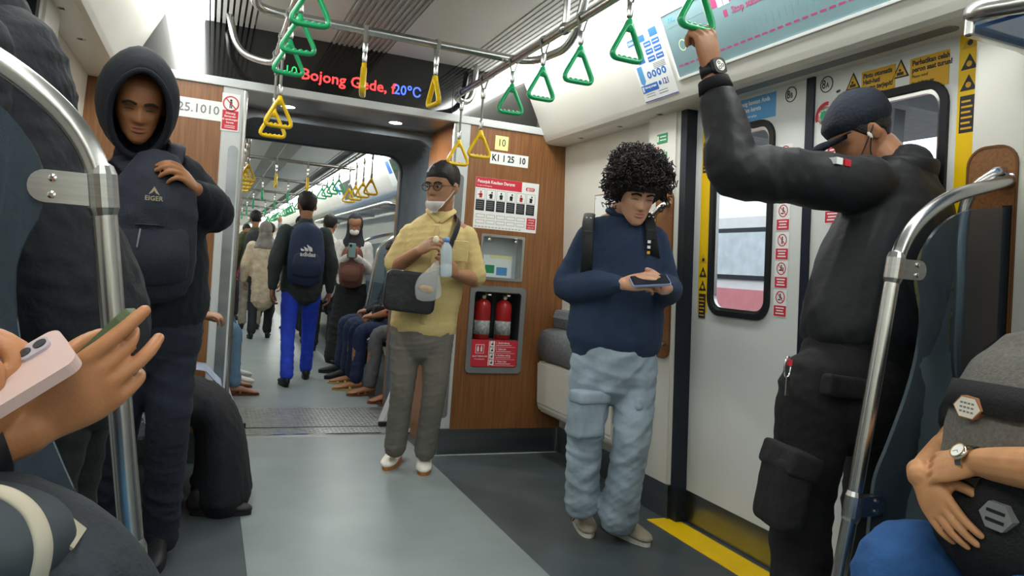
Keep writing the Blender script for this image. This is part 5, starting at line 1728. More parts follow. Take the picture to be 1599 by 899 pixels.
# ---------------- man in the black jacket, back to us, arm up on the strap
def jacket_man():
    P = Person('person', 'man in a black jacket and cap reaching up to a green strap', (1.03, 1.60), (-0.12, 1.0))
    J = P.J
    sk = skin('#a06f50')
    nb = J(1418, 280, 0.0)
    sL = J(1320, 288, 0.0); sR = J(1498, 322, 0.0)
    eL = J(1150, 262, 0.05); wL = J(1110, 112, 0.12)
    eR = J(1548, 455, 0.05); wR = J(1500, 520, 0.25)
    H = head_matrix(J(1375, 258, 0.08), yaw=0.95, pitch=-0.62, roll=0.0, scale=1.04)
    bm = B()
    add_head(bm, H); neck(bm, H, nb, 0.058)
    chain(bm, [nb + V((0, 0, -0.25)), nb + V((0, 0, -0.05))], [(0.12, 0.07), (0.12, 0.06)], 3, 16, V((1, 0, 0)))
    add_arm(bm, sL, eL, wL); add_arm(bm, sR, eR, wR)
    grip = P.W(RX + 0.0, 1.67, RAIL_Z - 0.105 - 0.122)
    hd = grip - wL
    add_hand(bm, hand_matrix(wL, J(1098, 40, 0.12) - wL, V((0.05, -1.0, 0.0))), 1, (0.95, 0.95, 0.95, 0.95), (0.25, 1.0, 0.5), sc=1.05)
    add_hand(bm, hand_matrix(wR, V((0.4, 0.8, 0.1)), V((0, 0, 1))), -1)
    fuse('body', bm, sk, P.root, 0.004, 2, 0.45)
    hair_cap(P, H, '#191512', std_line(0.165, 0.14, 0.10, 0.045), th=0.005, top=0.004, rough=0.002)
    # jacket
    M_jk = cloth('jacket', '#16191e', 0.6, var=0.06, bump=0.25, bscale=30)
    jk = B()
    torso(jk, [(J(1345, 545, 0), 0.195, 0.135), (J(1350, 520, 0), 0.225, 0.16), (J(1372, 450, 0), 0.235, 0.165), (J(1395, 390, 0), 0.235, 0.155), (J(1408, 335, 0), 0.215, 0.135), (J(1412, 300, 0), 0.175, 0.11), (J(1416, 278, 0), 0.115, 0.085), (J(1418, 265, 0.005), 0.085, 0.08)])
    chain(jk, [lerp(sL, nb, 0.35), sL, lerp(sL, eL, 0.5), eL, lerp(eL, wL, 0.35), lerp(eL, wL, 0.75), wL + (eL - wL) * 0.22], [0.085, 0.086, 0.079, 0.076, 0.064, 0.052, 0.042], 5, 18)
    add_sleeve(jk, sR, eR, wR, 0.085, 0.07, 0.05, end=0.95)
    j_ = fuse('jacket', jk, M_jk, P.root, 0.008, 3, 0.5, folds=0.0075, fseed=41, ffreq=1.2)
    strap_path('collar', P, [J(1418, 262, 0.0) + V((0.083 * math.cos(a), 0.078 * math.sin(a), 0.006 * math.sin(a))) for a in [2 * math.pi * k / 14 for k in range(15)]], 0.028, 0.008, M_jk, j_, V((0, 0, 1)), 3)
    M_ribk = cloth('jacket_rib', '#0e1115', 0.9)
    obj('cuff', tube(B(), [lerp(wL, eL, 0.20), lerp(wL, eL, 0.09)], [0.047, 0.042], 18, caps='flat'), M_ribk, j_, smooth=True)
    hb = B(); torso(hb, [(J(1340, 560, 0), 0.192, 0.135), (J(1346, 536, 0), 0.205, 0.145)])
    obj('hem_band', hb, M_ribk, j_, smooth=True)
    # red and white shoulder patch
    for k, m_ in ((0, M_paper), (1, M_red)):
        c = J(1303 + k * 13, 246 + k * 3, -0.05)
        obj('shoulder_patch', box(B(), c.x - 0.013, c.x + 0.013, c.y - 0.018, c.y + 0.018, c.z - 0.02, c.z - 0.001), m_, j_)
    # cap
    M_cap = cloth('cap', '#141b28', 0.85, bump=0.4, bscale=90)
    cap = hair_cap(P, H, '#141b28', lambda a: 0.150 - 0.045 * (1 - math.cos(a)) / 2 , th=0.017, top=0.010, rough=0.001, name='cap', m=M_cap)
    br = B()
    rows = []
    for r_, dz in ((0.0, 0.0), (0.35, 0.006), (0.7, 0.004), (1.0, -0.008)):
        rows.append([br.verts.new(H @ V((0.082 * math.sin(a) * (1 - 0.10 * r_), 0.045 + 0.052 * math.cos(a) + 0.078 * r_ * max(0.0, math.cos(a)) ** 0.6, 0.148 + dz - 0.016 * abs(math.sin(a)) ** 2))) for a in [math.radians(d) for d in range(-85, 86, 10)]])
    for a, b in zip(rows[:-1], rows[1:]):
        for k in range(len(a) - 1):
            br.faces.new((a[k], a[k + 1], b[k + 1], b[k]))
    bmesh.ops.solidify(br, geom=br.faces[:], thickness=0.005)
    obj('brim', br, M_cap, cap, smooth=True)
    bt = B(); ellipsoid(bt, V((0, -0.012, 0.262)), (0.007, 0.007, 0.004), H); obj('cap_button', bt, M_cap, cap, smooth=True)
    tb = B(); box(tb, -0.005, 0.005, -0.003, 0.002, -0.012, 0.012, H @ Matrix.Translation(head_pt(2.5, 0.145, 0.020, False)) @ Matrix.Rotation(-2.5 + math.pi, 4, 'Z')); obj('cap_tag', tb, M_paper, cap)
    # earphone and cord
    eb = B(); ellipsoid(eb, V((-0.080, 0.012, 0.098)), (0.006, 0.006, 0.012), H)
    ep = obj('earphone', eb, mat('earphone_white', '#d6d6d4', 0.4), P.root, smooth=True)
    obj('earphone_cord', tube(B(), catmull([H @ V((-0.083, 0.012, 0.092)), H @ V((-0.075, 0.035, 0.05)), H @ V((-0.062, 0.03, 0.0)), H @ V((-0.05, 0.06, -0.05))], 4), 0.0022, 6), M_rubber, ep, smooth=True)
    obj('mask_cord', tube(B(), catmull([H @ V((-0.084, -0.012, 0.120)), H @ V((-0.080, 0.03, 0.085)), H @ V((-0.068, 0.065, 0.055))], 4), 0.002, 6), M_rubber, P.root, smooth=True)
    # trousers
    M_tr = cloth('cargo_black', '#151616', 0.85, var=0.06)
    tr = B()
    hC = J(1330, 585, 0); hL = J(1275, 600, 0); hR = J(1385, 600, 0)
    torso(tr, [(J(1320, 640, 0), 0.18, 0.14), (hC, 0.188, 0.14), (J(1340, 545, 0), 0.178, 0.13)])
    kL = J(1250, 800, 0.03); kR = J(1362, 810, 0.03)
    aL = V((kL.x - 0.01, -0.02, 0.09)); aR = V((kR.x + 0.01, -0.02, 0.09))
    add_leg(tr, hL, kL, aL, (0.105, 0.102, 0.09, 0.085, 0.085)); add_leg(tr, hR, kR, aR, (0.105, 0.102, 0.09, 0.085, 0.085))
    t_ = fuse('trousers', tr, M_tr, P.root, 0.008, 3, 0.5, folds=0.005, fseed=44, ffreq=1.4, fdir=(0, 0, 1))
    c = J(1216, 757, -0.02)
    Mp = Matrix.Translation(c) @ Matrix.Rotation(-0.35, 4, 'Z')
    fuse('cargo_pocket', box(B(), -0.030, 0.055, -0.080, 0.080, -0.115, 0.085, Mp @ Matrix.Rotation(0.10, 4, 'Y'), bevel=0.022), M_tr, t_, 0.006, 3, 0.5, folds=0.005, fseed=4)
    fuse('pocket_flap', box(B(), -0.040, 0.058, -0.088, 0.088, 0.040, 0.112, Mp @ Matrix.Rotation(0.28, 4, 'Y'), bevel=0.010), M_tr, t_, 0.005, 2, 0.5, folds=0.003, fseed=6)
    c = J(1325, 605, -0.125)
    fuse('back_pocket_flap', box(B(), -0.085, 0.085, -0.006, 0.03, -0.03, 0.03, Matrix.Translation(c) @ Matrix.Rotation(0.1, 4, 'Y'), bevel=0.008), M_tr, t_, 0.006, 2, 0.5)
    for a in (aL, aR):
        shoe(P, V((a.x, -0.08, 0)), 0.0, M_shoeb, M_shoeb, 0.285)
    # keys with carabiner
    kc = thing('key_clip', 'silver carabiner with keys on the belt of the black-jacketed man', 'keys', P.loc, P.rotz)
    c = J(1224, 572, -0.06)
    obj('carabiner', tube(B(), [c + V((0.012 * math.cos(a), -0.012, 0.028 * math.sin(a))) for a in [2 * math.pi * k / 14 for k in range(15)]], 0.0025, 8), M_chrome, kc, smooth=True)
    obj('key', box(B(), c.x - 0.006, c.x + 0.006, c.y - 0.018, c.y - 0.014, c.z - 0.075, c.z - 0.025), M_rail, kc)
    obj('red_tag', box(B(), c.x - 0.004, c.x + 0.008, c.y - 0.02, c.y - 0.012, c.z + 0.005, c.z + 0.02), M_red, kc)
    # wrist watch
    wt = thing('wrist_watch', 'chunky black watch with silver dial on the raised wrist', 'watch', P.loc, P.rotz)
    ax = (wL - eL).normalized()
    c = wL + ax * 0.002
    obj('watch_band', tube(B(), [c - ax * 0.015, c + ax * 0.015], [(0.033, 0.027)] * 2, 18, caps='flat'), M_rubber, wt, smooth=True)
    n = V((0.05, -1, 0)); n = (n - ax * n.dot(ax)).normalized()
    Mw = frame_M(c + n * 0.028, ax.cross(n), ax, n)
    obj('watch_case', prism(B(), rrect(0.046, 0.044, 0.012, 4), -0.004, 0.008, Mw), mat('watch_black', '#1a1b1e', 0.3), wt)
    obj('watch_dial', prism(B(), circle(0.016, 20), 0.008, 0.009, Mw), M_chrome, wt)
    for k in range(3):
        obj('subdial', ring_prism(B(), circle(0.005, 12, 0.008 * math.cos(k * 2.1), 0.008 * math.sin(k * 2.1)), circle(0.0035, 12, 0.008 * math.cos(k * 2.1), 0.008 * math.sin(k * 2.1)), 0.009, 0.0096, Mw), M_ink, wt)
jacket_man()

# ---------------- hooded man with the backpack on his chest
def hooded_man():
    P = Person('person', 'man in a dark hooded sweatshirt with hood up and head bowed', (-0.80, 2.87), (0.03, -1.0))
    J = P.J
    sk = skin('#94623f')
    nb = J(224, 240, -0.02)
    sR = J(183, 280, -0.02); sL = J(284, 272, -0.02)
    eL = J(333, 332, -0.02); wL = J(305, 296, 0.20)
    eR = J(160, 370, 0.0); wR = J(205, 395, 0.22)
    H = head_matrix(J(212, 212, 0.06), yaw=0.12, pitch=-0.40, scale=1.04)
    bm = B()
    add_head(bm, H); neck(bm, H, nb)
    chain(bm, [nb + V((0, 0, -0.25)), nb + V((0, 0, -0.05))], [(0.12, 0.07), (0.12, 0.06)], 3, 16, V((1, 0, 0)))
    add_arm(bm, sR, eR, wR); add_arm(bm, sL, eL, wL)
    add_hand(bm, hand_matrix(wL, J(283, 270, 0.27) - wL, V((-0.5, 0.5, 0.6))), 1, (0.5, 0.5, 0.55, 0.6), (0.4, 0.5, 0.3))
    add_hand(bm, hand_matrix(wR, V((-0.7, 0.3, 0.3)), V((0, 1, 0))), -1)
    fuse('body', bm, sk, P.root, 0.004, 2, 0.45)
    face_parts(P, H, lids=0.9, gaze=0.0, eyes=False, skin_lip='#7a4236')
    M_hd = cloth('hoodie', '#12171f', 0.92, var=0.06, bump=0.15, bscale=80)
    # hood shell: arches around the head, open at the face
    hb = B()
    rows = []
    for (y, rx, zt, zb) in ((0.100, 0.083, 0.238, -0.045), (0.085, 0.094, 0.258, -0.055), (0.05, 0.108, 0.275, -0.060), (0.0, 0.120, 0.285, -0.065), (-0.05, 0.120, 0.275, -0.065), (-0.09, 0.108, 0.248, -0.06), (-0.125, 0.075, 0.19, -0.03), (-0.138, 0.03, 0.13, 0.04)):
        zc = (zt + zb) / 2; rz = (zt - zb) / 2
        ring = []
        for k in range(28):
            a = 2 * math.pi * k / 28
            x = rx * math.cos(a) * (1 - 0.13 * max(0, math.sin(a)) ** 3); z = zc + rz * math.sin(a)
            ring.append(hb.verts.new(H @ V((x, y + 0.02 * (z - 0.1) / 0.15 * (1 if y > 0 else 0), z))))
        rows.append(ring)
    for a, b in zip(rows[:-1], rows[1:]):
        for k in range(28):
            hb.faces.new((a[k], a[(k + 1) % 28], b[(k + 1) % 28], b[k]))
    hb.faces.new(rows[-1])
    bmesh.ops.recalc_face_normals(hb, faces=hb.faces[:])
    bmesh.ops.solidify(hb, geom=hb.faces[:], thickness=0.012)
    bmesh.ops.subdivide_edges(hb, edges=hb.edges[:], cuts=1, use_grid_fill=True, smooth=1.0)
    obj('hood', hb, M_hd, P.root, smooth=True)
    rim = [H @ V((0.086 * math.cos(a) * (1 - 0.13 * max(0, math.sin(a)) ** 3), 0.102 + 0.02 * (0.0965 + 0.1425 * math.sin(a) - 0.1) / 0.15, 0.0965 + 0.1425 * math.sin(a))) for a in [2 * math.pi * k / 28 for k in range(29)]]
    obj('hood_hem', tube(B(), rim, 0.009, 8, caps=None), M_hd, P.root, smooth=True)
    sw = B()
    torso(sw, [(J(238, 505, 0), 0.170, 0.125), (J(237, 480, 0), 0.190, 0.14), (J(235, 420, 0), 0.19, 0.14), (J(233, 340, 0), 0.185, 0.13), (J(231, 288, -0.01), 0.178, 0.115), (J(229, 262, -0.02), 0.14, 0.095), (J(226, 238, -0.01), 0.098, 0.09), (J(224, 222, 0.0), 0.088, 0.088)])
    add_sleeve(sw, sR, eR, wR, 0.072, 0.072, 0.045, end=0.96)
    add_sleeve(sw, sL, eL, wL, 0.072, 0.076, 0.046, end=0.93, bunch=0.012)
    s_ = fuse('sweatshirt', sw, M_hd, P.root, 0.007, 3, 0.5, folds=0.006, fseed=51, ffreq=1.4)
    c = J(264, 263, 0.115)
    for k in range(3):
        obj('chest_print', box(B(), c.x - 0.02 + k * 0.014, c.x - 0.010 + k * 0.014, c.y - 0.003, c.y + 0.006, c.z - 0.006, c.z + 0.007), M_paper, s_)
    M_tr = cloth('navy_trousers', '#161d2c', 0.85, var=0.08)
    tr = B()
    torso(tr, [(J(238, 540, 0), 0.165, 0.125), (J(238, 505, 0), 0.168, 0.125), (J(238, 480, 0), 0.16, 0.115)])
    aL = J(250, 838, -0.02); aR = J(166, 805, -0.08)
    add_leg(tr, J(266, 540, 0), J(262, 665, 0.07), aL, (0.090, 0.084, 0.074, 0.066, 0.062)); add_leg(tr, J(204, 540, 0), J(186, 660, 0.0), aR, (0.090, 0.082, 0.07, 0.062, 0.06))
    fuse('trousers', tr, M_tr, P.root, 0.007, 3, 0.5, folds=0.006, fseed=55, ffreq=1.6, fdir=(0, 0, 1))
    for a, yw in ((aL, -0.12), (aR, 0.1)):
        shoe(P, V((a.x, a.y - 0.05, 0)), yw, M_shoeb, M_shoeb, 0.28, M_shoeb)
    # backpack worn on the chest
    bp = thing('backpack', 'dark backpack worn on the chest of the hooded man', 'backpack', P.loc, P.rotz)
    M_bp = mat('backpack_cloth', '#1d222e', 0.75, var=0.08, bump=0.3, bscale=150)
    bb = B()
    chain(bb, [J(240, 440, 0.21), J(240, 400, 0.22), J(242, 340, 0.225), J(244, 290, 0.21), J(245, 258, 0.19)], [(0.118, 0.075), (0.128, 0.085), (0.128, 0.09), (0.118, 0.08), (0.080, 0.055)], 5, 24, V((1, 0, 0)))
    body = fuse('pack_body', bb, M_bp, bp, 0.007, 3, 0.5, folds=0.004, fseed=57, ffreq=1.5)
    fp = B()
    chain(fp, [J(240, 432, 0.27), J(240, 400, 0.285), J(241, 360, 0.275)], [(0.098, 0.035), (0.105, 0.045), (0.098, 0.035)], 4, 20, V((1, 0, 0)))
    fuse('front_pocket', fp, M_bp, bp, 0.006, 3, 0.5, folds=0.003, fseed=58)
    obj('zip', tube(B(), catmull([J(192, 350, 0.26), J(215, 350, 0.31), J(245, 352, 0.32), J(280, 357, 0.27)], 5), 0.0035, 6), M_rubber, bp, smooth=True)
    obj('zip_puller', tube(B(), [J(219, 358, 0.325), J(214, 385, 0.335)], 0.003, 6), M_plastic_g, bp, smooth=True)
    strap_path('shoulder_strap', P, [J(262, 285, 0.14), J(276, 235, 0.10), J(275, 228, 0.0), J(270, 250, -0.10)], 0.028, 0.006, M_bp, bp)
    strap_path('shoulder_strap', P, [J(215, 275, 0.14), J(190, 250, 0.10), J(188, 245, 0.0), J(190, 262, -0.10)], 0.028, 0.006, M_bp, bp)
    c = J(241, 299, 0.322)
    Ml = Matrix(((-1, 0, 0, c.x), (0, 0, 1, c.y), (0, 1, 0, c.z), (0, 0, 0, 1)))
    M_logo = mat('logo_tan', '#a59a7c', 0.5)
    obj('emblem', prism(B(), [(-0.016, -0.010), (0.0, 0.016), (0.016, -0.010), (0.004, -0.004), (0.0, 0.004), (-0.005, -0.004)], 0, 0.004, Ml), M_logo, bp)
    lettering('emblem_text', 'EIGER', 0.020, Ml @ Matrix.Translation((0, -0.022, 0.001)), M_logo, bp, 0.0003, 'CENTER')
hooded_man()
# ================================================================== MORE PEOPLE
def figure(label, loc, heading, H=1.66, top='#333a40', bottom='#22262c', skin_c='#9a6b4e', hair='#14110f', pose='stand', hijab=None,
           arms='down', skirt=False, shoes='#1a1a1c', lean=0.0, head=(0.0, -0.1), step=0.0, sleeve=0.97, voxel=0.009, group=None,
           face=False, bulk=1.0, shoe_kind='shoe', seat_h=0.45, knee_out=0.10, head_on=True, hem=0.10, top_m=None, bottom_m=None):
    """a figure laid out on a plain skeleton, standing, walking or seated; x right, y forward"""
    P = Person('person', label, loc, heading, group=group)
    k = H / 1.70
    sk = skin(skin_c)
    Mt_ = top_m or cloth('top_' + top, top); Mb_ = bottom_m or cloth('bottom_' + bottom, bottom)
    if pose == 'sit':
        hz = seat_h + 0.10; hip = V((0, 0.02, hz)); chest = V((0, -0.03 + lean, hz + 0.34 * k))
    else:
        hz = 0.92 * k; hip = V((0, 0, hz)); chest = V((0, lean, hz + 0.34 * k))
    nb = chest + V((0, -0.01 + lean * 0.4, 0.20 * k))
    sw = 0.155 * k * bulk
    sR = chest + V((sw, 0, 0.12 * k)); sL = chest + V((-sw, 0, 0.12 * k))
    def armset(side, mode):
        S = sR if side == 1 else sL
        if mode == 'down':
            E = S + V((side * 0.07, -0.02, -0.28 * k)); W = E + V((side * 0.01, 0.05, -0.25 * k)); d = V((0, 0.15, -1)); b = V((side, 0, 0))
        elif mode == 'swing':
            E = S + V((side * 0.07, -0.09, -0.27 * k)); W = E + V((side * 0.02, -0.02, -0.25 * k)); d = V((0, 0.0, -1)); b = V((side, 0, 0))
        elif mode == 'phone':
            E = S + V((side * 0.04, 0.03, -0.27 * k)); W = S + V((-side * 0.10, 0.27, -0.13 * k)); d = V((-side * 0.5, 0.35, 0.3)); b = V((0, 0.8, -0.4))
        elif mode == 'lap':
            E = S + V((side * 0.05, 0.05, -0.27 * k)); W = S + V((-side * 0.07, 0.27, -0.36 * k)); d = V((-side * 0.7, 0.6, -0.1)); b = V((0, 0.2, 1))
        elif mode == 'up':
            E = S + V((side * 0.08, 0.12, 0.16 * k)); W = E + V((-side * 0.02, 0.05, 0.24 * k)); d = V((0, 0, 1)); b = V((0, -1, 0))
        else:
            E, W, d, b = mode
        return S, E, W, d, b
    am = arms if isinstance(arms, tuple) else (arms, arms)
    A = {1: armset(1, am[0]), -1: armset(-1, am[1])}
    Hm = head_matrix(nb + V((0, 0.03 + lean * 0.3, 0.055 * k)), yaw=head[0], pitch=head[1], scale=1.0 * k ** 0.5)
    bm = B()
    add_head(bm, Hm) if head_on else None
    if head_on: neck(bm, Hm, nb, 0.05)
    chain(bm, [hip, chest, nb + V((0, 0, -0.05))], [(0.10, 0.07), (0.11, 0.07), (0.10, 0.05)], 3, 14, V((1, 0, 0)))
    for s in (1, -1):
        S, E, W, d, b = A[s]
        add_arm(bm, S, E, W, (0.044, 0.036, 0.038, 0.025))
        add_hand(bm, hand_matrix(W, d, b), -s, (0.4, 0.45, 0.5, 0.55), (0.5, 0.4, 0.3), sc=0.97 * k, seg=8)
    # legs
    if pose == 'sit':
        legs = []
        for s in (1, -1):
            Hj = hip + V((s * 0.09, 0.0, -0.015)); K = V((s * (0.09 + knee_out * 0.6), 0.43 * k, seat_h + 0.06)); Ak = V((s * (0.085 + knee_out * 0.8), 0.46 * k + 0.04 * s * step, 0.09))
            legs.append((s, Hj, K, Ak))
    else:
        legs = []
        for s in (1, -1):
            Hj = hip + V((s * 0.088, 0, -0.02)); K = V((s * 0.10, 0.03 + s * step * 0.25, 0.50 * k)); Ak = V((s * 0.10, -0.03 + s * step * 0.5, 0.085))
            legs.append((s, Hj, K, Ak))
    if shoe_kind != 'shoe':
        for s, Hj, K, Ak in legs:
            chain(bm, [Hj, K, Ak], [0.05, 0.045, 0.033], 4, 12)
            chain(bm, [Ak + V((0, -0.03, -0.035)), Ak + V((0, 0.06, -0.045)), Ak + V((s * 0.01, 0.15, -0.062)), Ak + V((s * 0.012, 0.185, -0.066))], [(0.028, 0.030), (0.036, 0.026), (0.042, 0.014), (0.032, 0.009)], 4, 12, V((1, 0, 0)))
    fuse('body', bm, sk, P.root, max(0.0055, voxel * 0.6), 2, 0.5)
    tb = B()
    d_ = 0.11 * bulk
    torso(tb, [(hip + V((0, 0, -0.04 - hem)), 0.165 * bulk * k, d_ * 1.05), (hip, 0.17 * bulk * k, d_ * 1.08), (lerp(hip, chest, 0.5), 0.165 * bulk * k, d_ * 1.02), (chest, 0.168 * bulk * k, d_), (chest + V((0, 0, 0.11 * k)), 0.158 * bulk * k, d_ * 0.88), (chest + V((0, 0, 0.16 * k)), 0.115 * bulk * k, d_ * 0.7), (nb + V((0, 0, 0.015)), 0.07 * k, 0.06)], 20)
    for s in (1, -1):
        S, E, W, d, b = A[s]
        add_sleeve(tb, S, E, W, 0.062 * bulk, 0.060 * bulk, 0.040, end=sleeve)
    fuse('top', tb, Mt_, P.root, voxel, 3, 0.5, folds=0.005, fseed=sum(map(ord, label)) % 97, ffreq=1.5)
    lb = B()
    if skirt:
        if pose == 'sit':
            kz = seat_h + 0.05
            torso(lb, [(hip + V((0, -0.08, -0.02)), 0.18, 0.10), (hip + V((0, 0.12, -0.005)), 0.20, 0.11), (V((0, 0.38, kz)), 0.21, 0.10), (V((0, 0.46, kz - 0.08)), 0.22, 0.10), (V((0, 0.49, 0.25)), 0.25, 0.11), (V((0, 0.50, 0.06)), 0.28, 0.13)], 24)
        else:
            torso(lb, [(V((0, 0, 0.06)), 0.24, 0.19), (V((0, 0, 0.45)), 0.20, 0.15), (hip, 0.165, 0.12)], 24)
    else:
        torso(lb, [(hip + V((0, 0.0, -0.05)), 0.155 * k, 0.115), (hip + V((0, -0.01, 0.05)), 0.155 * k, 0.11)], 20)
        for s, Hj, K, Ak in legs:
            add_leg(lb, Hj, K, Ak + V((0, 0, 0.02)), (0.088, 0.078, 0.064, 0.058, 0.058))
    fuse('skirt' if skirt else 'trousers', lb, Mb_, P.root, voxel, 3, 0.5, folds=0.006, fseed=sum(map(ord, label)) % 89, ffreq=1.5, fdir=(0, 0, 1) if pose != 'sit' else None)
    for s, Hj, K, Ak in legs:
        heel = V((Ak.x, Ak.y - 0.03, 0))
        if shoe_kind == 'shoe':
            shoe(P, heel, -s * 0.12, mat('shoe_' + shoes, shoes, 0.55), M_rubw if shoes != '#1a1a1c' else M_shoeb, 0.265 * k)
        else:
            so = B()
            out = [((0.034 + 0.012 * max(0, math.sin(a - 0.3))) * math.cos(a) + Ak.x + s * 0.006, Ak.y + 0.075 + 0.128 * math.sin(a)) for a in [2 * math.pi * q / 22 for q in range(22)]]
            prism(so, out, 0.0, 0.016)
            sd = obj('sandal', so, mat('sandal_' + shoes, shoes, 0.7), P.root)
            for yy in (0.05, 0.115):
                obj('sandal_strap', tube(B(), catmull([V((Ak.x - 0.042, Ak.y + yy, 0.018)), V((Ak.x, Ak.y + yy + 0.01, 0.068 - yy * 0.25)), V((Ak.x + 0.045, Ak.y + yy, 0.018))], 4), [(0.012, 0.003)] * 9, 8, V((0, 1, 0))), MATS['sandal_' + shoes], sd, smooth=True)
    if head_on:
        if hijab:
            hb = B()
            ellipsoid(hb, V((0, -0.024, 0.115)), (0.092, 0.103, 0.128), Hm)
            chain(hb, [Hm @ V((0, -0.03, 0.05)), nb + V((0, 0.01, 0.02)), nb + V((0, 0.0, -0.09))], [(0.085, 0.09), (0.10, 0.09), (0.16, 0.11)], 4, 18, V((1, 0, 0)))
            fuse('hijab', hb, cloth('hijab_' + hijab, hijab), P.root, 0.007, 3, 0.5, folds=0.003, fseed=5)
        else:
            hair_cap(P, Hm, hair, std_line(0.168, 0.14, 0.112, 0.05), th=0.012, top=0.010, rough=0.006)
        if face:
            face_parts(P, Hm, lids=0.7, eyes=True, mouth=True)
    P.nb, P.chest, P.hip, P.H, P.A = nb, chest, hip, Hm, A
    return P

def figure_backpack(P, label, colour, w=0.15, h=0.22, d=0.075, side=-1, cz=-0.03, emblem=None, straps=True):
    bp = thing('backpack', label, 'backpack', P.loc, P.rotz)
    m_ = mat('pack_' + colour, colour, 0.7, var=0.08, bump=0.3, bscale=120)
    c = P.chest + V((0, side * (0.12 + d), cz))
    bb = B()
    chain(bb, [c + V((0, 0, -h)), c + V((0, side * 0.02, -h * 0.5)), c + V((0, side * 0.015, 0.1 * h)), c + V((0, 0, h * 0.8)), c + V((0, -side * 0.02, h))], [(w * 0.92, d * 0.9), (w, d * 1.1), (w * 0.98, d), (w * 0.8, d * 0.8), (w * 0.5, d * 0.5)], 4, 20, V((1, 0, 0)))
    fuse('pack_body', bb, m_, bp, 0.008, 3, 0.5, folds=0.004, fseed=3)
    fb = B()
    chain(fb, [c + V((0, side * (d + 0.012), -h * 0.8)), c + V((0, side * (d + 0.022), -h * 0.45)), c + V((0, side * (d + 0.012), -h * 0.12))], [(w * 0.75, 0.03), (w * 0.8, 0.035), (w * 0.7, 0.028)], 4, 18, V((1, 0, 0)))
    fuse('front_pocket', fb, m_, bp, 0.007, 3, 0.5)
    if straps:
        for s in (1, -1):
            strap_path('shoulder_strap', P, [c + V((s * 0.07, -side * 0.03, h * 0.85)), P.nb + V((s * 0.095, side * 0.05, -0.035)), P.nb + V((s * 0.105, -side * 0.04, -0.045)), P.chest + V((s * 0.115, -side * 0.125, 0.02)), P.chest + V((s * 0.14, -side * 0.08, -0.14))], 0.022, 0.005, m_, bp)
    if emblem:
        q = c + V((0, side * (d + 0.066), 0.012))
        Mq = Matrix(((-side, 0, 0, q.x), (0, 0, side, q.y), (0, 1, 0, q.z), (0, 0, 0, 1))) if side == 1 else Matrix(((1, 0, 0, q.x), (0, 0, -1, q.y), (0, 1, 0, q.z), (0, 0, 0, 1)))
        for i, hh in enumerate((0.022, 0.038, 0.056)):
            x = -0.055 + i * 0.034
            obj('emblem_bar', prism(B(), [(x, 0.0), (x + 0.024, 0.0), (x + 0.024 - hh * 0.1, hh * 0.55), (x - hh * 0.55 + 0.006, hh)], -0.02, 0.002, Mq), M_paper, bp)
        lettering('emblem_text', emblem, 0.052, Mq @ Matrix.Translation((0, -0.028, 0.0)), M_paper, bp, 0.0012, 'CENTER')
    return bp

# ---- this carriage: the dark figure beside the seat-end screen
def dark_stander():
    P = figure('person in a black hoodie and black trousers standing against the seat-end screen', (-0.965, 1.78), (-1.0, 0.12), H=1.80, top='#11151c', bottom='#101216',
               arms='down', bulk=1.15, lean=0.15, voxel=0.008, head=(0.0, -0.5), hijab='#12161d')
dark_stander()

# ---- seated woman by the end wall behind the hooded man
def skirt_woman():
    P = figure('seated woman in a green top and long black skirt beside the hooded man', (-1.10, 3.48), (1.0, -0.02), H=1.58, top='#1f8a4e', bottom='#0e1118', pose='sit', skirt=True, hijab='#20242b', seat_h=0.40,
               arms=((V((0.21, 0.08, 0.79)), V((0.10, 0.335, 0.835)), V((-0.1, 1, 0.1)), V((0.2, 0, 1))), 'lap'), sleeve=0.5)
    S, E, W, d, b = P.A[1]
    for q in range(6):
        c0 = lerp(E, W, 0.40 + q * 0.09); c1 = lerp(E, W, 0.485 + q * 0.09)
        obj('striped_sleeve', tube(B(), [c0, c1], 0.044 - q * 0.001, 16, caps='flat'), M_paper if q % 2 else M_blk, P.root, smooth=True)
    ct = thing('pale_cloth', 'pale blue cloth hanging beside the black skirt', 'cloth', (-0.70, 3.78, 0))
    cb = B()
    rows = []
    for i, (x, z) in enumerate(((-0.32, 0.55), (-0.14, 0.56), (0.0, 0.54), (0.07, 0.47), (0.10, 0.36), (0.125, 0.26))):
        rows.append([cb.verts.new((x + 0.012 * math.sin(q * 1.3 + i), -0.02 + q * 0.045, z + 0.008 * math.sin(q * 1.7))) for q in range(7)])
    for a, b_ in zip(rows[:-1], rows[1:]):
        for q in range(6): cb.faces.new((a[q], a[q + 1], b_[q + 1], b_[q]))
    bmesh.ops.solidify(cb, geom=cb.faces[:], thickness=0.008)
    obj('cloth_fold', cb, cloth('pale_blue', '#b9c6da'), ct, smooth=True)
skirt_woman()

# ---- benches
def bench(name, label, side, y0, y1, backrest=True, group=None):
    t = thing(name, label, 'seat', (0, (y0 + y1) / 2, 0), group=group)
    h = (y1 - y0) / 2
    def sec(pts, m_, nm, bev=0.015):
        bm = B(); prism(bm, [(side * x, z) for x, z in pts], -h, h, XZY)
        bmesh.ops.recalc_face_normals(bm, faces=bm.faces[:])
        if bev: bmesh.ops.bevel(bm, geom=bm.edges[:], offset=bev, segments=2, affect='EDGES')
        obj(nm, bm, m_, t, smooth=False)
    sec([(1.33, 0.36), (0.90, 0.35), (0.88, 0.40), (0.90, 0.44), (1.33, 0.42)], M_seat, 'seat_cushion')
    if backrest: sec([(1.355, 0.46), (1.25, 0.46), (1.28, 0.86), (1.32, 0.86)], M_seat, 'backrest')
    sec([(1.36, 0.14), (1.02, 0.16), (0.98, 0.34), (1.36, 0.345)], M_white, 'seat_base', 0.01)
    return t
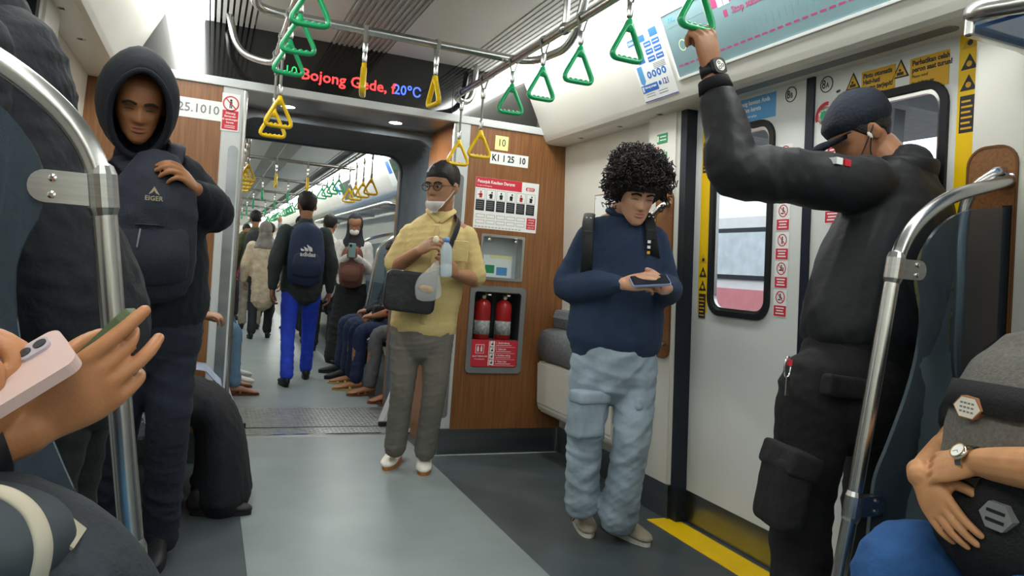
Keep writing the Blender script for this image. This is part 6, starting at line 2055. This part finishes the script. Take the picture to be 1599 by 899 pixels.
bench('bench', 'grey bench under the seated passenger with the backpack', 1, -2.2, 1.15)
bench('bench', 'grey bench on the side of the hands holding phones', -1, -2.2, 1.15)
bench('bench', 'grey bench under the woman in the black skirt', -1, 3.18, 4.08)

# ---- seated passenger on the right, arms folded over a backpack
def pack_holder():
    P = Person('person', 'seated passenger in blue jeans with forearms folded over a grey backpack', (1.12, 1.00), (-1.0, 0.0))
    J = P.J
    sk = skin('#c08a5e')
    sL = V((-0.20, -0.03, 0.98)); sR = V((0.20, -0.03, 0.98))
    wL = J(1532, 722, 0.385); eL = J(1700, 742, 0.43)
    eR = J(1492, 690, 0.13); wR = J(1438, 742, 0.385)
    nb = V((0, -0.04, 1.08)); H = head_matrix(V((0, 0.02, 1.13)), pitch=-0.25)
    bm = B()
    add_head(bm, H); neck(bm, H, nb)
    chain(bm, [V((0, 0, 0.55)), nb + V((0, 0, -0.05))], [(0.12, 0.08), (0.12, 0.06)], 3, 16, V((1, 0, 0)))
    add_arm(bm, sL, eL, wL, (0.046, 0.042, 0.043, 0.029)); add_arm(bm, sR, eR, wR, (0.046, 0.042, 0.040, 0.029))
    add_hand(bm, hand_matrix(wL, J(1415, 735, 0.40) - wL, V((0.1, 0.75, 0.6))), 1, (0.72, 0.70, 0.68, 0.66), (0.2, 0.5, 0.3), sc=1.0, seg=12)
    add_hand(bm, hand_matrix(wR, J(1478, 812, 0.405) - wR, V((0.25, 0.9, 0.25))), -1, (0.16, 0.20, 0.24, 0.28), (0.75, 0.25, 0.2), sc=0.98, spread=0.35, seg=12)
    body = fuse('body', bm, sk, P.root, 0.0033, 2, 0.5)
    hair_cap(P, H, '#14110f', std_line(), th=0.014, top=0.01)
    tp = B()
    torso(tp, [(V((0, 0.02, 0.46)), 0.18, 0.13), (V((0, 0.0, 0.70)), 0.18, 0.12), (V((0, -0.03, 0.92)), 0.185, 0.11), (V((0, -0.04, 1.03)), 0.13, 0.085), (nb + V((0, 0, 0.01)), 0.075, 0.065)])
    add_sleeve(tp, sL, eL, wL, 0.068, 0.072, end=0.36); add_sleeve(tp, sR, eR, wR, 0.068, 0.072, end=0.36)
    fuse('top', tp, M_blk, P.root, 0.008, 3, 0.5, folds=0.004)
    M_j = cloth('blue_jean', '#2c588f', 0.9, var=0.12, scale=10)
    lg = B()
    torso(lg, [(V((0, -0.05, 0.50)), 0.19, 0.12), (V((0, 0.12, 0.51)), 0.19, 0.11)])
    for s in (1, -1):
        add_leg(lg, V((s * 0.10, 0.05, 0.52)), V((s * 0.15, 0.38, 0.53)), V((s * 0.14, 0.40, 0.10)), (0.095, 0.092, 0.078, 0.068, 0.068))
    fuse('jeans', lg, M_j, P.root, 0.007, 3, 0.5, folds=0.004, fseed=9, ffreq=1.5)
    for s in (1, -1): shoe(P, V((s * 0.14, 0.36, 0)), -s * 0.1, M_shoeb, M_rubw, 0.27)
    # backpack on the lap
    bp = thing('backpack', 'grey and black backpack with a hexagon badge held on the lap', 'backpack', P.loc, P.rotz)
    M_g = mat('pack_grey', '#66645f', 0.85, var=0.10, scale=120, bump=0.3, bscale=250)
    M_k = mat('pack_black', '#131417', 0.8, var=0.08, bump=0.3, bscale=200)
    c = V((-0.06, 0.25, 0))
    bb = B()
    chain(bb, [c + V((0, 0, 0.63)), c + V((0, 0.01, 0.72)), c + V((0, 0.01, 0.86)), c + V((0, -0.01, 0.98)), c + V((0, -0.02, 1.03))], [(0.17, 0.085), (0.185, 0.105), (0.185, 0.105), (0.165, 0.085), (0.13, 0.055)], 5, 28, V((1, 0, 0)))
    fuse('pack_body', bb, M_g, bp, 0.007, 3, 0.5, folds=0.003, fseed=61)
    kb = B()
    tube(kb, [c + V((0, 0.012, 0.895)), c + V((0, 0.010, 0.925)), c + V((0, 0.006, 0.952))], [(0.190, 0.110), (0.187, 0.107), (0.181, 0.100)], 32, V((1, 0, 0)), caps='flat')
    obj('black_band', kb, M_k, bp, smooth=True)
    lb = B()
    chain(lb, [c + V((0, 0.0, 0.60)), c + V((0, 0.02, 0.66)), c + V((0, 0.02, 0.72))], [(0.185, 0.10), (0.197, 0.118), (0.190, 0.108)], 4, 28, V((1, 0, 0)))
    fuse('black_base', lb, M_k, bp, 0.007, 3, 0.5, folds=0.003)
    sp = B()
    q0 = J(1560, 790, 0.372)
    chain(sp, [q0 + V((0.02, -0.004, -0.07)), q0, q0 + V((-0.03, -0.004, 0.08))], [(0.055, 0.012), (0.055, 0.014), (0.05, 0.012)], 3, 14, V((1, 0, 0)))
    obj('base_strap', sp, M_k, bp, smooth=True)
    def hexa(px, py, y, r, m1, m2, nm, sx=1.2):
        q = J(px, py, y)
        Mq = Matrix(((-1, 0, 0, q.x), (0, 0, 1, q.y), (0, 1, 0, q.z), (0, 0, 0, 1))) @ Matrix.Rotation(-0.05, 4, 'Z')
        hx = [(r * sx * math.cos(math.radians(a)), r * math.sin(math.radians(a))) for a in range(0, 360, 60)]
        o_ = obj(nm, prism(B(), hx, -0.02, 0.004, Mq), m1, bp)
        return o_, Mq
    o_, Mq = hexa(1512, 636, 0.368, 0.026, mat('badge_edge', '#9a6a48', 0.5), None, 'badge')
    hx = [(0.0235 * 1.2 * math.cos(math.radians(a)), 0.0235 * math.sin(math.radians(a))) for a in range(0, 360, 60)]
    obj('badge_face', prism(B(), hx, 0.004, 0.005, Mq), mat('badge_cream', '#e3ddcd', 0.6), o_)
    for i in range(3):
        for j_ in range(4):
            obj('badge_mark', box(B(), -0.015 + j_ * 0.008, -0.0095 + j_ * 0.008, 0.007 - i * 0.009, 0.011 - i * 0.009, 0.005, 0.0056, Mq), M_grey, o_)
    o_, Mq = hexa(1556, 806, 0.395, 0.030, M_plastic_g, None, 'buckle', 1.1)
    for i in (-1, 1):
        obj('buckle_slot', box(B(), -0.018, 0.018, i * 0.009 - 0.003, i * 0.009 + 0.003, 0.004, 0.0055, Mq), M_rubber, o_)
    # steel watch
    wt = thing('wrist_watch', 'steel and gold watch on the folded forearm', 'watch', P.loc, P.rotz)
    ax = (wL - eL).normalized()
    cc = J(1513, 718, 0.385)
    cc = wL + ax * ((cc - wL).dot(ax))
    r_ = 0.0305
    M_gold = mat('watch_gold', '#b9a169', 0.25, metal=1.0)
    for i in range(22):
        a = 2 * math.pi * i / 22
        u = ax.orthogonal().normalized(); v_ = ax.cross(u)
        n = u * math.cos(a) + v_ * math.sin(a)
        Ml = frame_M(cc + n * r_, ax.cross(n), ax, n)
        obj('band_link', box(B(), -0.0042, 0.0042, -0.008, 0.008, -0.001, 0.002, Ml), M_chrome if i % 2 else M_gold, wt)
    n = V((-0.05, 0.75, 0.55)); n = (n - ax * n.dot(ax)).normalized()
    Ml = frame_M(cc + n * r_, ax.cross(n), ax, n)
    obj('watch_case', lathe(B(), [(0.0175, -0.002), (0.0185, 0.003), (0.0165, 0.008), (0.015, 0.008)], seg=24, M=Ml), M_chrome, wt, smooth=True)
    obj('bezel', ring_prism(B(), circle(0.0168, 24), circle(0.0145, 24), 0.0078, 0.0092, Ml), M_gold, wt)
    obj('dial', prism(B(), circle(0.0146, 24), 0.0070, 0.0084, Ml), mat('dial_white', '#e6e6e0', 0.3), wt)
    for a, L_ in ((0.4, 0.010), (2.2, 0.007)):
        obj('watch_hand', box(B(), -0.0005, 0.0005, 0, L_, 0.0084, 0.0089, Ml @ Matrix.Rotation(a, 4, 'Z')), M_ink, wt)
pack_holder()

# ---- seated passenger on the left, hands with two phones
def phone_holder():
    P = Person('person', 'seated passenger whose hands hold a pink phone and a dark green phone', (-1.18, 0.78), (1.0, 0.0))
    J = P.J
    sk = skin('#b07850')
    sR = V((0.19, -0.02, 0.98)); sL = V((-0.19, -0.02, 0.98))
    nb = V((0, -0.03, 1.08)); H = head_matrix(V((0, 0.03, 1.13)), pitch=-0.35)
    wR = P.JX(46, 668, -0.04); eR = V((0.12, -0.10, 0.79))
    wL = P.JX(-90, 735, 0.0); eL = V((-0.24, 0.08, 0.76))
    bm = B()
    add_head(bm, H); neck(bm, H, nb)
    chain(bm, [V((0, 0, 0.55)), nb + V((0, 0, -0.05))], [(0.12, 0.08), (0.12, 0.06)], 3, 16, V((1, 0, 0)))
    add_arm(bm, sL, eL, wL, (0.044, 0.038, 0.038, 0.025)); add_arm(bm, sR, eR, wR, (0.044, 0.038, 0.038, 0.025))
    add_hand(bm, hand_matrix(wR, P.JX(138, 606, -0.04) - wR, V((1.0, 0.1, -0.30))), -1, (0.10, 0.50, 0.30, 0.62), (0.25, 0.9, 0.3), sc=0.88, spread=0.22, seg=14)
    add_hand(bm, hand_matrix(wL, P.JX(-20, 655, 0.0) - wL, V((0.2, 0.3, -0.9))), 1, (0.6, 0.6, 0.6, 0.6), (0.5, 0.6, 0.3), sc=0.90, seg=14)
    fuse('body', bm, sk, P.root, 0.003, 2, 0.5)
    hair_cap(P, H, '#14110f', std_line(), th=0.016, top=0.01)
    tp = B()
    torso(tp, [(V((0, 0.0, 0.46)), 0.18, 0.13), (V((0, 0.0, 0.70)), 0.18, 0.12), (V((0, -0.02, 0.92)), 0.18, 0.11), (V((0, -0.03, 1.03)), 0.13, 0.085), (nb + V((0, 0, 0.01)), 0.075, 0.065)])
    add_sleeve(tp, sL, eL, wL, 0.066, 0.056, 0.044, end=0.5); add_sleeve(tp, sR, eR, wR, 0.066, 0.056, 0.044, end=0.5)
    fuse('top', tp, M_blk2, P.root, 0.008, 3, 0.5, folds=0.004)
    lg = B()
    torso(lg, [(V((0, -0.05, 0.50)), 0.19, 0.12), (V((0, 0.12, 0.51)), 0.19, 0.11)])
    for s in (1, -1):
        add_leg(lg, V((s * 0.10, 0.05, 0.52)), V((s * 0.13, 0.42, 0.53)), V((s * 0.12, 0.44, 0.10)), (0.095, 0.09, 0.076, 0.066, 0.066))
    fuse('jeans', lg, cloth('sky_jean', '#4f8fc0', 0.9, var=0.1), P.root, 0.008, 3, 0.5, folds=0.004)
    for s in (1, -1): shoe(P, V((s * 0.12, 0.40, 0)), -s * 0.1, M_shoeb, M_rubw, 0.26)
    obj('wrist_band', tube(B(), [lerp(wR, eR, 0.05), lerp(wR, eR, 0.11)], 0.0335, 20, caps='flat'), M_rubber, P.root, smooth=True)
    # dark green phone, seen edge-on
    def phone(label, A_, B_, v, h, col, thick):
        """long edge from A_ to B_; v: direction of the short side"""
        u = (B_ - A_).normalized(); v = V(v); v = (v - u * v.dot(u)).normalized(); n = u.cross(v)
        w = 0.155
        t = thing('phone', label, 'phone', P.loc, P.rotz)
        M = frame_M(B_ - u * w / 2 + v * h / 2, u, v, n)
        obj('phone_case', prism(B(), rrect(w, h, 0.012, 5), -thick / 2, thick / 2, M), mat('case_' + col, col, 0.4, var=0.03), t)
        obj('phone_glass', prism(B(), rrect(w - 0.006, h - 0.006, 0.010, 5), -thick / 2 - 0.0012, -thick / 2, M), M_phone_b, t)
        return t, M, w, h
    t, M, w, h = phone('dark green phone seen edge-on in the fingers', P.JX(100, 580, -0.035), P.JX(199, 486, -0.035), (-0.98, 0.0, -0.15), 0.072, '#4a5a3a', 0.0085)
    t, M, w, h = phone('pale pink phone with camera bump held at an angle', P.JX(-40, 668, 0.05), P.JX(128, 566, 0.035), (-0.84, 0.05, 0.54), 0.072, '#cfb3ad', 0.011)
    obj('camera_bump', prism(B(), rrect(0.03, 0.022, 0.008, 4, w / 2 - 0.026, h / 2 - 0.018), 0.0055, 0.0085, M), mat('bump_grey', '#b0a6b0', 0.35), t)
    for i in range(2):
        obj('camera_lens', prism(B(), circle(0.006, 16, w / 2 - 0.033 + i * 0.014, h / 2 - 0.018), 0.0085, 0.0095, M), M_phone_b, t)
    obj('side_button', box(B(), -w / 2 + 0.03, -w / 2 + 0.05, h / 2 - 0.0005, h / 2 + 0.0012, -0.002, 0.002, M), M_plastic_g, t)
    # bag on the lap
    bg = thing('handbag', 'dark grey soft bag with a pale strap on the lap by the phones', 'bag', (-0.90, 0.74, 0.0))
    M_c = mat('bag_canvas', '#262d33', 0.75, var=0.12, scale=20, bump=0.3, bscale=150)
    bb = B()
    chain(bb, [(-0.16, 0.02, 0.765), (-0.05, 0.02, 0.79), (0.05, 0.03, 0.765), (0.11, 0.04, 0.72)], [(0.10, 0.10), (0.125, 0.125), (0.115, 0.115), (0.07, 0.085)], 5, 24, V((0, 1, 0)))
    fuse('bag_body', bb, M_c, bg, 0.006, 3, 0.5, folds=0.006, fseed=71, ffreq=1.2)
    pt = B(); ellipsoid(pt, (0.005, -0.02, 0.862), (0.09, 0.08, 0.05)); 
    fuse('bag_flap', pt, mat('bag_panel', '#343d43', 0.65, var=0.1), bg, 0.006, 2, 0.5)
    obj('bag_patch', box(B(), -0.012, 0.012, -0.016, 0.016, -0.001, 0.002, Matrix.Translation((0.086, -0.02, 0.868)) @ Matrix.Rotation(0.75, 4, 'Y') @ Matrix.Rotation(0.25, 4, 'X')), mat('patch_tan', '#a29b88', 0.6), bg)
    def bj(px, py, yw):
        r_ = pix_ray(px, py); q = CAM_POS + r_ * (yw / r_.y)
        return q - Vector((-0.90, 0.74, 0.0))
    pts = [bj(-40, 760, 0.60), bj(10, 770, 0.58), bj(50, 800, 0.57), bj(68, 850, 0.56), bj(60, 905, 0.56), bj(45, 960, 0.57)]
    pc = thing('blue_pouch', 'light blue soft pouch below the pale bag strap', 'pouch', (-0.775, 0.46, 0.0))
    pb_ = B(); ellipsoid(pb_, (-0.012, 0.0, 0.88), (0.050, 0.07, 0.045)); ellipsoid(pb_, (-0.05, 0.0, 0.86), (0.06, 0.07, 0.055))
    fuse('pouch_body', pb_, cloth('pouch_blue', '#5fa8d0'), pc, 0.006, 4, 0.5, folds=0.003)
    strap_path('bag_handle', P, pts, 0.007, 0.003, mat('handle_cream', '#a39b89', 0.7, var=0.05), bg, V((0, 1, 0)))
phone_holder()
# ================================================================== NEXT CARRIAGE: fittings and passengers
M_plaid = None
def plaid():
    m = bpy.data.materials.new('cloth_plaid'); m.use_nodes = True
    nt = m.node_tree; b = nt.nodes['Principled BSDF']; b.inputs['Roughness'].default_value = 0.85
    tc = nt.nodes.new('ShaderNodeTexCoord')
    sx = nt.nodes.new('ShaderNodeSeparateXYZ'); nt.links.new(tc.outputs['Object'], sx.inputs[0])
    def band(out, f):
        mu = nt.nodes.new('ShaderNodeMath'); mu.operation = 'MULTIPLY'; mu.inputs[1].default_value = f; nt.links.new(out, mu.inputs[0])
        s_ = nt.nodes.new('ShaderNodeMath'); s_.operation = 'SINE'; nt.links.new(mu.outputs[0], s_.inputs[0])
        g = nt.nodes.new('ShaderNodeMath'); g.operation = 'GREATER_THAN'; g.inputs[1].default_value = 0.2; nt.links.new(s_.outputs[0], g.inputs[0])
        return g.outputs[0]
    a = band(sx.outputs['Z'], 120); c = band(sx.outputs['Y'], 120)
    m1 = nt.nodes.new('ShaderNodeMix'); m1.data_type = 'RGBA'; m1.inputs['A'].default_value = lin('#b8553a'); m1.inputs['B'].default_value = lin('#2f2a33'); nt.links.new(a, m1.inputs['Factor'])
    m2 = nt.nodes.new('ShaderNodeMix'); m2.data_type = 'RGBA'; m2.inputs['B'].default_value = lin('#c98a78'); nt.links.new(m1.outputs['Result'], m2.inputs['A'])
    mm = nt.nodes.new('ShaderNodeMath'); mm.operation = 'MULTIPLY'; mm.inputs[1].default_value = 0.5; nt.links.new(c, mm.inputs[0]); nt.links.new(mm.outputs[0], m2.inputs['Factor'])
    nt.links.new(m2.outputs['Result'], b.inputs['Base Color'])
    return m

for side in (1, -1):
    wh = 'screen' if side == 1 else 'hooded man'
    bench('bench', 'grey bench just beyond the gangway on the %s side' % wh, side, 5.80, 7.40)
    bench('bench', 'grey long bench further beyond the gangway on the %s side' % wh, side, 8.75, 13.2)
    # luggage racks
    t = thing('luggage_rack', 'glass luggage rack beyond the gangway on the %s side' % wh, 'rack', (0, 9.9, 0))
    obj('front_frame', tube(B(), fillet([(side * 1.3, -2.3, 1.74), (side * 0.98, -2.3, 1.75), (side * 0.98, 3.2, 1.75), (side * 1.3, 3.2, 1.74)], 0.06), 0.02, 10), M_rail, t, smooth=True)
    a, b = sorted((side * 0.99, side * 1.3))
    obj('glass_shelf', box(B(), a, b, -2.28, 3.18, 1.735, 1.742), MATS['rack_glass'], t)
    for k in range(4):
        obj('bracket', box(B(), a, b, -1.6 + k * 1.4, -1.585 + k * 1.4, 1.715, 1.735), M_rail, t)
    # screens on the cornice
    for q, yc in enumerate((7.35, 10.6)):
        p_ = Vector((side * 1.155, yc, 1.962)) + Vector((side * Cv.x, 0, Cv.z)) * 0.18
        n_ = Vector((side * Cn.x, 0, Cn.z))
        t = mthing('route_screen', '%s dark information screen beyond the gangway on the %s side' % (('near', 'far')[q], wh), 'screen', frame_M(p_ + n_ * 0.002, (0, -side, 0), Vector((side * Cv.x, 0, Cv.z)), n_))
        obj('bezel', ring_prism(B(), rrect(0.92, 0.29, 0.01, 3), rrect(0.88, 0.25, 0.006, 3), -0.004, 0.010), M_paper, t)
        obj('glass', box(B(), -0.44, 0.44, -0.125, 0.125, -0.004, 0.006), mat('screen_off', '#30383c', 0.12), t)
    for q, yc in enumerate((7.95, 11.3)):
        p_ = Vector((side * 1.155, yc, 1.962)) + Vector((side * Cv.x, 0, Cv.z)) * 0.17
        n_ = Vector((side * Cn.x, 0, Cn.z))
        t = mthing('information_poster', '%s small blue and white poster beyond the gangway on the %s side' % (('near', 'far')[q], wh), 'poster', frame_M(p_ + n_ * 0.001, (0, -side, 0), Vector((side * Cv.x, 0, Cv.z)), n_))
        panel_part('sheet', t, 0.26, 0.30, M_paper); panel_part('blue_block', t, 0.15, 0.14, M_blue, 0.02, 0.06, 0.0012, 0.002)
    # seat-end screens
    for q, yc in enumerate((7.42, 8.72)):
        t = thing('seat_end_screen', '%s seat-end pole and pane beyond the gangway on the %s side' % (('near', 'far')[q], wh), 'partition', (0, yc, 0))
        pts = [(side * 1.335, 0, 1.482), (side * 1.03, 0, 1.395), (side * 0.885, 0, 1.275), (side * 0.80, 0, 0.60), (side * 0.765, 0, 0.33), (side * 0.90, 0, 0.30)]
        obj('pole', tube(B(), fillet(pts, 0.14, 6), 0.0185, 10), M_rail, t, smooth=True)
        g = prism(B(), [(side * x, z) for x, z in ((1.34, 1.40), (1.03, 1.32), (0.95, 1.2), (0.97, 0.95), (0.88, 0.68), (0.87, 0.36), (1.36, 0.36))], -0.005, 0.005, XZY)
        bmesh.ops.recalc_face_normals(g, faces=g.faces[:])
        obj('glass_pane', g, M_tint, t)
        w_ = thing('door_pillar_strip', 'yellow hazard strip at the %s door edge beyond the gangway on the %s side' % (('near', 'far')[q], wh), 'strip', (0, yc + (0.10 if q == 0 else -0.10), 0))
        sb = B(); 
        slab(sb, side, -0.004, 0.0, -0.03, 0.03, 1.0, 1.93)
        obj('strip', sb, M_yellow, w_)
        obj('jamb', slab(B(), side, -0.006, 0.0, 0.04 if q == 0 else -0.08, 0.08 if q == 0 else -0.04, 0.02, 1.93), M_jamb, w_)

# passengers
P = figure('young man walking away in a dark jacket and bright blue trousers', (0.07, 6.70), (0.02, 1.0), H=1.645, top='#2b3536', bottom='#2343c4', arms=('down', 'swing'), step=0.42, head=(0.1, -0.05), hem=0.04, bulk=1.12, skin_c='#8f6246')
figure_backpack(P, 'navy backpack with three white bars on the walking man', '#20304f', w=0.155, h=0.23, d=0.07, side=-1, cz=-0.06, emblem='adidas')

P = figure('standing woman in a dark hijab, white mask and pale cardigan holding a phone', (0.74, 8.0), (-0.22, -1.0), H=1.575, top='#d3d0cb', bottom='#16181c', skirt=True, hijab='#2b2d33', arms='phone', hem=0.06, head=(0.0, -0.25))
mk = B(); ellipsoid(mk, V((0, 0.062, 0.045)), (0.052, 0.045, 0.042), P.H); obj('face_mask', mk, mat('mask_white', '#e8e8e6', 0.7), P.root, smooth=True)
face_parts(P, P.H, mouth=False, brows=False, eyes=True, lids=0.6)
figure_backpack(P, 'brown leather backpack worn on the chest of the woman in the hijab', '#6b4338', w=0.13, h=0.19, d=0.06, side=1, cz=-0.10, straps=False)
t = thing('phone', 'teal phone held by the woman in the dark hijab', 'phone', P.loc, P.rotz)
c = P.chest + V((0, 0.36, 0.06))
obj('phone_case', prism(B(), rrect(0.072, 0.15, 0.01, 4), -0.005, 0.005, Matrix.Translation(c) @ Matrix.Rotation(math.pi / 2 - 0.3, 4, 'X')), mat('case_teal', '#8fb3b5', 0.4), t)
obj('camera_bump', prism(B(), rrect(0.025, 0.03, 0.006, 3, 0.015, 0.05), -0.008, -0.005, Matrix.Translation(c) @ Matrix.Rotation(math.pi / 2 - 0.3, 4, 'X')), M_phone_b, t)

P = figure('person in a long beige coat and grey hijab seen from behind', (-0.03, 10.2), (0.05, 1.0), H=1.50, top='#bfae94', bottom='#22252b', hijab='#76706a', hem=0.28, voxel=0.011, step=0.2, bulk=1.12)
P = figure('person in an olive jacket seen from behind beyond the beige coat', (-0.10, 11.4), (0.0, 1.0), H=1.70, top='#4b5036', bottom='#8b8479', voxel=0.012)
figure_backpack(P, 'black backpack on the olive jacket', '#23262b', w=0.14, h=0.2)
P = figure('man with a white shirt standing behind the woman in the hijab', (0.62, 9.0), (0.3, 1.0), H=1.60, top='#d2cfca', bottom='#2a2d33', voxel=0.011)
P = figure('man in a dark cap of hair facing us behind the walking man', (0.40, 9.9), (-0.3, -1.0), H=1.60, top='#59606a', bottom='#23262d', voxel=0.011, skin_c='#a5714f')

P = figure('seated woman in an orange plaid shirt and dark jeans beyond the gangway', (0.97, 6.45), (-1.0, 0.05), H=1.60, top='#b8553a', bottom='#1b2a4a', pose='sit', arms='lap', sleeve=0.75, shoe_kind='sandal', shoes='#b39c62', top_m=plaid(), lean=0.06, head=(0.2, -0.35), skin_c='#a8754f')
t = thing('handbag', 'small black bag on the lap of the woman in plaid', 'bag', P.loc, P.rotz)
bb = B(); box(bb, -0.10, 0.10, 0.20, 0.30, 0.60, 0.74, bevel=0.03); fuse('bag_body', bb, M_blk, t, 0.008, 3, 0.5); strap_path('bag_strap', P, [V((-0.09, 0.25, 0.72)), V((0, 0.25, 0.82)), V((0.09, 0.25, 0.72))], 0.008, 0.004, M_blk, t)
P = figure('seated person in grey trousers and sandals beside the gangway edge', (1.08, 6.02), (-1.0, -0.25), H=1.62, top='#1d2027', bottom='#5d5f62', pose='sit', arms='lap', shoe_kind='sandal', shoes='#6b4630', step=0.3)
P = figure('seated person in faded jeans and brown sandals by the left post', (-0.93, 6.18), (1.0, 0.1), H=1.62, top='#3f4a57', bottom='#5f7f9c', pose='sit', arms='phone', shoe_kind='sandal', shoes='#5a3526', hijab='#6a5a4a')
t = thing('handbag', 'tan bag on the lap of the passenger in faded jeans', 'bag', P.loc, P.rotz)
bb = B(); box(bb, -0.12, 0.10, 0.22, 0.33, 0.58, 0.80, bevel=0.04); fuse('bag_body', bb, mat('bag_tan', '#9a8468', 0.7), t, 0.008, 3, 0.5)
P = figure('seated person with white shoes beyond the faded jeans', (-0.93, 6.78), (1.0, 0.0), H=1.62, top='#555b60', bottom='#3f5570', pose='sit', arms='lap', shoes='#d8d6d0', voxel=0.011)
for k, (y, top_, bot_, lab) in enumerate(((7.08, '#20252c', '#22304c', 'seated person in black behind the woman in plaid'), (10.6, '#3a2f33', '#1d2a45', 'seated person in dark maroon with white trainers beyond the hijab'), (11.4, '#4a5560', '#2a2d33', 'seated person in slate grey further along the bench'))):
    figure(lab, (0.98, y), (-1.0, 0.0), H=1.60, top=top_, bottom=bot_, pose='sit', arms='lap', voxel=0.012, shoes='#d8d6d0' if k == 1 else '#1a1a1c')
for k, (x, y, top_, lab) in enumerate(((-0.35, 12.9, '#7c3f55', 'distant standing person in a plum top'), (0.28, 13.6, '#8a8f94', 'distant standing person in pale grey'), (-0.05, 15.2, '#c8b9a0', 'distant standing person in cream'), (-0.55, 16.5, '#2d4a44', 'distant standing person in dark green'), (0.40, 17.2, '#383d46', 'distant standing person in charcoal'))):
    figure(lab, (x, y), (0.2 * (-1) ** k, 1.0 if k % 2 else -1.0), H=1.62, top=top_, bottom='#2a2d33', voxel=0.015, arms=('up', 'down') if k % 2 else 'down')

# ================================================================== OUTSIDE THE DOOR WINDOWS
t = thing('neighbour_train', 'white train with a red lower band standing on the next track', 'train', (4.6, 5.0, 0))
M_tw = mat('train_white', '#e6e8ea', 0.4, var=0.02)
ob = B(); prism(ob, [(0.0, -0.6), (0.0, 1.9), (0.15, 2.2), (0.6, 2.4), (2.6, 2.4), (2.6, -0.6)], -9, 12, XZY); bmesh.ops.recalc_face_normals(ob, faces=ob.faces[:])
obj('car_body', ob, M_tw, t)
obj('red_band', box(B(), -0.012, 0.0, -9, 12, 0.55, 1.12), mat('train_red', '#d98a92', 0.4, var=0.03), t)
for k in range(9):
    y = -8 + k * 2.2
    w_ = obj('window', box(B(), -0.02, 0.0, y, y + 1.5, 1.22, 1.78), M_jamb, t)
    obj('pane', box(B(), -0.026, -0.018, y + 0.05, y + 1.45, 1.27, 1.73), mat('train_pane', '#cfdbe3', 0.1), w_)
    obj('door_line', box(B(), -0.008, 0.0, y + 1.80, y + 1.82, -0.2, 1.95), M_plastic_g, t)
t = thing('station_canopy', 'grey station roof with steel beams over the next track', 'canopy', (6.0, 5.0, 0))
M_cn = mat('canopy_grey', '#8d9093', 0.6, var=0.05)
obj('roof_sheet', box(B(), 0.8, 6.0, -12, 16, 4.3, 4.4), M_cn, t)
for k in range(8):
    obj('beam', box(B(), 0.8, 6.0, -10 + k * 3.2, -9.8 + k * 3.2, 4.0, 4.3), M_plastic_g, t)
for k in range(4):
    obj('column', box(B(), 3.6, 3.85, -9 + k * 6.4, -8.75 + k * 6.4, -0.8, 4.3), M_plastic_g, t)
struct('ground_track', box(B(), -30, 30, -40, 60, -1.3, -1.2), mat('ballast', '#6d6964', 0.9, var=0.2, scale=6))
